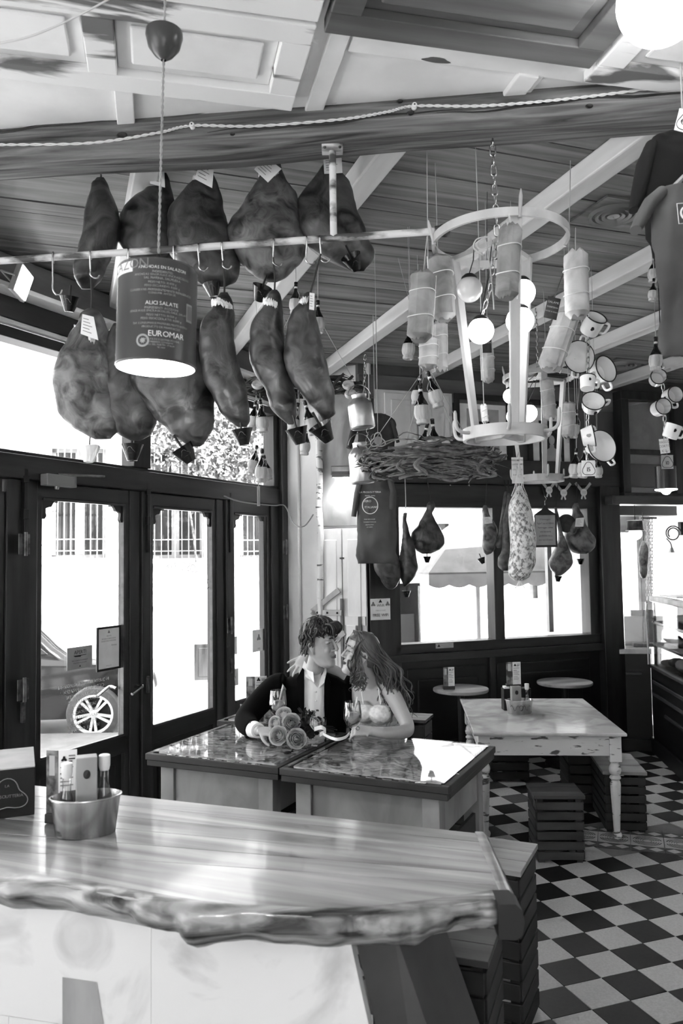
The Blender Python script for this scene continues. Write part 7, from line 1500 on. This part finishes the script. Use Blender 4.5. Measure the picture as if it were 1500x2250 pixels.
for s_ in (0, 1):   # lapels
    l_ = MB(); P = [(664, 1468, 4.62), (652, 1490, 4.615), (655, 1530, 4.61), (664, 1575, 4.62), (668, 1600, 4.64)] if s_ == 0 else [(716, 1478, 4.63), (726, 1500, 4.615), (724, 1540, 4.605), (716, 1580, 4.615), (714, 1600, 4.63)]
    Q = [(668, 1472, 4.61), (668, 1500, 4.6), (668, 1530, 4.6), (668, 1575, 4.61), (669, 1600, 4.63)] if s_ == 0 else [(714, 1484, 4.62), (712, 1510, 4.6), (712, 1540, 4.595), (713, 1580, 4.605), (713, 1600, 4.625)]
    l_.rings([[A_(*p), A_(*q), A_(*q)+V((0, .012, 0)), A_(*p)+V((0, .012, 0))] for p, q in zip(P, Q)]); l_.build('lapel', m_['suit'], man, smooth=True, ang=50)
sh = MB(); rg = []
for y, xl, xr, Y in ((1466, 672, 712, 4.66), (1482, 668, 716, 4.645), (1500, 666, 717, 4.632), (1530, 665, 717, 4.625), (1560, 665, 716, 4.625), (1600, 666, 716, 4.64)):
    ring = [A_(lerp(xl, xr, k/8), y+(0 if y > 1490 else 10*math.sin(PI*k/8)), Y-.02*math.sin(PI*k/8)+.004*math.sin(k*2.1+y*.2)) for k in range(9)]; ring += [p+V((0, .03, 0)) for p in ring[::-1]]; rg.append(ring)
sh.rings(rg); sh.build('shirt_front', m_['shirt'], man, smooth=True, ang=60)
for s_ in (0, 1):   # collar wings
    c_ = MB(); P = [(668, 1452, 4.67), (664, 1466, 4.635), (672, 1488, 4.60), (690, 1500, 4.585), (688, 1478, 4.60)] if s_ == 0 else [(716, 1462, 4.66), (717, 1478, 4.63), (712, 1500, 4.60), (699, 1512, 4.585), (703, 1492, 4.61)]
    ps = [A_(*p) for p in P]; c_.add(ps+[p+V((0, .008, 0)) for p in ps], [(0, 1, 2, 3, 4), (9, 8, 7, 6, 5)]+[(i, 5+i, 5+(i+1) % 5, (i+1) % 5) for i in range(5)]); c_.build('collar_wing', m_['shirt'], man)
sk = MB(); ps = [A_(*p) for p in ((676, 1466, 4.63), (708, 1470, 4.63), (703, 1496, 4.605), (696, 1510, 4.598), (686, 1496, 4.603))]; sk.add(ps+[p+V((0, .01, 0)) for p in ps], [(0, 1, 2, 3, 4), (9, 8, 7, 6, 5)]); sk.build('open_neck', m_['skin'], man)
for k in range(4): q = MB(); q.ball(A_(694, 1520+k*20, 4.603), (.005, .003, .005), 8, 6); q.build('button', m_['paper'], man)
cf = MB(); limb(cf, [A_(556, 1602, 4.40), A_(563, 1604, 4.36), A_(567, 1605, 4.335)], [.047, .042, .04], 18, 3); cf.build('cuff', m_['shirt'], man, smooth=True, ang=50)
for k in range(3): q = MB(); q.ball(A_(550+k*3, 1599, 4.388)+V((0, -.012, .03-.012*k)), .005, 8, 6); q.build('sleeve_button', m_['iron'], man)
tr = MB()
for sx in (-1, 1):
    limb(tr, [A_(690+sx*34, 1700, 4.87), A_(690+sx*48, 1720, 4.6), A_(690+sx*50, 1738, 4.41)], [.105, .1, .078]); kn = A_(690+sx*50, 1738, 4.41); limb(tr, [kn, kn+V((0, .08, -.22)), V((kn.x, kn.y+.12, .1))], [.075, .068, .06])
remesh(tr.build('trousers', m_['suit'], man, smooth=True), .012, 3)
# ---------------------------------------------------------------- the woman
wo = V((.28, 4.85, 0)); wom = thing('person', 'person with long wavy hair and white strappy dress holding a wine glass', 'person', wo)
W_ = lambda x, y, Y: at(x, y, Y)-wo
wh_ = at(789, 1443, 4.50); MW_ = hM(wh_, math.radians(198), math.radians(10), math.radians(-6))
b = MB(); head(b, Matrix.Translation(-wo) @ MW_, .9, True)
limb(b, [wh_-wo+V((.012, .012, -.045)), W_(806, 1478, 4.55), W_(816, 1498, 4.59), W_(824, 1515, 4.63)], [.047, .044, .05, .075], 20)
rows = []
for x, y, w, d, Y in ((820, 1498, .085, .06, 4.62), (824, 1510, .14, .078, 4.63), (828, 1535, .148, .095, 4.63), (832, 1565, .138, .105, 4.63), (838, 1600, .12, .09, 4.65), (845, 1640, .115, .085, 4.68), (850, 1690, .155, .11, 4.74)): rows.append((W_(x, y, Y), V((w*.92, -w*.4, 0)), V((d*.4, d*.92, 0))))
loft(b, rows)
b.ball(W_(800, 1562, 4.54), (.055, .055, .055), 14, 10); b.ball(W_(836, 1566, 4.5), (.055, .055, .055), 14, 10)
limb(b, [W_(846, 1506, 4.56), W_(858, 1520, 4.52), W_(880, 1562, 4.45), W_(896, 1600, 4.36), W_(880, 1609, 4.27), W_(845, 1610, 4.2), W_(812, 1606, 4.17)], [.045, .05, .043, .036, .036, .031, .023], 18)
limb(b, [W_(792, 1510, 4.70), W_(772, 1500, 4.80), W_(740, 1478, 4.84), W_(700, 1458, 4.82), W_(672, 1442, 4.76)], [.046, .043, .037, .032, .023], 18)
hand(b, W_(672, 1441, 4.755), V((-.42, -.55, -.66)), V((-.25, -.85, .45)), .92, (.16, .22, .26, .3), .55, 1, .15, V((-.8, -.3, -.25)))
hand(b, W_(812, 1605, 4.17), V((-.93, -.1, .05)), V((.1, -.55, .8)), .88, (.62, .75, .85, .9), .1, -1, .5, V((-.75, .3, .55)))
for sx in (-1, 1):
    limb(b, [W_(850+sx*30, 1690, 4.72), W_(838+sx*36, 1714, 4.5), W_(832+sx*36, 1735, 4.35)], [.085, .078, .055]); kn = W_(832+sx*36, 1735, 4.35); limb(b, [kn, kn+V((0, .06, -.2)), V((kn.x, kn.y+.1, .09))], [.053, .05, .032]); ft = V((kn.x, kn.y+.1, .06)); limb(b, [ft+V((0, .03, -.01)), ft+V((0, -.06, -.02)), ft+V((0, -.15, -.035))], [.03, .034, .022])
remesh(b.build('body', m_['skin_w'], wom, smooth=True), .0042, 5)
face(wom, MW_ @ Matrix.Scale(.9, 4), wo, True)
# dress with textured bodice and thin straps
dr = MB(); rows = []
for x, y, w, d, Y in ((827, 1553, .14, .105, 4.62), (830, 1566, .152, .118, 4.62), (836, 1598, .132, .104, 4.645), (844, 1640, .126, .096, 4.68), (850, 1690, .172, .125, 4.74), (846, 1730, .2, .2, 4.66)): rows.append((W_(x, y, Y), V((w*.92, -w*.4, 0)), V((d*.4, d*.92, 0))))
loft(dr, rows, 28); dr.ball(W_(800, 1566, 4.535), (.064, .062, .058), 16, 12); dr.ball(W_(836, 1569, 4.495), (.064, .062, .058), 16, 12)
remesh(dr.build('dress', m_['dress'], wom, smooth=True), .006, 2)
for P in (((836, 1548, 4.44), (832, 1520, 4.50), (831, 1500, 4.535), (836, 1492, 4.58)), ((798, 1548, 4.48), (795, 1525, 4.53), (793, 1508, 4.6))):
    q = MB(); q.tube([W_(*p) for p in smooth_pts([V(p) for p in P], 5)], .0032, 6); q.build('strap', m_['shirt'], wom, smooth=True)
# long hair: shell over the crown and many wavy locks
hw = MB(); rn = random.Random(5); Ml = Matrix.Translation(-wo) @ MW_ @ Matrix.Scale(.9, 4); hw.M = Ml; rg = []
for z, f, bk_, w in ((-.05, -.04, -.1, .06), (-.02, -.012, -.112, .08), (.02, .01, -.12, .088), (.05, .035, -.124, .09), (.08, .07, -.122, .088), (.11, .085, -.11, .08), (.135, .07, -.09, .066), (.152, .035, -.06, .046), (.16, .0, -.03, .02)):
    c = (f+bk_)/2; a_ = (f-bk_)/2; rg.append([V((c+a_*math.cos(2*PI*k/28), w*math.sin(2*PI*k/28), z)) for k in range(28)])
hw.rings(rg); hw.M = None; Mi = Ml
def wpt(x, y, Y): return W_(x, y, Y)
for i in range(400):
    u = rn.uniform(0, 1); side = rn.uniform(-1, 1)
    root = Mi @ V((rn.uniform(-.06, .06), side*.03, .155)); over = Mi @ V((xo := (rn.uniform(-.128, .045) if u < .8 else rn.uniform(.03, .07)), side*.094*math.sqrt(max(.05, 1-min(1, ((xo+.02)/.112)**2))) if u < .8 else side*.092, rn.uniform(.03, .09)))
    Yb_ = 4.46+.16*(1-(side+1)/2)+rn.uniform(-.03, .03); ex = rn.gauss(872, 15) if u < .82 else rn.gauss(788, 9); ey = rn.uniform(1520, 1592) if u < .82 else rn.uniform(1490, 1520)
    if u >= .82: Yb_ = 4.44+rn.uniform(-.02, .02)
    midx = lerp(830, ex, .45)+rn.gauss(0, 8) if u < .82 else rn.gauss(783, 7); q1 = wpt(midx if u < .82 else rn.gauss(780, 6), 1468 if u < .82 else 1462, Yb_); q2 = wpt(lerp(midx, ex, .6), lerp(1468, ey, .55), Yb_+.02); q3 = wpt(ex, ey, Yb_+.02)
    pts = smooth_pts([root, over, q1, q2, q3], 9); amp = rn.uniform(.006, .016); ph = rn.uniform(0, 6.28); n = len(pts)
    pts = [p+V((amp*math.sin(ph+k*.62), amp*.6*math.cos(ph+k*.62), 0))*min(1, max(0, (k-10)/14)) for k, p in enumerate(pts)]
    r = rn.uniform(.0028, .0062); hw.tube(pts, [r*(.8 if k < 4 else 1)*(1-.75*max(0, (k/n-.6)/.4)) for k in range(n)], 6)
hw.build('hair', m_['hair_brown'], wom, smooth=True)
q = MB(); q.tube([W_(786, 1603, 4.125)+V((.009*math.cos(a), 0, .009*math.sin(a)+.006)) for a in np.linspace(0, 2*PI, 13)[:-1]], .0018, 5, closed=True); q.build('ring', m_['steel'], wom)
# ================================================================ glasses and bouquet
MT['drink'] = glassmat('drink', .8, .05); D('citrus', .8, .92, rough=.4, scale=30); D('ice', .9, rough=.2)
def wineglass(label, x, ybase, Y, h_, lean=0):
    p = at(x, ybase, Y); p.z = OZ+.0005; s_ = h_/.23; t = thing('wine_glass', label, 'glass', p, 0, 'spritz glasses')
    b = MB(); b.lathe([(.036*s_, 0), (.036*s_, .002*s_), (.006*s_, .007*s_), (.0042*s_, .02*s_), (.0042*s_, .085*s_), (.008*s_, .098*s_), (.032*s_, .118*s_), (.044*s_, .145*s_), (.045*s_, .165*s_), (.0385*s_, .228*s_), (.0375*s_, .228*s_), (.0437*s_, .165*s_), (.0427*s_, .146*s_), (.03*s_, .12*s_), (.002, .104*s_)], 28, caps=False); b.build('glass_body', m_['thin_glass'], t, smooth=True)
    b = MB(); b.lathe([(.003, .106*s_), (.029*s_, .1215*s_), (.0415*s_, .146*s_), (.0425*s_, .162*s_), (.0405*s_, .176*s_), (.001, .1765*s_)], 24); b.build('drink', m_['drink'], t, smooth=True)
    b = MB(); b.M = Matrix.Translation((.004, -.022*s_, .155*s_)) @ Matrix.Rotation(PI/2-.25, 4, 'X'); b.lathe([(.001, -.002), (.028*s_, -.002), (.03*s_, 0), (.028*s_, .002), (.001, .002)], 22); b.build('citrus_slice', m_['citrus'], t, smooth=True, ang=40)
    for k in range(3): b = MB(); b.M = Matrix.Translation((.014*math.cos(k*2.1)*s_, .014*math.sin(k*2.1)*s_, .17*s_)) @ Matrix.Rotation(k+.4, 4, 'X'); b.box((-.011*s_,)*3, (.011*s_,)*3); b.build('ice_cube', m_['thin_glass'], t, bevel=.002)
    b = MB(); b.tube([(-.006, .0, .12*s_), (.026*s_, .0, .25*s_)], .0042*s_, 10); b.build('straw', m_['paper'], t, smooth=True)
wineglass('wine glass with straw and citrus standing behind the roses', 611, 1608, 4.42, .255)
wineglass('wine glass with straw and citrus held by the person in white', 775, 1622, 4.115, .24)
def rose_proto():
    t = thing('rose', 'x', 'rose', (0, 0, 0), 0, 'pale roses of the bouquet'); rn = random.Random(1)
    b = MB(); b.ball((0, 0, .012), (.008, .008, .02), 12, 8); b.build('heart', m_['rose_petal'], t, smooth=True)
    for ring, (R_, n, h_, op) in enumerate(((.0075, 3, .04, -.55), (.014, 3, .04, -.4), (.0205, 4, .038, -.25), (.0275, 5, .034, -.1), (.0345, 5, .029, .15), (.041, 6, .021, .5))):
        for k in range(n):
            a0 = 2*PI*k/n+ring*.9+rn.uniform(-.15, .15); w = 2*PI/n*.8; m_v = []; nu, nv = 8, 7
            for i in range(nv+1):
                f = i/nv
                for j in range(nu+1):
                    g2 = j/nu*2-1; a = a0+g2*w*(.55+.45*math.sin(PI*min(f+.25, 1)*.5)); r = R_*(.3+.7*math.sin(min(f*1.2, 1)*PI/2))+.0022*g2+op*.022*max(0, f-.6); z = -.014+(h_+.014)*f**.85-.004*f*g2*g2-max(0, op)*.02*max(0, f-.75)
                    m_v.append(V((r*math.cos(a), r*math.sin(a), z)))
            q = MB(); q.add(m_v, [(i*(nu+1)+j, i*(nu+1)+j+1, (i+1)*(nu+1)+j+1, (i+1)*(nu+1)+j) for i in range(nv) for j in range(nu)]); q.build('petal', m_['rose_petal'], t, smooth=True)
    b = MB(); b.lathe([(.004, -.03), (.012, -.02), (.014, -.01), (.006, -.004)], 12); b.build('calyx', m_['leaf_dark'], t, smooth=True)
    return t
D('rose_petal', .80, .9, rough=.6, scale=20); D('leaf_dark', .08, .18, rough=.5, scale=20)
rp_ = rose_proto(); fr1 = True
for x, y, Y, sc, dx_, lab in ((624, 1572, 4.27, .95, (-.1, -.7, .7), 'rose at the top of the bouquet towards the glass'), (640, 1589, 4.2, 1.1, (.05, -.9, .35), 'open rose in the middle of the bouquet'), (608, 1591, 4.24, .95, (-.5, -.75, .2), 'half hidden rose by the suited sleeve'), (613, 1617, 4.12, 1.1, (-.2, -.9, .3), 'large rose lowest on the shopfront side of the bouquet'), (651, 1623, 4.09, 1.15, (.1, -.95, .2), 'largest spiral rose at the bottom of the bouquet'), (688, 1592, 4.2, .9, (.8, -.5, .4), 'rose turned sideways near the ribbon')):
    q = V(dx_).to_track_quat('Z', 'Y').to_euler(); p = at(x, y, Y)
    if fr1: rp_.location = p; rp_.rotation_euler = q; rp_.scale = (sc,)*3; rp_['label'] = lab; fr1 = False
    else: dup(rp_, p, 0, lab, None, q, sc)
bq = thing('bouquet', 'dark leafy bouquet greenery tied with a white ribbon on the tables', 'bouquet', V((at(670, 1600, 4.25).x, 4.25, OZ))); bo = V(bq.location); rn = random.Random(8); b = MB()
for i in range(330):
    x, y = rn.gauss(670, 15), rn.gauss(1598, 15); Y = 4.25+rn.uniform(-.07, .09); p = at(x, y, Y)-bo
    if p.z < .004: p.z = .004+rn.uniform(0, .02)
    a = V((rn.uniform(-1, 1), rn.uniform(-1, 1), rn.uniform(-.4, 1))).normalized(); c = a.orthogonal().normalized(); l_ = rn.uniform(.02, .045); w = l_*.32
    b.add([p, p+a*l_*.5+c*w, p+a*l_, p+a*l_*.5-c*w], [(0, 1, 2, 3)])
b.build('greenery', m_['leaf_dark'], bq, kind='stuff')
for i in range(12):
    p0 = at(690, 1606, 4.25)-bo+V((0, 0, .01)); p1 = at(rn.uniform(728, 742), rn.uniform(1596, 1612), 4.3+rn.uniform(-.05, .05))-bo; p1.z = max(p1.z, .008); b = MB(); b.tube([p0, p0.lerp(p1, .5)+V((0, 0, .012)), p1], .0022, 5); b.build('stem', m_['leaf_dark'], bq)
pts = smooth_pts([at(x, y, Y)-bo for x, y, Y in ((700, 1607, 4.2), (716, 1618, 4.1), (738, 1626, 4.02), (758, 1622, 4.06), (768, 1612, 4.1))], 6); b = MB(); b.rings([[p+V((0, -.003, .011)), p+V((0, -.004, -.003)), p+V((0, .004, -.003)), p+V((0, .003, .011))] for p in [V((q.x, q.y, max(q.z, .004))) for q in pts]]); b.build('ribbon', m_['shirt'], bq, smooth=True)
pts = smooth_pts([at(x, y, Y)-bo for x, y, Y in ((690, 1604, 4.16), (706, 1600, 4.14), (716, 1608, 4.15), (702, 1616, 4.13))], 6); b = MB(); b.rings([[p+V((0, -.003, .014)), p+V((0, -.004, -.006)), p+V((0, .004, -.006)), p+V((0, .003, .014))] for p in [V((q.x, q.y, max(q.z, .008))) for q in pts]]); b.build('ribbon_bow', m_['shirt'], bq, smooth=True)
